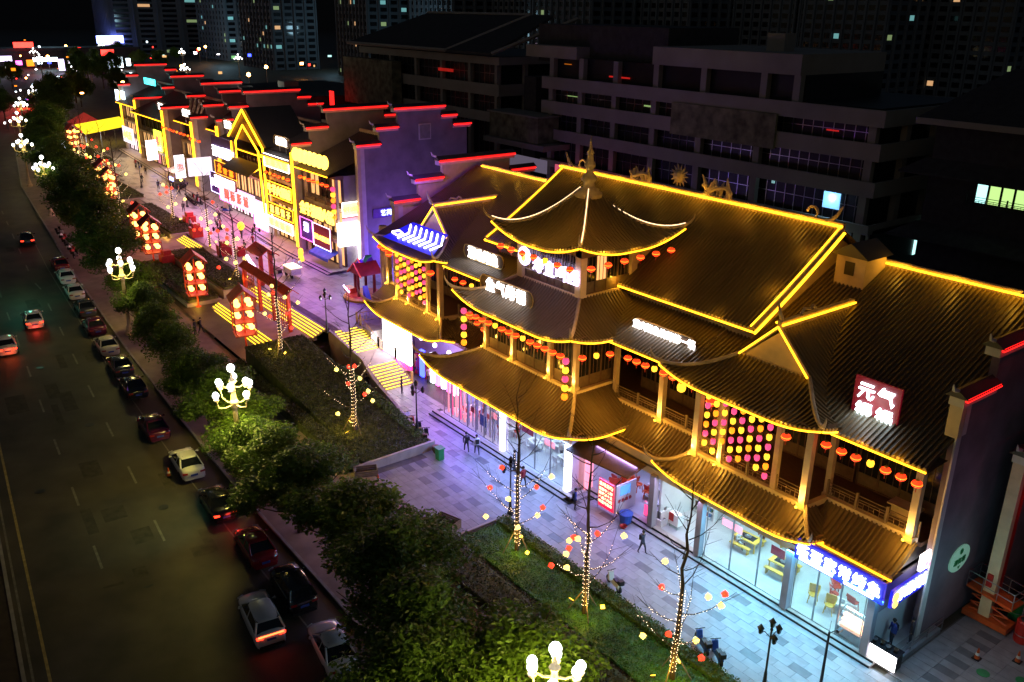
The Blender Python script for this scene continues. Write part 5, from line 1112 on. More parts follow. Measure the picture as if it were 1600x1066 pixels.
# second gable wall beyond the alley
f3 = firewall('stepped_gable_wall', 'lower stepped gable of the next building, red-lit, across the narrow alley', -18.0, .4, [(48.2, 51, 11.8), (51, 54.5, 13.8), (54.5, 64, 15.8)], 0, fm_ if False else None) if False else firewall('stepped_gable_wall', 'lower stepped gable of the next building, red-lit, across the narrow alley', -17.6, .4, [(49.6, 52.4, 11.2), (52.4, 56, 13.2), (56, 64, 15.4)], 0, rim='red')
MB().box(-15.8, 50.4, 0, 0, 66, 9).build('side_wall', 'greyb', f3)
lamp('POINT', (-15.2, 50.5, 8.5), 45, (1, .06, .06), .3)  # red light without a fixture, added to brighten the alley

lamp('POINT', (-14.6, 45.4, 9.5), 26, (.8, .25, .7), .4); lamp('POINT', (-16.6, 43.2, 4.2), 70, (.3, .75, 1), .3)  # magenta and blue lights added to tint the right gable wall
lamp('POINT', (-97.2, 34.8, 2.7), 40, (1, .6, .05), .2); lamp('POINT', (-97.8, 30.4, 2.1), 30, (1, .6, .05), .2); lamp('POINT', (-128.6, 36.8, 2.6), 30, (1, .6, .05), .2)  # added lights that turn the bed walls yellow beside the steps
# ---------------------------------------------------------------- lanterns
def lantern_tpl(kind):
    t = thing('%s_lantern' % kind, 'x', 'lantern')
    if kind == 'red':
        MB().lathe([(.12, .0), (.3, .1), (.36, .25), (.3, .42), (.12, .5)], 10, (0, 0, -.62)).build('shade', 'lred', t, smooth=True)
        MB().lathe([(.31, -.44), (.372, -.37), (.31, -.28)], 10).build('glow_band', 'lredm', t); MB().lathe([(.14, -.13), (.14, -.07)], 8).build('cap', 'gold', t); MB().lathe([(.12, -.67), (.12, -.61)], 8).build('cap', 'gold', t)
        MB().tube([(0, 0, -.66), (0, 0, -1.0)], [.05, .03], 5).build('tassel', 'red', t); MB().tube([(0, 0, -.1), (0, 0, .15)], .012, 3).build('cord', 'black', t)
    else:
        m_ = {'yellow': 'lyel', 'pink': 'lpink', 'orange': 'lora'}[kind]
        MB().lathe([(.1, -.54), (.21, -.47), (.25, -.3), (.21, -.13), (.1, -.06)], 9).build('shade', m_, t, smooth=True)
        MB().lathe([(.1, -.07), (.1, -.02)], 7).build('cap', 'gold', t); MB().lathe([(.1, -.58), (.1, -.53)], 7).build('cap', 'gold', t)
    return t
LT = {k: lantern_tpl(k) for k in ('red', 'yellow', 'pink', 'orange')}
def lrow(pts, kinds, where, grp):
    n = len(pts)
    for i, p in enumerate(pts):
        if p[0] > -80: p = (p[0], p[1], p[2] - .42)
        k = kinds[i % len(kinds)]; copy_tree(LT[k], p, rs.uniform(0, 3), '%s lantern, %s from the left %s' % (k, ORD[i], where), grp, .85 if k != 'red' else .8)
def lin(a, b, n): a = Vector(a); b = Vector(b); return [tuple(a + (b - a) * i / (n - 1)) for i in range(n)]
R_, Y_, P_, O_ = 'red', 'yellow', 'pink', 'orange'
lrow(lin((-52.6, 39.5, 17.75), (-44.6, 39.5, 17.75), 7), [R_, R_, R_, R_, Y_, R_, R_], 'under the front of the pagoda’s top eave', 'lanterns under the top eave')
lrow(lin((-43.6, 40.6, 17.85), (-43.6, 48.6, 18.0), 6), [R_], 'under the right side of the pagoda’s top eave', 'lanterns under the top eave')
lrow(lin((-55.2, 38.4, 11.75), (-44.0, 38.4, 11.75), 14), [R_, R_, R_, R_, Y_, R_, R_, R_, Y_, R_, R_], 'under the front of the pagoda’s middle eave', 'lanterns under the middle eave')
lrow(lin((-42.8, 39.4, 11.75), (-42.5, 41.8, 11.6), 3), [R_, Y_, R_], 'under the short right side of the middle eave', 'lanterns under the middle eave')
lrow(lin((-41.2, 42.3, 11.6), (-35.2, 42.3, 11.6), 8), [R_, R_, R_, Y_, R_, R_, R_], 'under the eave between pagoda and right bay', 'lanterns under the wing eaves')
copy_tree(LT[Y_], (-35.0, 41.0, 11.5), 0, 'single yellow lantern at the left end of the right bay’s eave', 'lanterns under the wing eaves', 1.2)
copy_tree(LT[R_], (-33.7, 42.6, 10.6), 0, 'red lantern just left of the right bay’s lantern curtain, lower one', 'lanterns under the wing eaves', 1.1)
copy_tree(LT[R_], (-34.0, 43.4, 11.2), 0, 'red lantern just left of the right bay’s lantern curtain, upper one', 'lanterns under the wing eaves', 1.0)
lrow(lin((-27.0, 41.2, 11.5), (-25.0, 42.2, 11.5), 2), [R_], 'flanking the right bay’s corner column', 'lanterns under the wing eaves')
lrow(lin((-24.0, 42.2, 11.5), (-19.5, 42.2, 11.5), 6), [R_, R_, Y_, R_, R_], 'under the rightmost eave by the square red sign', 'lanterns under the wing eaves')
lrow(lin((-64.4, 43.2, 11.6), (-57.8, 43.2, 11.6), 6), [R_, R_, Y_, R_, R_, R_], 'under the left wing’s eave beside the pagoda', 'lanterns under the left eaves')
lrow(lin((-78.2, 43.3, 11.7), (-76.0, 43.0, 11.7), 3), [R_], 'at the far left end of the left wing’s eave', 'lanterns under the left eaves')
copy_tree(LT[R_], (-74.6, 42.3, 11.5), 0, 'red lantern left of the left bay’s lantern curtain', 'lanterns under the left eaves', 1.0); copy_tree(LT[R_], (-66.9, 42.2, 11.4), 0, 'red lantern right of the left bay’s lantern curtain', 'lanterns under the left eaves', 1.0)
lrow(lin((-62.5, 43.6, 8.4), (-59.6, 43.0, 8.2), 3), [R_], 'low between the pagoda and the left bay', 'lanterns under the left eaves')
def curtain(x0, x1, y, ztop, ncol, nrow, where, grp, skew):
    for c in range(ncol):
        n = nrow - (1 if c % 3 == 2 else 0)
        for r in range(n):
            k = (Y_, P_, Y_, O_, P_)[(c * 2 + r) % 5]
            copy_tree(LT[k], (x0 + (x1 - x0) * c / (ncol - 1), y, ztop - skew * (c % 2) * .3 - r * .66), 0, '%s lantern, %s from the top of the %s string in %s' % (k, ORD[r], ORD[c], where), grp, (.72, .72, .86))
curtain(-33.2, -28.4, 41.6, 11.3, 8, 6, 'the right bay’s lantern curtain', 'lantern curtain of the right bay', 1)
curtain(-73.3, -68.4, 42.4, 11.6, 8, 6, 'the left bay’s lantern curtain', 'lantern curtain of the left bay', 1)
for where, x, y, z in (('at the pagoda’s front corner', -43.3, 38.3, 11.2), ('at the pagoda’s left front corner', -56.0, 38.4, 11.4)):
    for r in range(5): k = (P_, Y_, P_, Y_, O_)[r]; copy_tree(LT[k], (x, y, z - r * .68), 0, '%s lantern, %s from the top of the vertical string %s' % (k, ORD[r], where), 'vertical lantern strings', 1.0)
for j, (x0, x1, y, z, n, wh) in enumerate(((-106.6, -99.2, 47.9, 13.7, 7, 'on the corner shop-house'), (-118.3, -111, 48.1, 12.6, 6, 'on the narrow shop-house'), (-175, -159, 51.8, 12.4, 9, 'on the fifth shop-house'), (-156, -152, 50.6, 12.6, 3, 'by the blue-grey gable'))):
    lrow(lin((x0, y, z), (x1, y, z), n), [R_, O_, R_], wh, 'lanterns of the left row')
for r in range(6): copy_tree(LT[(P_, Y_, O_)[r % 3]], (-98.6, 48.4, 13.4 - r * .7), 0, '%s lantern of the string hanging at the corner shop-house’s edge' % ORD[r], 'lanterns of the left row', 1.2)
for t in LT.values(): drop(t)

# ---------------------------------------------------------------- bare lit trees
def bare_tree(seed, H=13):
    r = random.Random(seed); t = thing('lit_bare_tree', 'x', 'tree')
    lean = r.uniform(-.5, .5)
    tp = [(lean * (z / H) ** 2 + .04 * sin(z * 1.3), .3 * (z / H) * r.uniform(-1, 1), z) for z in [i * H / 12 for i in range(13)]]
    MB().tube(tp, [.17 * (1 - i / 13) ** .9 + .012 for i in range(13)], 6).build('trunk', 'barkd', t)
    br = MB(); tips = []
    for i in range(17):
        z = 2.2 + i * .6; a = i * 2.4 + r.random(); L = (3.4 - z * .16) * r.uniform(.8, 1.15); k = int(z / H * 12); b = Vector(tp[min(k, 12)]); b.z = z
        pts = [b + Vector((L * u * cos(a + .3 * u), L * u * sin(a + .3 * u), .35 * L * u + .55 * L * u * u)) for u in (0, .3, .6, 1)]
        br.tube(pts, [.045, .03, .02, .008], 4); tips.append(pts)
        for q in range(5):
            u = r.uniform(.3, .95); p = b + Vector((L * u * cos(a + .3 * u), L * u * sin(a + .3 * u), .35 * L * u + .55 * L * u * u)); aa = a + r.choice([-1, 1]) * r.uniform(.5, 1.1); l2 = L * r.uniform(.2, .4)
            br.tube([p, p + Vector((l2 * cos(aa), l2 * sin(aa), l2 * .7))], [.014, .005], 3)
    br.build('branches', 'barkd', t)
    bl = MB()
    def bulb(p, s_=.021):
        p = Vector(p); bl.add([p + Vector(q) * s_ for q in ((1, 0, 0), (0, 1, 0), (-1, 0, 0), (0, -1, 0), (0, 0, 1), (0, 0, -1))], [(0, 1, 4), (1, 2, 4), (2, 3, 4), (3, 0, 4), (1, 0, 5), (2, 1, 5), (3, 2, 5), (0, 3, 5)])
    for i in range(120):
        z = .6 + i * 5.6 / 120; a = i * .9; k = z / H * 12; p = Vector(tp[int(k)]).lerp(Vector(tp[int(k) + 1]), k % 1); bulb((p.x + .19 * cos(a), p.y + .19 * sin(a), z))
    for pts in tips[:7]:
        for i in range(16):
            u = i / 16 * .75; a_, b_ = (pts[0], pts[1]) if u < .3 else ((pts[1], pts[2]) if u < .6 else (pts[2], pts[3])); f = u / .3 if u < .3 else ((u - .3) / .3 if u < .6 else (u - .6) / .4)
            bulb(a_.lerp(b_, f) + Vector((r.uniform(-.05, .05), r.uniform(-.05, .05), r.uniform(-.05, .05))))
    bl.build('string_lights', 'bulb', t, kind='stuff')
    for k in range(3):
        a = k * 2.1 + .3; MB().tube([(1.15 * cos(a), 1.15 * sin(a), 0), (.08 * cos(a), .08 * sin(a), 1.9)], .035, 5).build('stake', 'rail', t)
    return t, [tuple(p[2]) for p in tips[:9]]
def ball_tpl(k):
    t = thing('light_ball', 'x', 'light ball'); r = random.Random(3); mb = MB()
    mb.ball((0, 0, 0), .19, 10, 7).build('core', 'bally' if k == 'yellow' else 'ballr', t)
    mb = MB()
    for i in range(12):
        d = Vector((r.gauss(0, 1), r.gauss(0, 1), r.gauss(0, 1))).normalized(); mb.ball(tuple(d * .2), .045, 6, 4)
    mb.build('petals', 'bally' if k == 'yellow' else 'ballr', t, kind='stuff'); return t
BT = {k: ball_tpl(k) for k in ('yellow', 'red')}
def flood_tpl():
    t = thing('flood_light', 'x', 'lamp'); MB().cbox(0, 0, .0, .34, .22, .1).build('bracket', 'black', t); MB().prism([(-.2, -.12, .1), (.2, -.12, .1), (.2, .12, .3), (-.2, .12, .3)], (0, .03, .05)).build('lens', 'spoty', t); return t
FT = flood_tpl()
bts = [bare_tree(11), bare_tree(12), bare_tree(13)]
lit = [(-39.6, 31.3, .1, 'lit bare tree nearest the wooden box, lights from root to fork', 0), (-32.0, 30.5, .1, 'lit bare tree in the green bed opposite the red menu board', 1), (-25.0, 30.6, .1, 'lit bare tree in the green bed opposite the yellow benches', 2),
       (-60.2, 30.3, .95, 'lit bare tree in the middle of the sloping dark bed', 1), (-76.6, 31.2, 2.45, 'lit bare tree at the top of the sloping bed beside the red archway', 2), (-101.4, 36.6, 2.8, 'lit bare tree in the bed left of the red archway', 0),
       (-119.4, 39.7, 2.7, 'lit bare tree at the head of the short far steps', 1), (-136, 40.2, 3.0, 'lit bare tree in the dark bed by the red cubes', 2), (-143.2, 34.5, 2.6, 'lit bare tree rising behind the two lantern towers', 0),
       (-160, 38.5, 3, 'first lit bare tree of the far cluster', 1), (-168, 37.2, 3, 'second lit bare tree of the far cluster', 2), (-176, 40.6, 3, 'third lit bare tree of the far cluster', 0), (-188, 39.4, 3, 'fourth lit bare tree of the far cluster', 1), (-205, 43.8, 3, 'fifth and farthest lit bare tree of the far cluster', 2)]
SHORT = ['tree nearest the wooden box', 'tree opposite the menu board', 'tree opposite the yellow benches', 'tree in the sloping bed’s middle', 'tree atop the sloping bed', 'tree left of the red archway', 'tree at the short far steps', 'tree by the red cubes', 'tree behind the two lantern towers'] + ['%s tree of the far cluster' % q for q in ('first', 'second', 'third', 'fourth', 'fifth')]
for i, (x, y, z, lb, k) in enumerate(lit):
    rz = i * 1.3; sc = .95 if i < 5 else .85; o = copy_tree(bts[k][0], (x, y, z), rz, lb, 'bare trees wound with string lights', sc)
    r = random.Random(i * 5 + 1); place = SHORT[i]
    nb = 9 if i < 9 else 7
    for j in range(nb):
        a = r.uniform(0, 2 * pi); d = r.uniform(.8, 2.4); zz = z + r.uniform(2.4, 7.2) * sc; kk = 'yellow' if j % 2 == 0 else 'red'
        copy_tree(BT[kk], (x + d * cos(a), y + d * sin(a), zz), a, '%s light ball, %s counted upward, hung in the %s' % (kk, ORD[j], place.split(',')[0]) if False else '%s glowing ball number %s in the %s' % (kk, ['one', 'two', 'three', 'four', 'five', 'six', 'seven', 'eight', 'nine'][j], place.split(',')[0]), 'glowing balls hung in the bare trees', i < 5 and .85 or 1.1)
    for j in range(2):
        a = j * 2.2 + i; fx, fy = x + 1.1 * cos(a), y + 1.1 * sin(a); copy_tree(FT, (fx, fy, z + .35), a, '%s yellow floodlight at the foot of the %s' % (('left', 'right')[j], ' '.join(place.split(',')[0].split()[:10]) if len(place.split(',')[0].split()) > 10 else place.split(',')[0]), 'yellow floodlights at the tree feet', .62)
    lamp('POINT', (x + .5, y - .6, z + 1.3), 75 if i < 5 else 40, (1, .6, .05), .15)
    if i > 4: lamp('POINT', (x, y, z + 5), 60, (1, .35, .1), .5)
for t in (*[b[0] for b in bts], *BT.values(), FT): drop(t)

# ---------------------------------------------------------------- globe street lamps
def globe_lamp(n=9):
    t = thing('globe_street_lamp', 'x', 'street lamp')
    MB().lathe([(.5, 0), (.5, .3), (.36, .4), (.3, .9), (.2, 1.1), (.17, 5.8), (.28, 6.0), (.34, 6.4), (.2, 6.6), (.14, 7.9), (.26, 8.1), (.1, 8.3), (.06, 8.7)], 12).build('pole', 'cream', t)
    for k in range(8):
        a = k * pi / 4; lo = k % 2 == 0; R, z0, z1 = (1.5, 6.2, 7.4) if lo else (.95, 7.6, 8.0)
        arm = MB().tube([(.15 * cos(a), .15 * sin(a), z0), (R * .5 * cos(a), R * .5 * sin(a), z0 - .05), (R * .9 * cos(a), R * .9 * sin(a), z0 + .15), (R * cos(a), R * sin(a), z1 - .45)], [.06, .05, .05, .04], 6).lathe([(.12, -.5), (.2, -.4), (.2, -.34)], 8, (R * cos(a), R * sin(a), z1)).build('arm', 'cream', t)
        MB().ball((R * cos(a), R * sin(a), z1), .235, 12, 8, 1.12).build('globe', 'globe', arm, smooth=True)
    MB().ball((0, 0, 9.05), .28, 12, 8, 1.1).build('globe', 'globe', t, smooth=True); return t
GL = globe_lamp()
nms = ['nearest', 'second', 'third', 'fourth', 'fifth', 'sixth', 'seventh', 'eighth', 'ninth', 'tenth', 'eleventh', 'twelfth']
gl = [(-22.6, 20.0), (-59.2, 20.2), (-94, 21.9), (-152, 26.4), (-180, 28.6), (-218, 34.6), (-251, 41), (-284, 50), (-330, 64), (-368, 79), (-410, 95), (-455, 115)]
for i, (x, y) in enumerate(gl):
    copy_tree(GL, (x, y, zr(x)), .3 * i, '%s street lamp of the roadside line, a cluster of white globes on a cream pole' % nms[i], 'globe cluster street lamps', 1.0)
    lamp('POINT', (x, y, zr(x) + 7.2), (2600, 2300, 800, 450, 300, 300)[i] if i < 6 else 260, (1, .8, .14), .8)
for i in range(9):
    x = -320 - i * 30; y = K(x) + (-26, 34, -38, 60)[i % 4] + (i * 37 % 13); copy_tree(GL, (x, y, ZP), i, '%s tiny distant globe lamp, counted outward, off the roadside line' % ORD[i], 'distant globe lamps', 1.1)
drop(GL)
# ---------------------------------------------------------------- black lantern posts
def blk_post():
    t = thing('black_lamp_post', 'x', 'lamp post'); MB().lathe([(.22, 0), (.22, .25), (.12, .4), (.09, 1.2), (.06, 1.4), (.05, 3.9), (.09, 4.0), (.03, 4.2)], 8).build('pole', 'black', t)
    for k in range(4):
        a = k * 2 * pi / 3; R = .55 if k < 3 else 0; z = 3.6 if k < 3 else 4.2
        arm = MB(); 
        if k < 3: arm.tube([(0, 0, 3.5), (R * .6 * cos(a), R * .6 * sin(a), 3.75), (R * cos(a), R * sin(a), 3.6)], .025, 5)
        arm.lathe([(.2, .3), (.1, .42), (.02, .55)], 6, (R * cos(a), R * sin(a), z)).lathe([(.08, -.05), (.12, 0)], 6, (R * cos(a), R * sin(a), z)).build('lantern_cap', 'black', t)
        MB().lathe([(.11, 0), (.17, .3)], 6, (R * cos(a), R * sin(a), z)).build('lantern_glass', 'wglass', t)
    return t
BP = blk_post()
for x, y, z, lb in ((-57.6, 34.7, .7, 'unlit black lamp post by the parked motorbikes at the walkway edge'), (-43.6, 33.8, 0, 'unlit black lamp post beside the nearest corner of the green bed'), (-21.6, 34.0, 0, 'unlit black lamp post at the bottom edge by the pale blue paving'),
                    (-78.9, 37.2, 2.7, 'unlit black lamp post at the head of the side stairs'), (-113.2, 38.9, 2.7, 'unlit black lamp post behind the red cube and the upper dark bed'), (-109.9, 42.6, 2.7, 'unlit black lamp post standing behind the red archway'),
                    (-146.7, 45.8, 2.7, 'unlit black lamp post beside the row of parked scooters'), (-167.7, 44.6, 2.7, 'unlit black lamp post far along the plaza')):
    copy_tree(BP, (x, y, z), x, lb, 'unlit black lamp posts')
drop(BP)
t = thing('camera_post', 'thin black surveillance post with a bent camera head at the bottom edge', 'post', (-20.1, 37.0, 0))
MB().tube([(-20.1, 37.0, 0), (-20.1, 37.0, 3.4)], [.09, .06], 8).build('pole', 'black', t); MB().tube([(-20.1, 37.0, 3.3), (-19.9, 37.35, 3.5)], .03, 5).build('arm', 'black', t); MB().cbox(-19.8, 37.45, 3.4, .16, .34, .14).build('camera_head', 'black', t); MB().tube([(-20.1, 37, 3.4), (-20.1, 37, 4.1)], .012, 4).build('antenna', 'black', t)

# ---------------------------------------------------------------- lantern towers
def lantern_tower():
    t = thing('lantern_tower', 'x', 'lantern tower')
    MB().lathe([(.4, 0), (.38, .2), (.12, .3), (.1, 1.9)], 8).build('post', 'redl', t)
    f = MB(); w = 1.15
    for z in (1.9, 3.4, 4.9):
        for a, b in (((-w, -w), (w, -w)), ((w, -w), (w, w)), ((w, w), (-w, w)), ((-w, w), (-w, -w))): f.tube([(a[0], a[1], z), (b[0], b[1], z)], .06, 4)
        f.box(-w, -w, z - .03, w, w, z + .03)
    for x in (-w, w):
        for y in (-w, w): f.tube([(x * .75, y * .75, 1.9), (x, y, 2.3), (x, y, 6.2)], .07, 4)
    f.box(-.07, -.07, 1.9, .07, .07, 6.4).build('frame', 'redl', t)
    MB().prism([(-1.5, -1.35, 6.1), (0, -1.35, 7.4), (1.5, -1.35, 6.1), (1.4, -1.35, 5.95), (0, -1.35, 7.2), (-1.4, -1.35, 5.95)], (0, 2.7, 0)).build('roof', 'red', t)
    MB().tube([(0, -1.5, 7.4), (0, 1.5, 7.4)], .1, 5).build('roof_ridge', 'red', t)
    for sx in (-1.45, 1.45): MB().tube([(sx, -1.35, 6.05), (sx, 1.35, 6.05)], .05, 5).build('eave_trim', 'redl', t)
    for z, sc in ((2.75, .31), (4.2, .31), (5.5, .34)):
        for x in (-.68, .68):
            for y in (-.68, .68): MB().lathe([(.15, -sc * .9), (sc, -sc * .5), (sc * 1.05, 0), (sc, sc * .5), (.15, sc * .9)], 10, (x, y, z)).build('lamp_shade', 'lampo', t, smooth=True)
    return t
LTW = lantern_tower()
for i, (x, y, z, lb) in enumerate(((-83.6, 30.4, 1.0, 'orange lantern tower standing in front of the broad lit steps'), (-98.2, 30.6, 1.4, 'orange lantern tower at the near corner of the lower hedge bed'), (-117.6, 31.6, 1.9, 'orange lantern tower by the red cube, nearer of the joined pair'), (-125.0, 32.4, 2.1, 'orange lantern tower, farther of the joined pair'),
                                 (-152.4, 35.6, 2.7, 'orange lantern tower in the far bed, first of two'), (-161.5, 37.0, 2.7, 'orange lantern tower in the far bed, second of two'), (-214, 44, 2.7, 'farthest orange lantern tower beside the white kiosk glow'))):
    copy_tree(LTW, (x, y, z), 1.35 + .05 * i, lb, 'orange lantern towers', .9); lamp('POINT', (x + .2, y - .4, z + 1.4), 40, (1, .35, .06), .6)
drop(LTW)
# ---------------------------------------------------------------- red archway over the steps
t = thing('red_archway', 'red pitched-roof archway straddling the broad lit steps, with a small white sign', 'archway', (-90, 35.5, 1.95))
MB().prism([(-96.0, 35.6, 6.7), (-82.2, 35.2, 6.7), (-82.2, 34.5, 6.1), (-96.0, 34.9, 6.1)], (0, 0, .12)).build('roof_slope', 'redl', t); MB().prism([(-96.0, 35.6, 6.72), (-82.2, 35.2, 6.72), (-82.2, 35.9, 6.15), (-96.0, 36.3, 6.15)], (0, 0, .1)).build('roof_slope', 'red', t)
for x, s_ in ((-96, 1), (-91.5, 1), (-87.5, 1), (-83.2, 1)):
    y = 35.3 - (x + 90) * .03; MB().box(x - .16, y - .16, 1.9, x + .16, y + .16, 6.2).build('post', 'redl', t)
for x0 in (-95.8, -86.0):
    f = MB()
    for i in range(6): f.box(x0 + i * .5, 35.3 - (x0 + 90) * .03 - .04, 1.95, x0 + i * .5 + .08, 35.3 - (x0 + 90) * .03 + .04, 6.2)
    for z in (2.6, 3.6, 4.6, 5.6): f.box(x0, 35.3 - (x0 + 90) * .03 - .05, z, x0 + 2.6, 35.3 - (x0 + 90) * .03 + .05, z + .1)
    f.build('lattice_screen', 'redl', t)
MB().prism([(-99.8, 38.6, 7.6), (-94.6, 38.0, 7.8), (-94.8, 36.9, 7.0), (-99.9, 37.4, 6.8)], (0, 0, .15)).prism([(-99.8, 38.6, 7.6), (-94.6, 38.0, 7.8), (-94.4, 39.2, 7.0), (-99.7, 39.8, 6.8)], (0, 0, .15)).build('upper_roof', 'red', t)
MB().tube([(-97.6, 36.6, 6.7), (-95.4, 36.1, 6.6), (-93.6, 35.8, 6.5)], .2, 8).build('sign_tube', 'ledv', t)
MB().box(-98.4, 38.2, 1.95, -98.0, 38.6, 7.4).box(-96.2, 38.5, 2.7, -95.8, 38.9, 7.4).build('post', 'redl', t)
lamp('POINT', (-89, 35.2, 4.6), 120, (1, .22, .03), .5); lamp('POINT', (-96, 35.2, 4.6), 80, (1, .25, .03), .5); lamp('POINT', (-82, 35.0, 4.4), 80, (1, .28, .03), .5)
for i, (x, y, z, lb) in enumerate(((-134, 41.9, 2.7, 'red cube-stacked bin farther up the plaza'), (-126.2, 40.2, 2.7, 'red cube-stacked bin at the bed corner by the far steps'), (-114.2, 39.8, 2.7, 'red cube-stacked bin at the head of the far steps'), (-112.6, 41.4, 2.7, 'small red cube seat beside the lit bare tree'), (-116.4, 32.9, 1.95, 'red cube-stacked bin beside the lower hedge bed'))):
    t = thing('red_cube_stand', lb, 'stand', (x, y, z), group='red cube stands'); s_ = .9 if i != 3 else .6
    MB().cbox(x, y, z, 1.7 * s_, 1.7 * s_, 1.5 * s_).build('lower_cube', 'red', t); MB().cbox(x + .1, y, z + 1.5 * s_, 1.1 * s_, 1.1 * s_, .7 * s_).build('upper_cube', 'red', t); MB().cbox(x, y, z + 1.46 * s_, 1.8 * s_, 1.8 * s_, .06).build('ledge', 'redl', t)
# child ride pavilion
t = thing('toy_pavilion', 'colourful toy pavilion ride with red gabled roof on a yellow curved base', 'ride', (-90.5, 45.4, ZP))
MB().lathe([(2.6, 0), (2.8, .3), (2.6, .5)], 20, (-90.5, 45.2, ZP)).build('base', 'yellow', t); MB().lathe([(2.4, .5), (2.3, .6)], 20, (-90.5, 45.2, ZP)).build('deck', 'orange', t)
for x, y in ((-89.4, 43.8), (-88.4, 45.6), (-91.4, 44.4), (-92.2, 46.4), (-90.2, 46.6)): MB().cbox(x, y, ZP + .5, .28, .28, 3.2).build('post', 'redd', t)
MB().prism([(-91.6, 43.6, ZP + 3.6), (-89.9, 43.6, ZP + 5.0), (-88.2, 43.6, ZP + 3.6)], (0, 3.2, 0)).build('roof', 'redd', t); MB().tube([(-91.8, 43.5, ZP + 3.5), (-89.9, 43.5, ZP + 5.1), (-88.0, 43.5, ZP + 3.5)], .11, 5).build('roof_trim', 'orange', t)
MB().prism([(-94.0, 45.6, ZP + 3.4), (-92.5, 45.6, ZP + 4.7), (-91, 45.6, ZP + 3.4)], (0, 2, 0)).build('roof', 'violet', t); MB().tube([(-94.1, 45.5, ZP + 3.4), (-92.5, 45.5, ZP + 4.8), (-90.9, 45.5, ZP + 3.4)], .1, 5).build('roof_trim', 'orange', t)
MB().tube([(-89.9, 45, ZP + 5.1), (-89.7, 45.4, ZP + 5.7), (-89.2, 45.8, ZP + 5.9)], [.3, .3, .1], 8).build('dragon_finial', 'green', t); MB().prism([(-88.6, 44, ZP + .5), (-87.2, 43.8, ZP + .5), (-88.6, 44, ZP + 2.2)], (0, .7, 0)).build('slide', 'blue', t)
MB().tube([(-93.2, 43.6, ZP + 1.2), (-90.8, 43.1, ZP + 1.0)], .14, 6).build('rail', 'ledv', t); MB().cbox(-92, 43.9, ZP + .6, 1.8, .9, .7).build('seat', 'redl', t)
t.location = Vector((-87.2, 46.2, ZP)); t.scale = (.86, .86, .86)
# pole beside ride
t = thing('round_pillar', 'pale round pillar in a white drum base at the plaza corner by the toy pavilion', 'pillar', (-82.3, 46.0, ZP)); MB().lathe([(.95, 0), (.95, 1.1), (.85, 1.2)], 16, (-82.3, 46.0, ZP)).build('drum_base', 'white', t); MB().lathe([(.42, 1.2), (.42, 9.3)], 12, (-82.3, 46.0, ZP)).build('shaft', 'ridge', t)

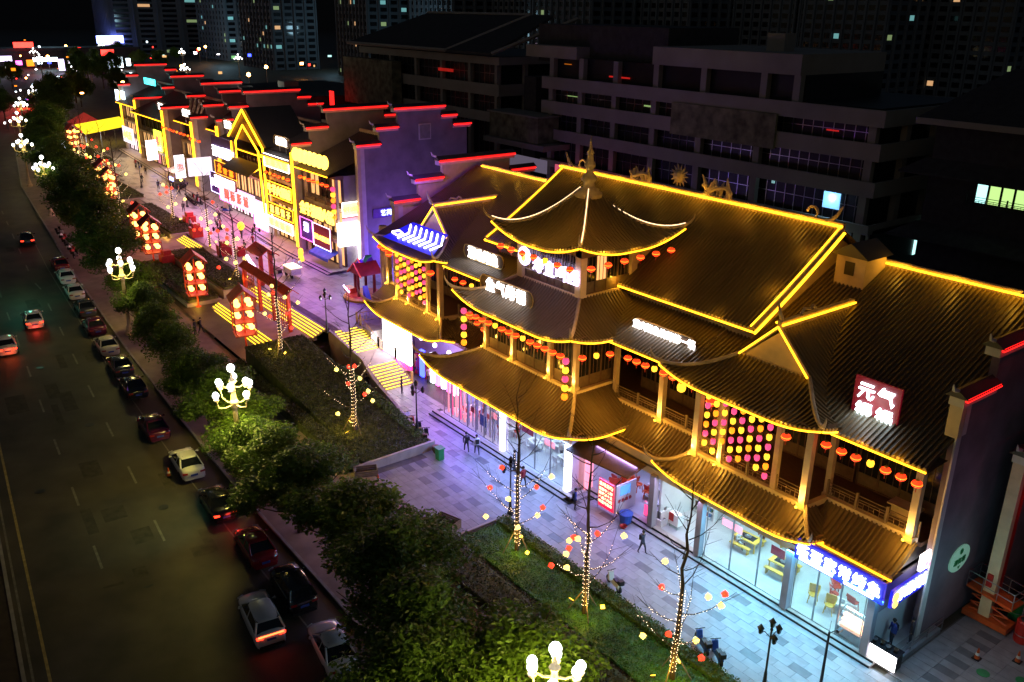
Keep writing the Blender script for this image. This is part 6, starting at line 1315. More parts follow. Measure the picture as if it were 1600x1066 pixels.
# ---------------------------------------------------------------- cars
def car(kind, paint, tail=False, suv=False, rearlit=False):
    t = thing(kind, 'x', 'car'); dz = .18 if suv else 0
    st = [(-2.32, .66, .80), (-2.26, .80, .93), (-2.0, .87, 1.0), (-1.3, .91, 1.0), (0, .92, .97), (1.0, .92, .94), (1.7, .89, .86), (2.15, .80, .72), (2.34, .62, .58)]
    vs = []; n = len(st)
    for x, w, z in st:
        z += dz; e = .06
        half = [(w * .85, .2), (w * .98, .32), (w, .55), (w * .985, z - .16), (w * .93, z - .02), (w * .55, z + .035), (0, z + .05)]
        ring = half + [(-a, b) for a, b in half[-2::-1]]
        vs += [(x, a, b) for a, b in ring]
    k = 13; fs = [(i * k + j, (i + 1) * k + j, (i + 1) * k + j + 1, i * k + j + 1) for i in range(n - 1) for j in range(k - 1)] + [tuple(range(k))[::-1][::-1], tuple(range((n - 1) * k, n * k))[::-1]] + [(i * k, i * k + k - 1, (i + 1) * k + k - 1, (i + 1) * k) for i in range(n - 1)]
    MB().add(vs, fs).build('body', paint, t, smooth=True)
    zb, zt = .99 + dz, 1.44 + dz * 1.3; xb0, xb1 = (-2.1, 1.0) if suv else (-1.75, .98); xt0, xt1 = (-1.75, .25) if suv else (-1.0, .2)
    def frame(z): 
        u = (z - zb) / (zt - zb); return xb0 + (xt0 - xb0) * u, xb1 + (xt1 - xb1) * u, .82 + (.62 - .82) * u
    a0, a1, aw = frame(zb - .05); b0, b1, bw = frame(zt)
    MB().add([(a0, -aw, zb - .05), (a1, -aw, zb - .05), (a1, aw, zb - .05), (a0, aw, zb - .05), (b0, -bw, zt), (b1, -bw, zt), (b1, bw, zt), (b0, bw, zt)], [(0, 3, 2, 1), (4, 5, 6, 7), (0, 1, 5, 4), (1, 2, 6, 5), (2, 3, 7, 6), (3, 0, 4, 7)]).build('windows', 'carglass' if not rearlit else 'carglass', t)
    rv = []; 
    for x, w, z in ((b0 - .06, bw * .93, zt - .01), (b0 + .12, bw + .02, zt + .025), ((b0 + b1) / 2, bw + .03, zt + .05), (b1 - .12, bw + .02, zt + .03), (b1 + .06, bw * .93, zt - .01)): rv += [(x, -w, z - .05), (x, -w * .8, z + .02), (x, 0, z + .045), (x, w * .8, z + .02), (x, w, z - .05)]
    MB().add(rv, [(i * 5 + j, (i + 1) * 5 + j, (i + 1) * 5 + j + 1, i * 5 + j + 1) for i in range(4) for j in range(4)] + [(0, 1, 2, 3, 4), (20, 21, 22, 23, 24)]).build('roof', paint, t, smooth=True)
    for s_ in (-1, 1):
        MB().tube([(a1, s_ * (aw - .01), zb - .05), (b1, s_ * bw, zt)], .035, 5).build('pillar', paint, t); MB().tube([(a0, s_ * (aw - .01), zb - .05), (b0, s_ * bw, zt)], .06, 5).build('pillar', paint, t); MB().tube([(-.35, s_ * (aw + .004), zb - .05), (-.38, s_ * bw, zt)], .03, 5).build('pillar', paint, t)
        MB().tube([(.75, s_ * .88, zb), (.7, s_ * 1.04, zb + .06), (.62, s_ * 1.06, zb + .05)], [.03, .08, .07], 6).build('mirror', paint, t)
        for x in (-1.42, 1.42):
            tyre = MB().tube([(x, s_ * .74, .32), (x, s_ * .93, .32)], .33, 16).build('tyre', 'rubber', t); MB().tube([(x, s_ * .925, .32), (x, s_ * .94, .32)], .21, 12).build('rim', 'chrome', tyre)
        MB().prism([(-2.33, s_ * .45, .70 + dz), (-2.29, s_ * .80, .70 + dz), (-2.26, s_ * .83, .84 + dz), (-2.31, s_ * .45, .82 + dz)], (-.035, s_ * .012, 0)).build('tail_light', 'tail' if tail else 'taild', t)
        MB().prism([(2.3, s_ * .45, .60 + dz), (2.1, s_ * .84, .62 + dz), (2.05, s_ * .84, .74 + dz), (2.24, s_ * .5, .72 + dz)], (.03, s_ * .012, .01)).build('headlight', 'head', t)
    if suv and tail: MB().box(-2.36, -.72, .82 + dz, -2.3, .72, .88 + dz).build('light_bar', emis('orange_light_bar', (1, .12, .03), 5), t)
    MB().box(-2.37, -.26, .52 + dz, -2.33, .26, .66 + dz).build('number_plate', 'plate', t); MB().box(-2.36, -.7, .24, -2.2, .7, .4).build('rear_bumper', 'black' if suv else paint, t)
    MB().box(-.75, -.42, zt + .045, -.1, .42, zt + .06).build('sunroof', 'carglass', t)
    return t
def put_car(tp, x, y, rz, lb, grp='cars parked along the kerb'): return copy_tree(tp, (x, y, zr(x) - .13), rz, lb, grp)
CW = car('parked_car', PAINT['white']); CB = car('parked_car', PAINT['black']); CR = car('parked_car', PAINT['red']); CP = car('parked_car', PAINT['purple']); CG = car('parked_car', PAINT['grey']); CC = car('parked_car', PAINT['cream']); CBT = car('parked_car', PAINT['black'], True); CWT = car('moving_car', PAINT['white'], True); SW = car('white_suv', PAINT['white'], True, True); SB = car('parked_car', PAINT['black'], False, True)
put_car(SW, -42.7, 14.8, 3.0, 'white hatchback with a glowing orange bar across its tail, double-parked', 'cars pulling along the kerb'); put_car(CW, -38.0, 17.0, 2.97, 'pale pink-lit sedan half hidden by the big tree at the bottom', 'cars pulling along the kerb')
put_car(SB, -44.3, 17.5, 3.03, 'dark parked hatchback under the leaves beside the white hatchback'); put_car(CR, -49.9, 17.4, 3.05, 'dark car with reddish bonnet parked behind the lit-tail one'); put_car(CBT, -56.4, 17.3, 3.05, 'black sedan with two lit red tail lamps at the kerb')
put_car(SW if 0 else CW, -63.2, 17.4, 3.06, 'white hatchback with a bright tail parked just below the second globe lamp'); put_car(CP, -70.7, 17.2, 3.08, 'dim parked car in the tree’s shade before the white hatchback')
put_car(CB, -79.6, 18.1, 3.08, 'glossy black sedan parked ahead of the dim one'); put_car(CG, -85.2, 18.5, 3.08, 'dark grey parked car behind the white sedan with bright rear window'); put_car(CC, -91.1, 18.8, 3.08, 'cream-white sedan with a bright rear window, parked'); put_car(CP, -97.4, 19.2, 3.08, 'purple-black parked car ahead of the cream sedan'); put_car(CG, -103.8, 19.8, 3.08, 'dark grey parked car behind the two white ones')
put_car(CW, -110.3, 20.2, 3.07, 'nearer of two white sedans parked nose to tail'); put_car(CW, -116.8, 20.7, 3.07, 'farther of two white sedans parked nose to tail'); put_car(CR, -122.4, 21.3, 3.06, 'red-roofed car at the head of the parked line')
put_car(CWT, -103, 14.4, 3.04, 'white car driving away with lit red tail lamps', 'cars driving on the road'); put_car(CWT, -96.6, 10.7, 3.05, 'white car at the left edge with orange-red tail lamps', 'cars driving on the road'); put_car(CBT, -137.5, 20.3, 3.0, 'dark car leaving under the trees with one bright tail lamp', 'cars driving on the road')
for i, (x, dy) in enumerate(((-230, -6), (-262, -9), (-296, -5), (-318, -12), (-352, -8), (-386, -10), (-410, -5), (-440, -14))): put_car((CWT, CBT)[i % 2], x, K(x) + dy, 2.85, '%s small distant car up the road, counted from the near end' % ORD[i], 'distant cars on the road')
for i, (x, y, lb) in enumerate(((-17.0, 58, 'dark car'),)): pass
for t in (CW, CB, CR, CP, CG, CC, CBT, CWT, SW, SB): drop(t)
lamp('POINT', (-100.2, 14.1, 1.7), 20, (1, .05, .03), .2); lamp('POINT', (-53.6, 17.3, .8), 14, (1, .05, .03), .2); lamp('POINT', (-93.8, 10.6, 1.9), 20, (1, .1, .03), .2)
lamp('SPOT', (-57, 16.2, 7), 170, (.2, 1, .75), .3, (-.1, -.5, -1), spot=70); lamp('POINT', (-112, 15, 6), 170, (.2, 1, .6), .5)

# ---------------------------------------------------------------- scooters and bicycles
def scooter(col):
    t = thing('scooter', 'x', 'scooter')
    for x in (-.62, .62):
        w = MB().tube([(x, -.06, .26), (x, .06, .26)], .26, 14).build('wheel', 'rubber', t); MB().tube([(x, -.065, .26), (x, .065, .26)], .13, 10).build('hub', 'steel', w)
    MB().prism([(-.75, -.14, .35), (-.2, -.17, .3), (.25, -.17, .25), (.25, -.17, .36), (-.1, -.15, .62), (-.7, -.12, .66)], (0, .3, 0)).prism([(.3, -.2, .3), (.5, -.16, .35), (.45, -.14, .95), (.35, -.14, .95)], (0, .34, 0)).build('body', col, t)
    MB().prism([(-.75, -.14, .68), (-.05, -.14, .66), (-.1, -.14, .76), (-.7, -.14, .79)], (0, .28, 0)).build('seat', 'black', t); MB().tube([(.62, 0, .26), (.42, 0, 1.02)], .035, 6).tube([(.4, -.3, 1.04), (.44, 0, 1.0), (.4, .3, 1.04)], .025, 5).build('handlebar', 'black', t); MB().ball((.52, 0, .9), .08, 8, 5).build('headlight', 'head', t); MB().cbox(-.8, 0, .7, .3, .34, .3).build('top_box', 'black', t); return t
SC = {k: scooter(k) for k in ('black', 'blue', 'wht', 'red')}
for k, x, y, z, rz, lb in (('wht', -60.6, 35.7, 0, 2.8, 'pale scooter at the walkway edge, leftmost of four'), ('red', -59.7, 35.5, 0, 2.6, 'reddish scooter between the pale and the dark ones'), ('black', -58.3, 35.4, 0, 2.7, 'dark scooter left of the unlit lamp post'), ('black', -57.0, 35.2, 0, 2.5, 'dark scooter right of the unlit lamp post'), ('wht', -33.0, 33.9, 0, 2.9, 'dark-seated pale scooter beside the green bed, opposite the steamy stall'),
                          ('blue', -25.9, 34.0, 0, 2.7, 'teal-lit scooter by the third near lit tree, left one'), ('blue', -24.8, 34.0, 0, 2.6, 'teal-lit scooter by the third near lit tree, right one'), ('blue', -139, 49.6, ZP, 1, 'blue-lit scooter by the door under the neon gable'), ('black', -104, 28.4, 1.5, 2, 'bicycle-like scooter leaning by the lower hedge bed'), ('black', -88, 24.8, 1.15, 2.6, 'scooter on the pavement near the three standing people'), ('wht', -86, 24.0, 1.1, 2.3, 'pale scooter on the pavement beside the black one'), ('black', -28.0, 24.6, .2, .5, 'scooter in the shade behind the nearest globe lamp')):
    copy_tree(SC[k], (x, y, z), rz, lb, 'parked scooters')
for i in range(8): copy_tree(SC[('black', 'wht', 'red')[i % 3]], (-147 - i * .9, 47.8 + .1 * i, ZP), 1.9, '%s scooter of the far row on the plaza' % ORD[i], 'row of scooters far up the plaza')
for i in range(7): copy_tree(SC[('black', 'red', 'wht')[i % 3]], (-126 - i * 2.3, 24.0 + .15 * i, zr(-126 - i * 2.3)), 2.6, '%s bike of the row on the roadside pavement' % ORD[i], 'bikes along the pavement')
for t in SC.values(): drop(t)

# ---------------------------------------------------------------- people
def person(jac, leg='trou', pose='stand', seed=0):
    t = thing('person', 'x', 'person'); r = random.Random(seed)
    s1, s2 = (.22, -.26) if pose == 'walk' else (.04, -.03); hp = .93
    if pose == 'sit': hp = .5
    J = {'pel': (0, 0, hp), 'chest': (.02, 0, hp + .38), 'neck': (.03, 0, hp + .56), 'head': (.05, 0, hp + .68), 'top': (.05, 0, hp + .79)}
    V = [J['pel'], (0.01, 0, hp + .2), J['chest'], J['neck'], J['head'], J['top']]; E_ = [(0, 1), (1, 2), (2, 3), (3, 4), (4, 5)]; R = [(.15, .12), (.14, .11), (.17, .12), (.06, .06), (.095, .09), (.06, .06)]
    for s_, st_ in ((1, s1), (-1, s2)):
        b = len(V)
        if pose == 'sit': V += [(.02, s_ * .1, hp - .02), (.42, s_ * .12, hp - .02), (.44, s_ * .12, .08), (.56, s_ * .13, .04)]
        else: V += [(0, s_ * .1, hp - .08), (st_ * .55 + .04, s_ * .11, .5), (st_, s_ * .11, .08), (st_ + .14, s_ * .12, .04)]
        E_ += [(0, b), (b, b + 1), (b + 1, b + 2), (b + 2, b + 3)]; R += [(.1, .1), (.065, .065), (.045, .045), (.035, .035)]
        b = len(V); sw = -st_ * .7
        if pose == 'phone' or pose == 'sit': V += [(.02, s_ * .2, hp + .46), (.06, s_ * .27, hp + .2), (.3, s_ * .1, hp + .3), (.36, s_ * .07, hp + .33)]
        else: V += [(.02, s_ * .2, hp + .46), (sw * .3, s_ * .27, hp + .2), (sw + .06, s_ * .28, hp - .02), (sw + .09, s_ * .27, hp - .1)]
        E_ += [(2, b), (b, b + 1), (b + 1, b + 2), (b + 2, b + 3)]; R += [(.07, .07), (.05, .05), (.036, .036), (.03, .03)]
    me = bpy.data.meshes.new('p'); me.from_pydata(V, E_, []); o = bpy.data.objects.new('p', me); COL.objects.link(o)
    sk = o.modifiers.new('s', 'SKIN'); sk.use_smooth_shade = True
    for i, q in enumerate(R): me.skin_vertices[0].data[i].radius = q
    me.skin_vertices[0].data[0].use_root = True
    o.modifiers.new('u', 'SUBSURF').levels = 1
    bpy.context.view_layer.update(); m2 = bpy.data.meshes.new_from_object(o.evaluated_get(bpy.context.evaluated_depsgraph_get()))
    bpy.data.objects.remove(o); bpy.data.meshes.remove(me)
    for k in (leg, jac, 'skin', 'black'): m2.materials.append(M[k])
    for p in m2.polygons:
        c = p.center; p.material_index = 2 if (c.z > hp + .56 or (abs(c.y) > .235 and c.z < hp - .02 and pose in ('stand', 'walk'))) else (3 if c.z < .1 else (1 if c.z > hp - .03 else 0))
        p.use_smooth = True
    ob = bpy.data.objects.new('body', m2); COL.objects.link(ob); ob.parent = t
    h = MB().ball((.03, 0, hp + .76), .115, 10, 7, 1.0); h.build('hair', 'hair', t, smooth=True)
    if seed % 2: MB().cbox(-.16, 0, hp + .1, .12, .26, .38).build('backpack', 'black', t)
    return t
PT = [person('jack', seed=0), person('jackw', pose='walk', seed=1), person('jackr', pose='walk', seed=2), person('jackb', pose='stand', seed=3), person('jack', pose='phone', seed=4), person('jack', pose='walk', seed=5), person('jackw', pose='sit', seed=6), person('jackr', pose='sit', seed=7), person('jackw', pose='stand', seed=8)]
ppl = [(4, -68.9, 36.2, 0, 2.5, 'person in black looking at a phone at the foot of the side stairs'), (3, -41.4, 38.0, 0, 1.0, 'person in dark blue walking past the red menu board'), (0, -48.6, 38.0, 0, .8, 'person in black standing under the pagoda by the glass front'), (2, -69.6, 42.0, 0, .5, 'person in red by the glowing banners'), (8, -67.0, 41.8, 0, 2.2, 'person in white among the glowing banners, right of the one in red'),
       (5, -120.3, 43.4, ZP, 1.0, 'person in black walking on the pink-lit plaza beside a yellow balloon'), (5, -113.7, 42.4, ZP, 4.0, 'person in dark clothes walking, nearest of the plaza strollers'), (0, -121.4, 45.0, ZP, 2.0, 'person in dark coat standing behind the lit bare tree'), (2, -116.2, 44.6, ZP, 5.2, 'person in a dark red jacket crossing the plaza'), (0, -115.4, 47.0, ZP, 1.2, 'person in black standing at the front steps of the narrow shop-house'),
       (1, -118.5, 41.9, ZP, 3.0, 'person in white walking near the red cube'), (8, -131.5, 45.0, ZP, 2.0, 'person in white standing by the black lamp post'), (5, -133.2, 46.2, ZP, 4.0, 'person in black on the plaza behind the one in white'), (8, -101.8, 44.0, ZP, 0, 'person in white serving at the snack cart, left one'), (8, -100.9, 44.4, ZP, 0, 'person in white serving at the snack cart, right one'),
       (2, -157.5, 48.0, ZP, 1, 'person in dark red on the far plaza, left of a pair'), (3, -158.6, 48.4, ZP, 1, 'person in blue on the far plaza, right of a pair'), (5, -172, 46, ZP, 2, 'distant dark stroller beyond the scooters'), (0, -90.2, 25.8, 1.18, 1, 'person standing alone on the pavement in dark clothes'), (0, -90.0, 27.4, 1.18, 4, 'person in black, left of the two standing close together'), (5, -90.3, 28.1, 1.18, 1, 'person in black, right of the two standing close together'), (1, -84.6, 23.2, 1.05, 1, 'person in white at the kerb under the tree by the cream sedan'),
       (3, -19.4, 42.6, .3, 4.2, 'person in blue standing behind the white counter at the corner'), (0, -18.8, 43.6, .28, 3.6, 'person in black crouching by the ramp rail'), (6, -31.0, 43.4, .3, 0, 'seated diner in white at the yellow table, back to the window'), (7, -30.2, 44.9, .3, 2.2, 'seated diner in red facing the window'), (6, -31.9, 44.6, .3, 5.4, 'seated diner in pale clothes at the left of the table'), (8, -47.4, 41.8, .3, 1.5, 'waiter in white behind the glass under the pagoda'), (3, -21.2, 45.4, .3, 4, 'shopkeeper in blue inside the corner shop'), (8, -131, 41, ZP, 2, 'person in pale clothes beside the red cubes')]
ppl += [(1, -52.5, 37.2, 0, 2.8, 'person in white strolling on the violet paving left of the pagoda front'), (5, -53.4, 36.8, 0, 2.8, 'person in black walking beside the stroller in white'), (2, -46.2, 37.0, 0, 0, 'person in dark red walking toward the menu board'), (5, -34.6, 38.0, 0, .2, 'person in black walking past the steamy stall'), (0, -66.5, 38.5, 0, 1, 'person in black standing between side stairs and glass front'), (8, -37.2, 42.6, .3, 4.5, 'stall cook in white behind the steamy counter'),
        (5, -107.5, 43.6, ZP, 2, 'person in black walking between archway and yellow standee'), (2, -128, 44.4, ZP, 1, 'person in dark red on the pink plaza by the huge white lightbox'), (1, -136.5, 47.2, ZP, 5, 'person in pale clothes near the blue-lit scooter'), (5, -143, 44, ZP, 3, 'person in black beyond the red cubes'), (0, -149, 48.4, ZP, 3, 'person in black near the far scooters'), (3, -164, 46.5, ZP, 3, 'person in blue in front of the market tent'), (5, -180, 49, ZP, 3, 'far stroller in black by the lime lightbox'), (2, -190, 50, ZP, 3, 'far stroller in red near the yellow canopy'),
        (8, -55.6, 43.4, .3, 2, 'diner standing in white behind the violet-lit glass'), (6, -49.6, 43.2, .3, 3, 'seated diner in white behind the pagoda glass'), (7, -57.2, 42.6, .3, 0, 'seated diner in red behind the violet-lit glass')]
for k, x, y, z, rz, lb in ppl: copy_tree(PT[k], (x, y, z), rz, lb)
for t in PT: drop(t)

# ---------------------------------------------------------------- tables, benches, chairs, counters
def bench_tpl():
    t = thing('yellow_bench', 'x', 'bench'); MB().box(-.75, -.16, .4, .75, .16, .46).build('seat', 'yellow', t)
    for x in (-.6, .6): MB().box(x - .04, -.13, 0, x + .04, .13, .4).build('leg', 'yellow', t)
    return t
def table_tpl(mt):
    t = thing('dining_table', 'x', 'table'); f = MB().box(-.85, -.5, .72, .85, .5, .78).build('tabletop', mt, t)
    for x in (-.75, .75):
        for y in (-.4, .4): MB().box(x - .04, y - .04, 0, x + .04, y + .04, .72).build('leg', mt, t)
    MB().box(-.55, -.3, .781, .55, .3, .79).build('tile_inlay', 'wglass' if mt == 'yellow' else 'white', t); MB().lathe([(.2, .79), (.24, .86), (.22, .86), (.18, .81)], 12).build('hotpot_ring', 'steel', t); return t
def chair_tpl(mt):
    t = thing('dining_chair', 'x', 'chair'); MB().lathe([(.2, .42), (.23, .46), (.22, .48)], 10).build('seat', mt, t)
    MB().prism([(-.22, .15, .46), (.22, .15, .46), (.26, .22, .9), (-.26, .22, .9)], (0, .04, 0)).prism([(-.24, -.1, .5), (-.2, -.1, .5), (-.26, .24, .72), (-.28, .24, .72)], (0, .02, .1)).prism([(.2, -.1, .5), (.24, -.1, .5), (.28, .24, .72), (.26, .24, .72)], (0, .02, .1)).build('backrest', mt, t)
    for x in (-.16, .16):
        for y in (-.14, .14): MB().tube([(x, y, .44), (x * 1.3, y * 1.3, 0)], .025, 5).build('leg', mt, t)
    return t
BN = bench_tpl(); TY = table_tpl('yellow'); TW = table_tpl('wht'); CH = {k: chair_tpl(k) for k in ('redl', 'yellow', 'wht', 'orange')}
for x, y, lb in ((-30.6, 43.9, 'yellow table with seated diners behind the left window'), (-27.4, 43.4, 'yellow table with a hotpot ring behind the middle window'), (-28.6, 46.6, 'yellow table at the back of the yellow-bench room')):
    copy_tree(TY, (x, y, .3), .1, lb, 'yellow dining tables')
    for dy, s_ in ((-.8, 'window'), (.8, 'far')): copy_tree(BN, (x, y + dy, .3), .1, 'yellow bench on the %s side of the %s' % (s_, lb.split(' with ')[0].split(' at ')[0] + ' ' + ('by the diners', 'by the middle window', 'at the back')[int(x < -29) * 0 + (0 if y == 43.9 else 1 if y == 43.4 else 2)]), 'yellow benches')
for x, y, rz, k, lb in ((-24.4, 42.3, .4, 'yellow', 'yellow armchair behind the glass nearest the dark post'), (-23.7, 43.4, 2.2, 'redl', 'red chair left of the glass table in the corner shop'), (-22.5, 43.6, 3, 'redl', 'coral red chair behind the corner shop table'), (-24.0, 44.2, 1, 'redl', 'red chair at the back of the corner shop'), (-23.2, 42.2, .3, 'yellow', 'low yellow chair in front of the corner shop table'), (-22.0, 42.3, .2, 'wht', 'white wire chair near the corner shop window')):
    copy_tree(CH[k], (x, y, .3), rz, lb, 'chairs in the corner shop', 1.25)
copy_tree(TW, (-22.9, 43.0, .3), .3, 'glass-topped table in the corner shop', 'tables in the corner shop', .8)
rr = random.Random(9)
for i, (x, y) in enumerate(((-46.6, 41.6), (-48.8, 42.6), (-50.2, 41.4), (-46, 44), (-53.6, 41.4), (-56, 42), (-58.4, 41.2), (-41.8, 43.4), (-39.2, 44.2))):
    wh = '%s white table behind the pagoda glass' % ORD[i] if i < 7 else ('left', 'right')[i - 7] + ' table behind the menu board'
    copy_tree(TW, (x, y, .3), rr.uniform(-.2, .2), wh, 'white tables', .8)
    for q, (dx, dy, rz) in enumerate(((0, -.9, pi), (0, .9, 0), (1.0, 0, -pi / 2))):
        if i < 4 and q == 2: continue
        copy_tree(CH['wht' if i < 4 else ('redl', 'orange')[q % 2]], (x + dx, y + dy, .3), rz, '%s chair on the %s side of the %s' % ('white' if i < 4 else ('red', 'orange', 'red')[q], ('window', 'far', 'right')[q], wh), 'chairs of the white tables', 1.1)
for i, (x, y, z) in enumerate([(-40.9, 42.2, .3), (-40.4, 42.5, .78), (-39.9, 42.1, .3), (-39.6, 42.6, .8), (-41.4, 41.9, .3), (-40.2, 41.8, .3), (-39.1, 43.0, .3)]):
    copy_tree(CH['orange'], (x, y, z), i * .9, '%s bright red chair of the jumble behind the menu board' % ORD[i], 'jumble of red chairs', 1.3)
for t in (BN, TY, TW, *CH.values()): drop(t)
t = thing('menu_board_stall', 'stall front with a tall red menu board of white characters', 'stall', (-39.6, 39.9, 0))
MB().box(-40.6, 39.55, .3, -39.0, 39.65, 2.5).build('menu_board', emis('menu_red', (.9, .01, .09), .8, (.5, .01, .04)), t); MB().tube([(-40.6, 39.52, .3), (-39.0, 39.52, .3), (-39.0, 39.52, 2.5), (-40.6, 39.52, 2.5), (-40.6, 39.52, .3)], .03, 4).build('board_rim', 'wht', t)
chars('鱼味汤粉', .34, 'ledp', t, (-40.35, 39.5, 2.05), (1, 0, 0), pitch=.36, join=True, name='lettering')
for k, tx in enumerate(('招牌牛三鲜', '酸辣粉十五', '小面八元起', '欢迎光临店')): chars(tx, .26, 'ledp', t, (-40.4, 39.5, 1.65 - k * .34), (1, 0, 0), pitch=.28, join=True, name='lettering')
MB().box(-38.98, 39.65, .3, -38.9, 41.6, 2.5).build('side_menu', 'wht', t); chars('米粉面条', .3, 'red', t, (-38.87, 39.95, 1.1), (0, 1, 0), pitch=.36, join=True, name='lettering'); MB().box(-38.9, 40.0, 1.6, -38.87, 41.0, 2.35).build('poster', emis('blue_poster', (.1, .35, .8), .8), t)
MB().box(-42.8, 40.1, .3, -42.7, 40.9, 3.6).build('poster_panel', 'poster', t)
MB().tube([(-40.7, 39.6, 0), (-40.7, 39.6, 2.6)], .03, 5).build('leg', 'steel', t); MB().tube([(-38.95, 39.6, 0), (-38.95, 39.6, 2.6)], .03, 5).build('leg', 'steel', t)
t = thing('plastic_tub', 'blue covered tub on the paving beside the stall', 'tub', (-38.0, 39.9, 0)); MB().lathe([(.4, 0), (.5, .7), (.52, .75), (.46, .78)], 14, (-38.0, 39.8, 0)).build('barrel', 'blue', t); MB().lathe([(.5, .78), (.2, .92)], 12, (-38.0, 39.8, 0)).build('cover', 'bcloth', t)
t = thing('red_basin', 'small red basin on the paving by the blue tub', 'basin', (-37.5, 39.0, 0)); MB().lathe([(.2, 0), (.28, .15), (.26, .15), (.18, .03)], 12, (-37.6, 39.2, 0)).build('bowl', 'red', t)
t = thing('food_stall', 'steamy food stall with white curved counter and pink cloth', 'stall', (-36.6, 41.6, .3)); MB().box(-37.6, 41.2, .3, -36.0, 42.2, 1.25).build('counter', 'wht', t); MB().prism([(-37.7, 41.0, 1.3), (-35.9, 41.0, 1.3), (-35.9, 41.2, 1.9), (-37.7, 41.2, 1.9)], (0, .03, 0)).build('sneeze_guard', 'glass', t); MB().box(-37.55, 41.12, .4, -36.9, 41.18, 1.2).build('front_cloth', 'lpink', t)
for x in (-37.3, -36.7, -36.2): MB().lathe([(.18, 1.25), (.2, 1.5), (.17, 1.5)], 10, (x, 41.7, 0)).build('pot', 'steel', t)
t = thing('polystyrene_box', 'open white foam box at the foot of the steamy stall', 'box', (-36.0, 40.9, .3)); MB().box(-36.6, 40.95, .3, -35.7, 41.0, .8).box(-36.6, 41.5, .3, -35.7, 41.55, .8).box(-36.6, 41.0, .3, -36.55, 41.5, .8).box(-35.75, 41.0, .3, -35.7, 41.5, .8).build('sides', 'wht', t); MB().box(-36.55, 41.0, .3, -35.75, 41.5, .36).build('bottom', 'wht', t)
t = thing('white_trolley', 'white trolley with a red apron right of the steamy stall', 'trolley', (-35.2, 41.7, .3)); MB().box(-35.6, 41.5, .6, -34.7, 42.1, 1.4).build('cabinet', 'wht', t); MB().box(-35.5, 41.44, .9, -35.1, 41.49, 1.5).build('apron', 'red', t)
for x in (-35.5, -34.8): MB().tube([(x, 41.6, .3), (x, 41.6, .6)], .04, 6).build('leg', 'steel', t)
t = thing('food_display_case', 'curved glass display case full of lit snacks on the steps at the corner', 'display case', (-21.0, 41.3, .3)); MB().box(-21.9, 40.9, .3, -20.2, 41.7, .95).build('cabinet', 'steel', t)
for k in range(3): MB().box(-21.8, 41.05 + k * .12, 1.0 + k * .25, -20.3, 41.6, 1.06 + k * .25).build('shelf', 'food', t)
MB().add([(-21.85 if e else -20.25, 41.65 - .75 * cos(a), .97 + .95 * sin(a)) for e in (0, 1) for a in [i * pi / 12 for i in range(7)]], [(i, i + 1, 8 + i, 7 + i) for i in range(6)]).build('curved_glass', 'glass', t); MB().tube([(-21.88, 41.65 - .78 * cos(a), .97 + .98 * sin(a)) for a in [i * pi / 12 for i in range(7)]], .03, 4).tube([(-20.22, 41.65 - .78 * cos(a), .97 + .98 * sin(a)) for a in [i * pi / 12 for i in range(7)]], .03, 4).build('glass_frame', 'steel', t)
t = thing('lit_counter', 'white-glowing serving counter with bowls on top at the building corner', 'counter', (-18.6, 41.0, .1)); MB().box(-19.9, 40.75, .15, -18.1, 40.82, 1.15).build('light_panel', 'ledw', t); MB().box(-19.9, 40.83, .15, -18.1, 41.45, 1.15).build('cabinet', 'black', t); MB().box(-19.95, 40.72, 1.16, -18.05, 41.5, 1.22).build('worktop', 'wglass', t)
for i, x in enumerate((-19.6, -19.2, -18.8, -18.4)): b = MB().lathe([(.08, 1.23), (.14, 1.34), (.12, 1.34), (.07, 1.26)], 10, (x, 41.1 + .1 * (i % 2), 0)).build('serving_bowl', 'brownc' if i % 2 else 'steel'); settle(b, (x, 41.1, 1.23)); tag(b, '%s bowl from the left on the white-glowing counter' % ORD[i], 'bowl', 'bowls on the counter')
t = thing('ramp_railing', 'steel double-bar handrail along the ramp at the building corner', 'railing', (-18.6, 43, 0))
for z in (.55, .9): MB().tube([(-18.5, 41.4, z), (-18.5, 46.6, z + .0)], .03, 6).build('rail', 'steel', t)
for y in (41.4, 43.1, 44.9, 46.6): MB().tube([(-18.5, y, 0), (-18.5, y, .9)], .03, 6).build('railing_post', 'steel', t)
# bins, cones, planters
def cone(x, y, z, lb):
    t = thing('traffic_cone', lb, 'traffic cone', (x, y, z), group='traffic cones'); MB().cbox(x, y, z, .42, .42, .05).build('base', 'black', t); MB().lathe([(.15, .05), (.03, .72)], 10, (x, y, z)).build('cone_body', 'orange', t); MB().lathe([(.125, .26), (.09, .42)], 10, (x, y, z)).build('white_stripe', 'wht', t)
cone(-53.2, 28.5, 0, 'red-white traffic cone on the terrace beside the bed wall'); cone(-62.9, 15.9, .35, 'lone red-white traffic cone on the road by the white hatchback'); cone(-16.0, 45.8, 0, 'traffic cone near the ramp in the dark yard, left one'); cone(-14.5, 47.4, 0, 'traffic cone in the dark yard, right one')
t = thing('litter_bin', 'green lidded litter bin at the corner of the sloping bed', 'bin', (-53.6, 34.3, 0)); MB().prism([(-53.85, 34.1, 0), (-53.35, 34.1, 0), (-53.3, 34.05, .95), (-53.9, 34.05, .95)], (0, .5, 0)).build('barrel', 'green', t); MB().box(-53.95, 34.0, .96, -53.25, 34.65, 1.06).build('lid', 'green', t)
t = thing('terracotta_pot', 'round brown pot next to the green bin', 'pot', (-54.6, 34.6, 0)); MB().lathe([(.2, 0), (.36, .3), (.33, .6), (.26, .62)], 12, (-54.7, 34.7, 0)).build('pot_body', 'brownc', t)
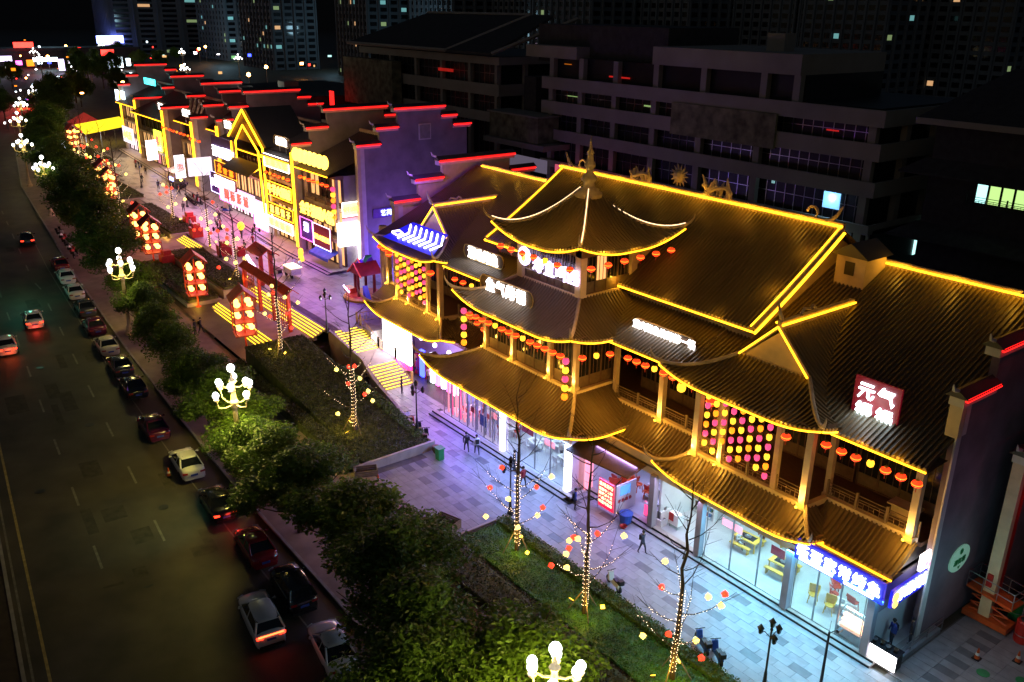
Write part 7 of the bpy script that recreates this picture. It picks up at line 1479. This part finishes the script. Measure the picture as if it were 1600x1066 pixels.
def crate(x, y, lb, s_=1, rz=.3, mt='rail'):
    t = thing('wooden_planter_box', lb, 'box', (x, y, 0), rz, 'wooden boxes'); 
    for k in range(4):
        z = .04 + k * .17
        for a in (0, 1):
            b = MB(); b.box(-.9 * s_, -.5 if a else .46, z, .9 * s_, -.46 if a else .5, z + .14); b.v = [(v[0], v[1], v[2]) for v in b.v]; LOC[t.name] = (0, 0, 0); b.build('plank', mt, t)
        MB().box(-.9 * s_, -.46, z, -.86 * s_, .46, z + .14).build('plank', mt, t); MB().box(.86 * s_, -.46, z, .9 * s_, .46, z + .14).build('plank', mt, t)
    MB().box(-.86 * s_, -.46, 0, .86 * s_, .46, .3).build('filling', 'soil', t)
crate(-45.0, 29.3, 'open wooden box at the near corner of the paved terrace'); crate(-54.6, 28.2, 'wooden box at the far corner of the terrace by the cone', 1, 1.2)
# yard at the right
for i, (x, y, k, lb) in enumerate(((-15.2, 49.4, 'red', 'tall red barrel with white print in the dark yard'), (-16.4, 51.3, 'green', 'green barrel behind the red one'), (-17.2, 51.0, 'black', 'dark barrel beside the green one'), (-14.6, 51.4, 'green', 'green barrel at the right edge'))):
    t = thing('barrel', lb, 'barrel', (x, y, 0), group='barrels in the yard'); MB().lathe([(.42, 0), (.45, .1), (.45, 1.35), (.38, 1.45)], 14, (x, y, 0)).build('drum', k, t); MB().lathe([(.46, .5), (.46, .56)], 14, (x, y, 0)).build('hoop', 'steel', t); MB().lathe([(.3, 1.45), (.28, 1.5)], 12, (x, y, 0)).build('lid', 'black', t)
t = thing('scissor_lift', 'scissor lift platform with pale railings standing against the dark gable', 'lift', (-17.2, 50.2, 0))
A_, B_, C_, D_ = (-18.6, 49.0), (-15.8, 48.6), (-15.7, 49.9), (-18.5, 50.3)
MB().prism([(*A_, 2.0), (*B_, 2.0), (*C_, 2.0), (*D_, 2.0)], (0, 0, .15)).build('platform', 'orange', t)
for z in (2.6, 3.1): 
    for a, b in ((A_, B_), (B_, C_), (C_, D_), (D_, A_)): MB().tube([(*a, z), (*b, z)], .03, 5).build('rail', 'steel', t)
for u in (0, .33, .66, 1):
    for a, b in ((A_, B_), (D_, C_)): x = a[0] + (b[0] - a[0]) * u; y = a[1] + (b[1] - a[1]) * u; MB().tube([(x, y, 2.1), (x, y, 3.1)], .03, 5).build('railing_post', 'steel', t)
for k in range(3):
    for s_ in (0, 1): z = .5 + k * .5; MB().tube([(-18.3 if s_ else -16.1, 49.3, z), (-16.1 if s_ else -18.3, 49.3, z + .5)], .05, 4).build('scissor_arm', 'orange', t)
MB().box(-18.5, 48.9, .15, -15.9, 50.1, .5).build('chassis', 'orange', t); MB().box(-17.6, 49.0, 2.6, -17.3, 49.2, 3.4).build('control_box', 'red', t)
lamp('POINT', (-15.5, 47.5, 3.2), 14, (1, .5, .4), .2); lamp('POINT', (-16.5, 46.5, 5), 20, (.3, .9, 1), .3)  # two unseen lights added to lift the dark yard corner
for i, (x, y) in enumerate(((-15.2, 44.9), (-13.6, 46.0))): o = MB().lathe([(.35, .0), (.35, .02)], 12, (x, y, .012)).build('manhole_cover', 'green'); settle(o, (x, y, 0)); tag(o, '%s round green-tinted cover in the dark yard paving' % ('left', 'right')[i], 'manhole cover')
t = thing('balcony_table', 'low cream table behind the right balcony rail', 'table', (-21.6, 46.0, 6.3)); MB().box(-22.6, 45.6, 6.95, -20.8, 46.6, 7.05).build('tabletop', 'cream', t); MB().box(-22.4, 45.8, 6.25, -21.0, 46.4, 6.95).build('tablecloth', 'cream', t)
t = thing('snack_cart', 'white snack cart with small lamps on the pink plaza', 'cart', (-99.6, 43.0, ZP)); MB().box(-100.8, 42.2, ZP + .5, -98.4, 43.5, ZP + 1.3).build('cabinet', 'wht', t); MB().box(-100.9, 42.1, ZP + 1.3, -98.3, 43.6, ZP + 1.38).build('counter_top', 'ledp', t)
for x in (-100.4, -98.8): MB().tube([(x, 42.3, ZP + .3), (x, 42.45, ZP + .3)], .3, 12).build('wheel', 'rubber', t)
lamp('POINT', (-100, 44, ZP + 2), 30, (.8, .9, 1), .2)
t = thing('wooden_bench', 'dark bench with parcels left of the snack cart', 'bench', (-103, 42.2, ZP)); MB().box(-104, 41.8, ZP + .4, -101.6, 42.5, ZP + .5).build('seat', 'brownc', t)
for x in (-103.8, -101.8): MB().box(x, 41.9, ZP, x + .1, 42.4, ZP + .4).build('leg', 'black', t)
t = thing('yellow_figure_stand', 'yellow cut-out standee on the shop-house steps', 'standee', (-105.2, 46.6, ZP)); MB().lathe([(.35, 0), (.4, .1), (.34, .6), (.28, .9), (.36, 1.2), (.3, 1.7), (.05, 1.85)], 10, (-105.2, 46.6, ZP)).build('figure', 'lyel', t); MB().cbox(-105.2, 46.6, ZP, .9, .9, .05).build('foot', 'yellow', t)
t = thing('balloon', 'yellow balloon held above the pink plaza', 'balloon', (-118.6, 44.0, ZP + 2)); MB().ball((-118.6, 44.0, ZP + 2.5), .5, 12, 8, 1.2).build('skin', 'lyel', t); MB().tube([(-118.6, 44, ZP + 1.9), (-118.8, 43.9, ZP + 1)], .01, 3).build('string', 'wht', t)
t = thing('market_tent', 'small dark market tent with a blue sign far along the row', 'tent', (-164, 50.2, ZP)); MB().prism([(-166.5, 48.6, ZP + 3), (-161.5, 48.6, ZP + 3), (-161.5, 51, ZP + 3.6), (-166.5, 51, ZP + 3.6)], (0, 0, .1)).build('canopy', 'wht', t)
for x in (-166.3, -161.7): MB().tube([(x, 48.7, ZP), (x, 48.7, ZP + 3)], .05, 5).build('post', 'steel', t)
MB().box(-165, 48.9, ZP + 1.4, -163, 49, ZP + 2).build('blue_sign', 'bluesign', t); MB().box(-166, 49.2, ZP, -162, 50.8, ZP + 1.1).build('counter', 'black', t)
t = thing('bench_seat', 'brown slatted bench by the round white emblem signs', 'bench', (-150, 50.0, ZP))
for k in range(4): MB().box(-152, 49.6 + k * .2, ZP + .45, -149, 49.75 + k * .2, ZP + .5).build('slat', 'brownc', t)
for x in (-151.8, -149.3): MB().box(x, 49.6, ZP, x + .1, 50.3, ZP + .45).build('leg', 'black', t)
# end-of-plaza canopy and kiosk
t = thing('yellow_canopy', 'long bright yellow canopy spanning the far end of the plaza', 'canopy', (-222, 55, ZP)); MB().prism([(-218, 47.5, ZP + 3.6), (-229, 60, ZP + 3.6), (-231.5, 58.6, ZP + 5.4), (-220.5, 46, ZP + 5.4)], (0, 0, .2)).build('roof', 'yban', t)
for u in (0, .33, .66, 1): MB().tube([(-218.6 - 10.6 * u, 47.7 + 12 * u, ZP), (-218.6 - 10.6 * u, 47.7 + 12 * u, ZP + 3.6)], .12, 6).build('post', 'steel', t)
t = thing('lit_kiosk', 'small white-lit kiosk at the left of the far lit trees', 'kiosk', (-222, 42, ZP)); MB().box(-224, 41.2, ZP, -220.5, 43.5, ZP + 2.6).build('body', 'ledc', t); MB().box(-224.4, 40.8, ZP + 2.6, -220.1, 44, ZP + 2.9).build('roof', 'blue', t)
t = thing('pink_arch', 'small pink-lit arched structure beyond the yellow canopy', 'arch', (-262, 70, ZP)); MB().tube([(-262 - 4 * cos(a), 70 + 3 * cos(a), ZP + 4 + 3 * sin(a)) for a in [i * pi / 8 for i in range(9)]], .35, 6).build('arch_tube', 'ledpk', t); MB().box(-265, 68, ZP, -259, 74, ZP + 3.5).build('body', 'violet', t)
for i, (x, y, w) in enumerate(((-262, 44, 9), (-246, 54, 7))):
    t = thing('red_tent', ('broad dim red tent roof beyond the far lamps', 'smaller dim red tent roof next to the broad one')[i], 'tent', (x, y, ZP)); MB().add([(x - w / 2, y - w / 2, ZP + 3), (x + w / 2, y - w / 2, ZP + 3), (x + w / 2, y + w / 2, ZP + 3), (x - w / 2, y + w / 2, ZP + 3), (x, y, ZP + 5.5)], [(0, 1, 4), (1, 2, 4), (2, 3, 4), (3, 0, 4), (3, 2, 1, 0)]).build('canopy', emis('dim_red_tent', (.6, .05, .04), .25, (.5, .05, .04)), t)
    for dx in (-1, 1):
        for dy in (-1, 1): MB().tube([(x + dx * w / 2.1, y + dy * w / 2.1, ZP), (x + dx * w / 2.1, y + dy * w / 2.1, ZP + 3)], .1, 5).build('post', 'steel', t)
# far signs, towers
rr = random.Random(21)
far = [(-519, 80, 9, 2.4, 'ledv', 'white and violet far shopfront blaze, left part'), (-500, 96, 11, 1.8, 'ledc', 'white far shopfront blaze, middle part'), (-483, 109, 7, 2.2, 'ledp', 'warm white far shopfront blaze, right part'), (-526, 92, 9, 2.6, 'redsign', 'red far sign above the white blaze'), (-495, 124, 6, 2.8, 'redsign', 'red far sign right of the white blaze'), (-620, 158, 16, 4.5, 'bluesign', 'blue-white far sign in the dark beyond the lamps'), (-619, 158, 9, 2.8, 'ledv', 'white core lettering by the blue far sign'), (-300, 52, 8, 1.6, 'ballr', 'red glow of tail lamps beyond the crossing')]
for i, (x, y, w, h, m_, lb) in enumerate(far):
    z_ = (6, 6.5, 7, 12, 9, 10, 9, 3)[i]; sign(lb, y - w / 2, y + w / 2, x, z_, z_ + h, m_, '', axis='y', name='far_sign', th=.6)
for i in range(16):
    y = 60 + i * 4.6; m_ = rr.choice(['ledw', 'ledv', 'redsign', 'lora', 'ledc', 'ledb', 'ledpk']); w = rr.uniform(1.2, 3)
    sign('%s small glowing shop panel from the left below the far white blaze' % ORD[i], y, y + w, -470 - i * .8, rr.uniform(3.2, 7), rr.uniform(7.4, 9), m_, '', axis='y', name='far_sign', th=.4)
t = thing('far_shop_block', 'long low dark shop block behind the white blaze at the top left', 'building', (-530, 95, 0)); MB().box(-560, 40, 0, -531, 150, 11).build('body', 'malld', t); MB().box(-531, 40, 10, -530, 150, 11.4).build('parapet', 'malld', t)
lamp('POINT', (-470, 90, 12), 2500, (.9, .6, 1), 4); lamp('POINT', (-330, 50, 8), 2600, (1, .1, .08), 3); lamp('POINT', (-232, 50, 9), 1500, (1, .6, .2), 2)
for i in range(14):
    x = -240 - rr.random() * 330; y = K(max(x, -890)) + rr.choice([-30, -20, 20, 45, 70, 90]) + rr.uniform(-8, 8)
    t = thing('sodium_street_lamp', '%s tiny orange street lamp far off in the upper left darkness' % ORD[i], 'street lamp', (x, y, ZP), group='far sodium lamps'); MB().tube([(x, y, ZP), (x, y, ZP + 8)], .12, 5).build('pole', 'steel', t); MB().ball((x, y, ZP + 8.2), .7, 6, 4).build('lamp_head', 'farlamp', t)
DW = [emis('dim_window_warm', (1, .55, .25), .5), emis('dim_window_cyan', (.3, .8, .8), .3), emis('dim_window_green', (.5, .7, .3), .25)]
def tower(label, x, y, w, d, h, seed, nx=8, lit_=14, mt='tower'):
    t = thing('apartment_tower', label, 'building', (x, y, 0)); r = random.Random(seed); fl = int(h / 3.1)
    MB().box(x - w / 2, y - d / 2, 0, x + w / 2, y + d / 2, h).build('body', mt, t)
    f = MB(); bal = MB()
    for k in range(nx + 1): xx = x - w / 2 + w * k / nx; f.box(xx - .35, y - d / 2 - .9, 0, xx + .35, y - d / 2, h)
    f.build('facade_fins', mt, t)
    for k in range(5): yy = y - d / 2 + d * k / 4; MB().box(x + w / 2, yy - .35, 0, x + w / 2 + .8, yy + .35, h).build('side_fin', mt, t)
    g_ = MB()
    for j in range(1, fl):
        for k in range(nx): xx = x - w / 2 + w * (k + .2) / nx; g_.box(xx, y - d / 2 - .12, j * 3.1 + .6, xx + w / nx * .6, y - d / 2 - .01, j * 3.1 + 2.3)
        for k in range(4): yy = y - d / 2 + d * (k + .2) / 4; g_.box(x + w / 2 + .01, yy, j * 3.1 + .6, x + w / 2 + .12, yy + d / 4 * .6, j * 3.1 + 2.3)
    g_.build('windows', 'wglass', t, kind='stuff')
    for _ in range(lit_):
        j = r.randint(1, min(fl - 1, 14)); k = r.randint(0, nx - 1)
        if r.random() < .65: xx = x - w / 2 + w * (k + .2) / nx; MB().box(xx, y - d / 2 - .16, j * 3.1 + .6, xx + w / nx * .5, y - d / 2 - .13, j * 3.1 + 2.3).build('lit_window', DW[r.randint(0, 2)], t)
        else: k %= 4; yy = y - d / 2 + d * (k + .2) / 4; MB().box(x + w / 2 + .13, yy, j * 3.1 + .6, x + w / 2 + .16, yy + d / 4 * .5, j * 3.1 + 2.3).build('lit_window', DW[r.randint(0, 2)], t)
    return t
tw = [(-640, 40, 70, 90, 150), (-640, 190, 34, 60, 150), (-690, 230, 50, 30, 100), (-560, 215, 46, 26, 95), (-470, 205, 40, 24, 92), (-430, 245, 36, 22, 90), (-395, 220, 30, 22, 90), (-350, 235, 34, 22, 92), (-318, 255, 34, 22, 92), (-280, 250, 34, 22, 92), (-255, 275, 36, 22, 92), (-225, 300, 38, 24, 92), (-190, 300, 36, 24, 90), (-165, 330, 40, 24, 90)]
wd = ['broad grey-green tower slab at the far left edge', 'dark tower slab right of the leftmost one', 'dark far tower standing behind the blue-white sign', 'far tower with reddish lit windows near the top left', 'far tower above the shop row’s left end', 'tall dark tower with a few green windows', 'dark tower above the neon gable', 'dark tower behind the low dim building', 'tall dark tower with scattered warm windows over the second mall', 'dark tower left of the pitched mall roof', 'dark tower directly over the pitched mall roof', 'dark tower between the two mall roofs', 'dark tower over the first mall’s penthouse', 'far tower over the right half of the mall']
for i, ((x, y, w, d, h), lb) in enumerate(zip(tw, wd)): tower(lb, x, y, w, d, h, i, 9, 16 if i < 7 else 5)
for i, (x, y, w, h, c) in enumerate(((-130, 210, 60, 13, 'malld'), (-80, 230, 70, 12, 'malld'), (-20, 200, 60, 14, 'malld'), (-205, 200, 40, 16, 'malld'), (-60, 330, 120, 16, 'malld'))):
    t = thing('far_building', 'low black building in the dark behind the mall, %s from the left' % ORD[(1, 2, 4, 0, 3)[i]], 'building', (x, y, 0)); MB().box(x - w / 2, y, 0, x + w / 2, y + 20, h).build('body', c, t)
    for k in range(6): r_ = random.Random(i * 9 + k); xx = x - w / 2 + w * (k + .5) / 6; MB().box(xx, y - .15, 4 + 3 * (k % 3), xx + 1.6, y - .02, 5.4 + 3 * (k % 3)).build('window', 'wglass' if k % 2 else 'winy' if k == 2 else 'win', t)
for i in range(9):
    x, y = ((-128, 150), (-116, 160), (-101, 165), (-72, 170), (-64, 172), (-55, 175), (-47, 180), (-30, 150), (-40, 160))[i]
    t = thing('white_street_lamp', '%s white street lamp from the left in the darkness behind the mall' % ORD[i], 'street lamp', (x, y, 0), group='white lamps behind the mall'); MB().tube([(x, y, 0), (x, y, 13.4)], .12, 5).build('pole', 'steel', t); MB().ball((x, y, 14), .42, 6, 4, 1.8).build('lamp_head', 'globe', t)
t = thing('orange_floodlight', 'single orange floodlight above the mall’s penthouse', 'lamp', (-128, 175, 0)); MB().tube([(-128, 175, 0), (-128, 175, 24)], .15, 5).build('pole', 'steel', t); MB().ball((-128, 175, 24.5), .6, 6, 4).build('lamp_head', 'farlamp', t)

rr = random.Random(31); cl_ = ['farlamp', 'redsign', 'bluesign', 'ledw', 'ledc', 'ledpk', 'lora']
for i in range(60):
    x = -250 - rr.random() * 230; y = K(max(x, -890)) + rr.choice([-26, -16, -9, -5, 12, 22, 34]) + rr.uniform(-3, 3)
    m_ = cl_[rr.choice([0, 1, 1, 1, 2, 3, 3, 4, 5, 6])]; z = rr.uniform(.8, 5.5); w = rr.uniform(.35, 1.0)
    o = MB().cbox(x, y, ZP + z, .2, w, rr.uniform(.25, .6)).build('distant_light', m_); settle(o, (x, y, ZP + z)); tag(o, '%s of the small lights of shops and traffic far up the road' % ORD[i], 'light', 'small far lights at the top left')

# shop interior clutter
rr = random.Random(41)
def shelf_tpl():
    t = thing('shop_shelf', 'x', 'shelf')
    for x in (-.9, .9): MB().box(x - .04, -.2, 0, x + .04, .2, 2.1).build('side_panel', 'wht', t)
    for k in range(5): MB().box(-.86, -.2, .1 + k * .45, .86, .2, .14 + k * .45).build('shelf_board', 'wht', t)
    for m_, o in (('red', 0), ('blue', 1), ('yellow', 2), ('green', 3)):
        b = MB()
        for i in range(7): x = -.75 + rr.random() * 1.5; k = rr.randint(0, 4); b.cbox(x, 0, .145 + k * .45, .14, .2, .26)
        b.build('goods', m_, t, kind='stuff')
    return t
SH = shelf_tpl()
for i, (x, y) in enumerate(((-59, 47.5), (-56.4, 47.5), (-53.8, 47.5), (-51, 47.5), (-48, 47.5), (-45, 47.5), (-41.5, 46), (-38.8, 46), (-34.9, 44.6), (-31, 48.4), (-27.5, 48.4), (-23.6, 47.4), (-21.4, 47.4))):
    copy_tree(SH, (x, y, .3), 0, '%s goods shelf from the left inside the ground-floor shops' % ORD[i], 'shelves in the shops')
drop(SH)
for i in range(14):
    x = -59.8 + i * .62; o = MB().box(x, 39.25, .5, x + .22, 39.27, 3.6).build('curtain_strip', M[('poster', 'lpink')[i % 2]] if i < 5 else 'wht'); settle(o, (x, 39.26, .5)); tag(o, '%s hanging curtain strip from the left behind the violet-lit glass' % ORD[i], 'curtain', 'curtain strips')
for i, (x, z, w, h, m_) in enumerate(((-58.6, 1.2, .9, 1.2, 'poster'), (-56.2, 1.6, .5, .5, 'redboard'), (-54.9, .9, .9, 1.0, 'bcloth'), (-53.2, 2.2, .7, .5, 'poster'), (-49.2, 2.6, 1.4, .5, 'redboard'), (-46.4, 2.6, 1.2, .5, 'poster'), (-30.6, 2.9, 1.6, .5, 'poster'), (-26.8, 2.8, 1.0, .6, 'redboard'))):
    y = 39.2 if x < -43 else 40.9; o = MB().box(x, y, .3 + z, x + w, y + .02, .3 + z + h).build('window_poster', m_); settle(o, (x, y, .3 + z)); tag(o, '%s poster from the left stuck inside the ground-floor glass' % ORD[i], 'poster', 'posters on the glass')
def stool_tpl():
    t = thing('stool', 'x', 'stool'); MB().lathe([(.16, .4), (.18, .42), (.18, .45)], 10).build('seat', 'poster', t)
    for a in range(4): MB().tube([(.11 * cos(a * pi / 2), .11 * sin(a * pi / 2), .41), (.17 * cos(a * pi / 2), .17 * sin(a * pi / 2), 0)], .02, 4).build('leg', 'poster', t)
    return t
ST = stool_tpl()
for i in range(12): copy_tree(ST, (-59.6 + (i % 4) * .75, 39.9 + (i // 4) * .6, .3), i, 'pink stool, %s in the %s row behind the violet-lit glass' % (ORD[i % 4], ('front', 'middle', 'back')[i // 4]), 'pink stools')
drop(ST)

rr = random.Random(52)
for i in range(44):
    x = -330 - rr.random() * 260; y = K(x) + rr.uniform(-70, 110); m_ = rr.choice(['farlamp', 'ledw', 'ledc', 'winy', 'redsign', 'ledb', 'win', 'lora'])
    o = MB().cbox(x, y, ZP + rr.uniform(3, 12), .3, rr.uniform(.5, 1.6), rr.uniform(.4, 1.1)).build('distant_light', m_); settle(o, (x, y, ZP)); tag(o, '%s of the scattered city lights below the far towers' % ORD[i], 'light', 'city lights below the towers')

for q in ((-575, 20, 26, 9000), (-560, 110, 24, 5000), (-515, 190, 22, 4500), (-425, 215, 22, 3000), (-345, 212, 22, 2500)): lamp('POINT', q[:3], q[3], (.45, .8, 1), 3)  # unseen bluish lights added as city glow on the far towers
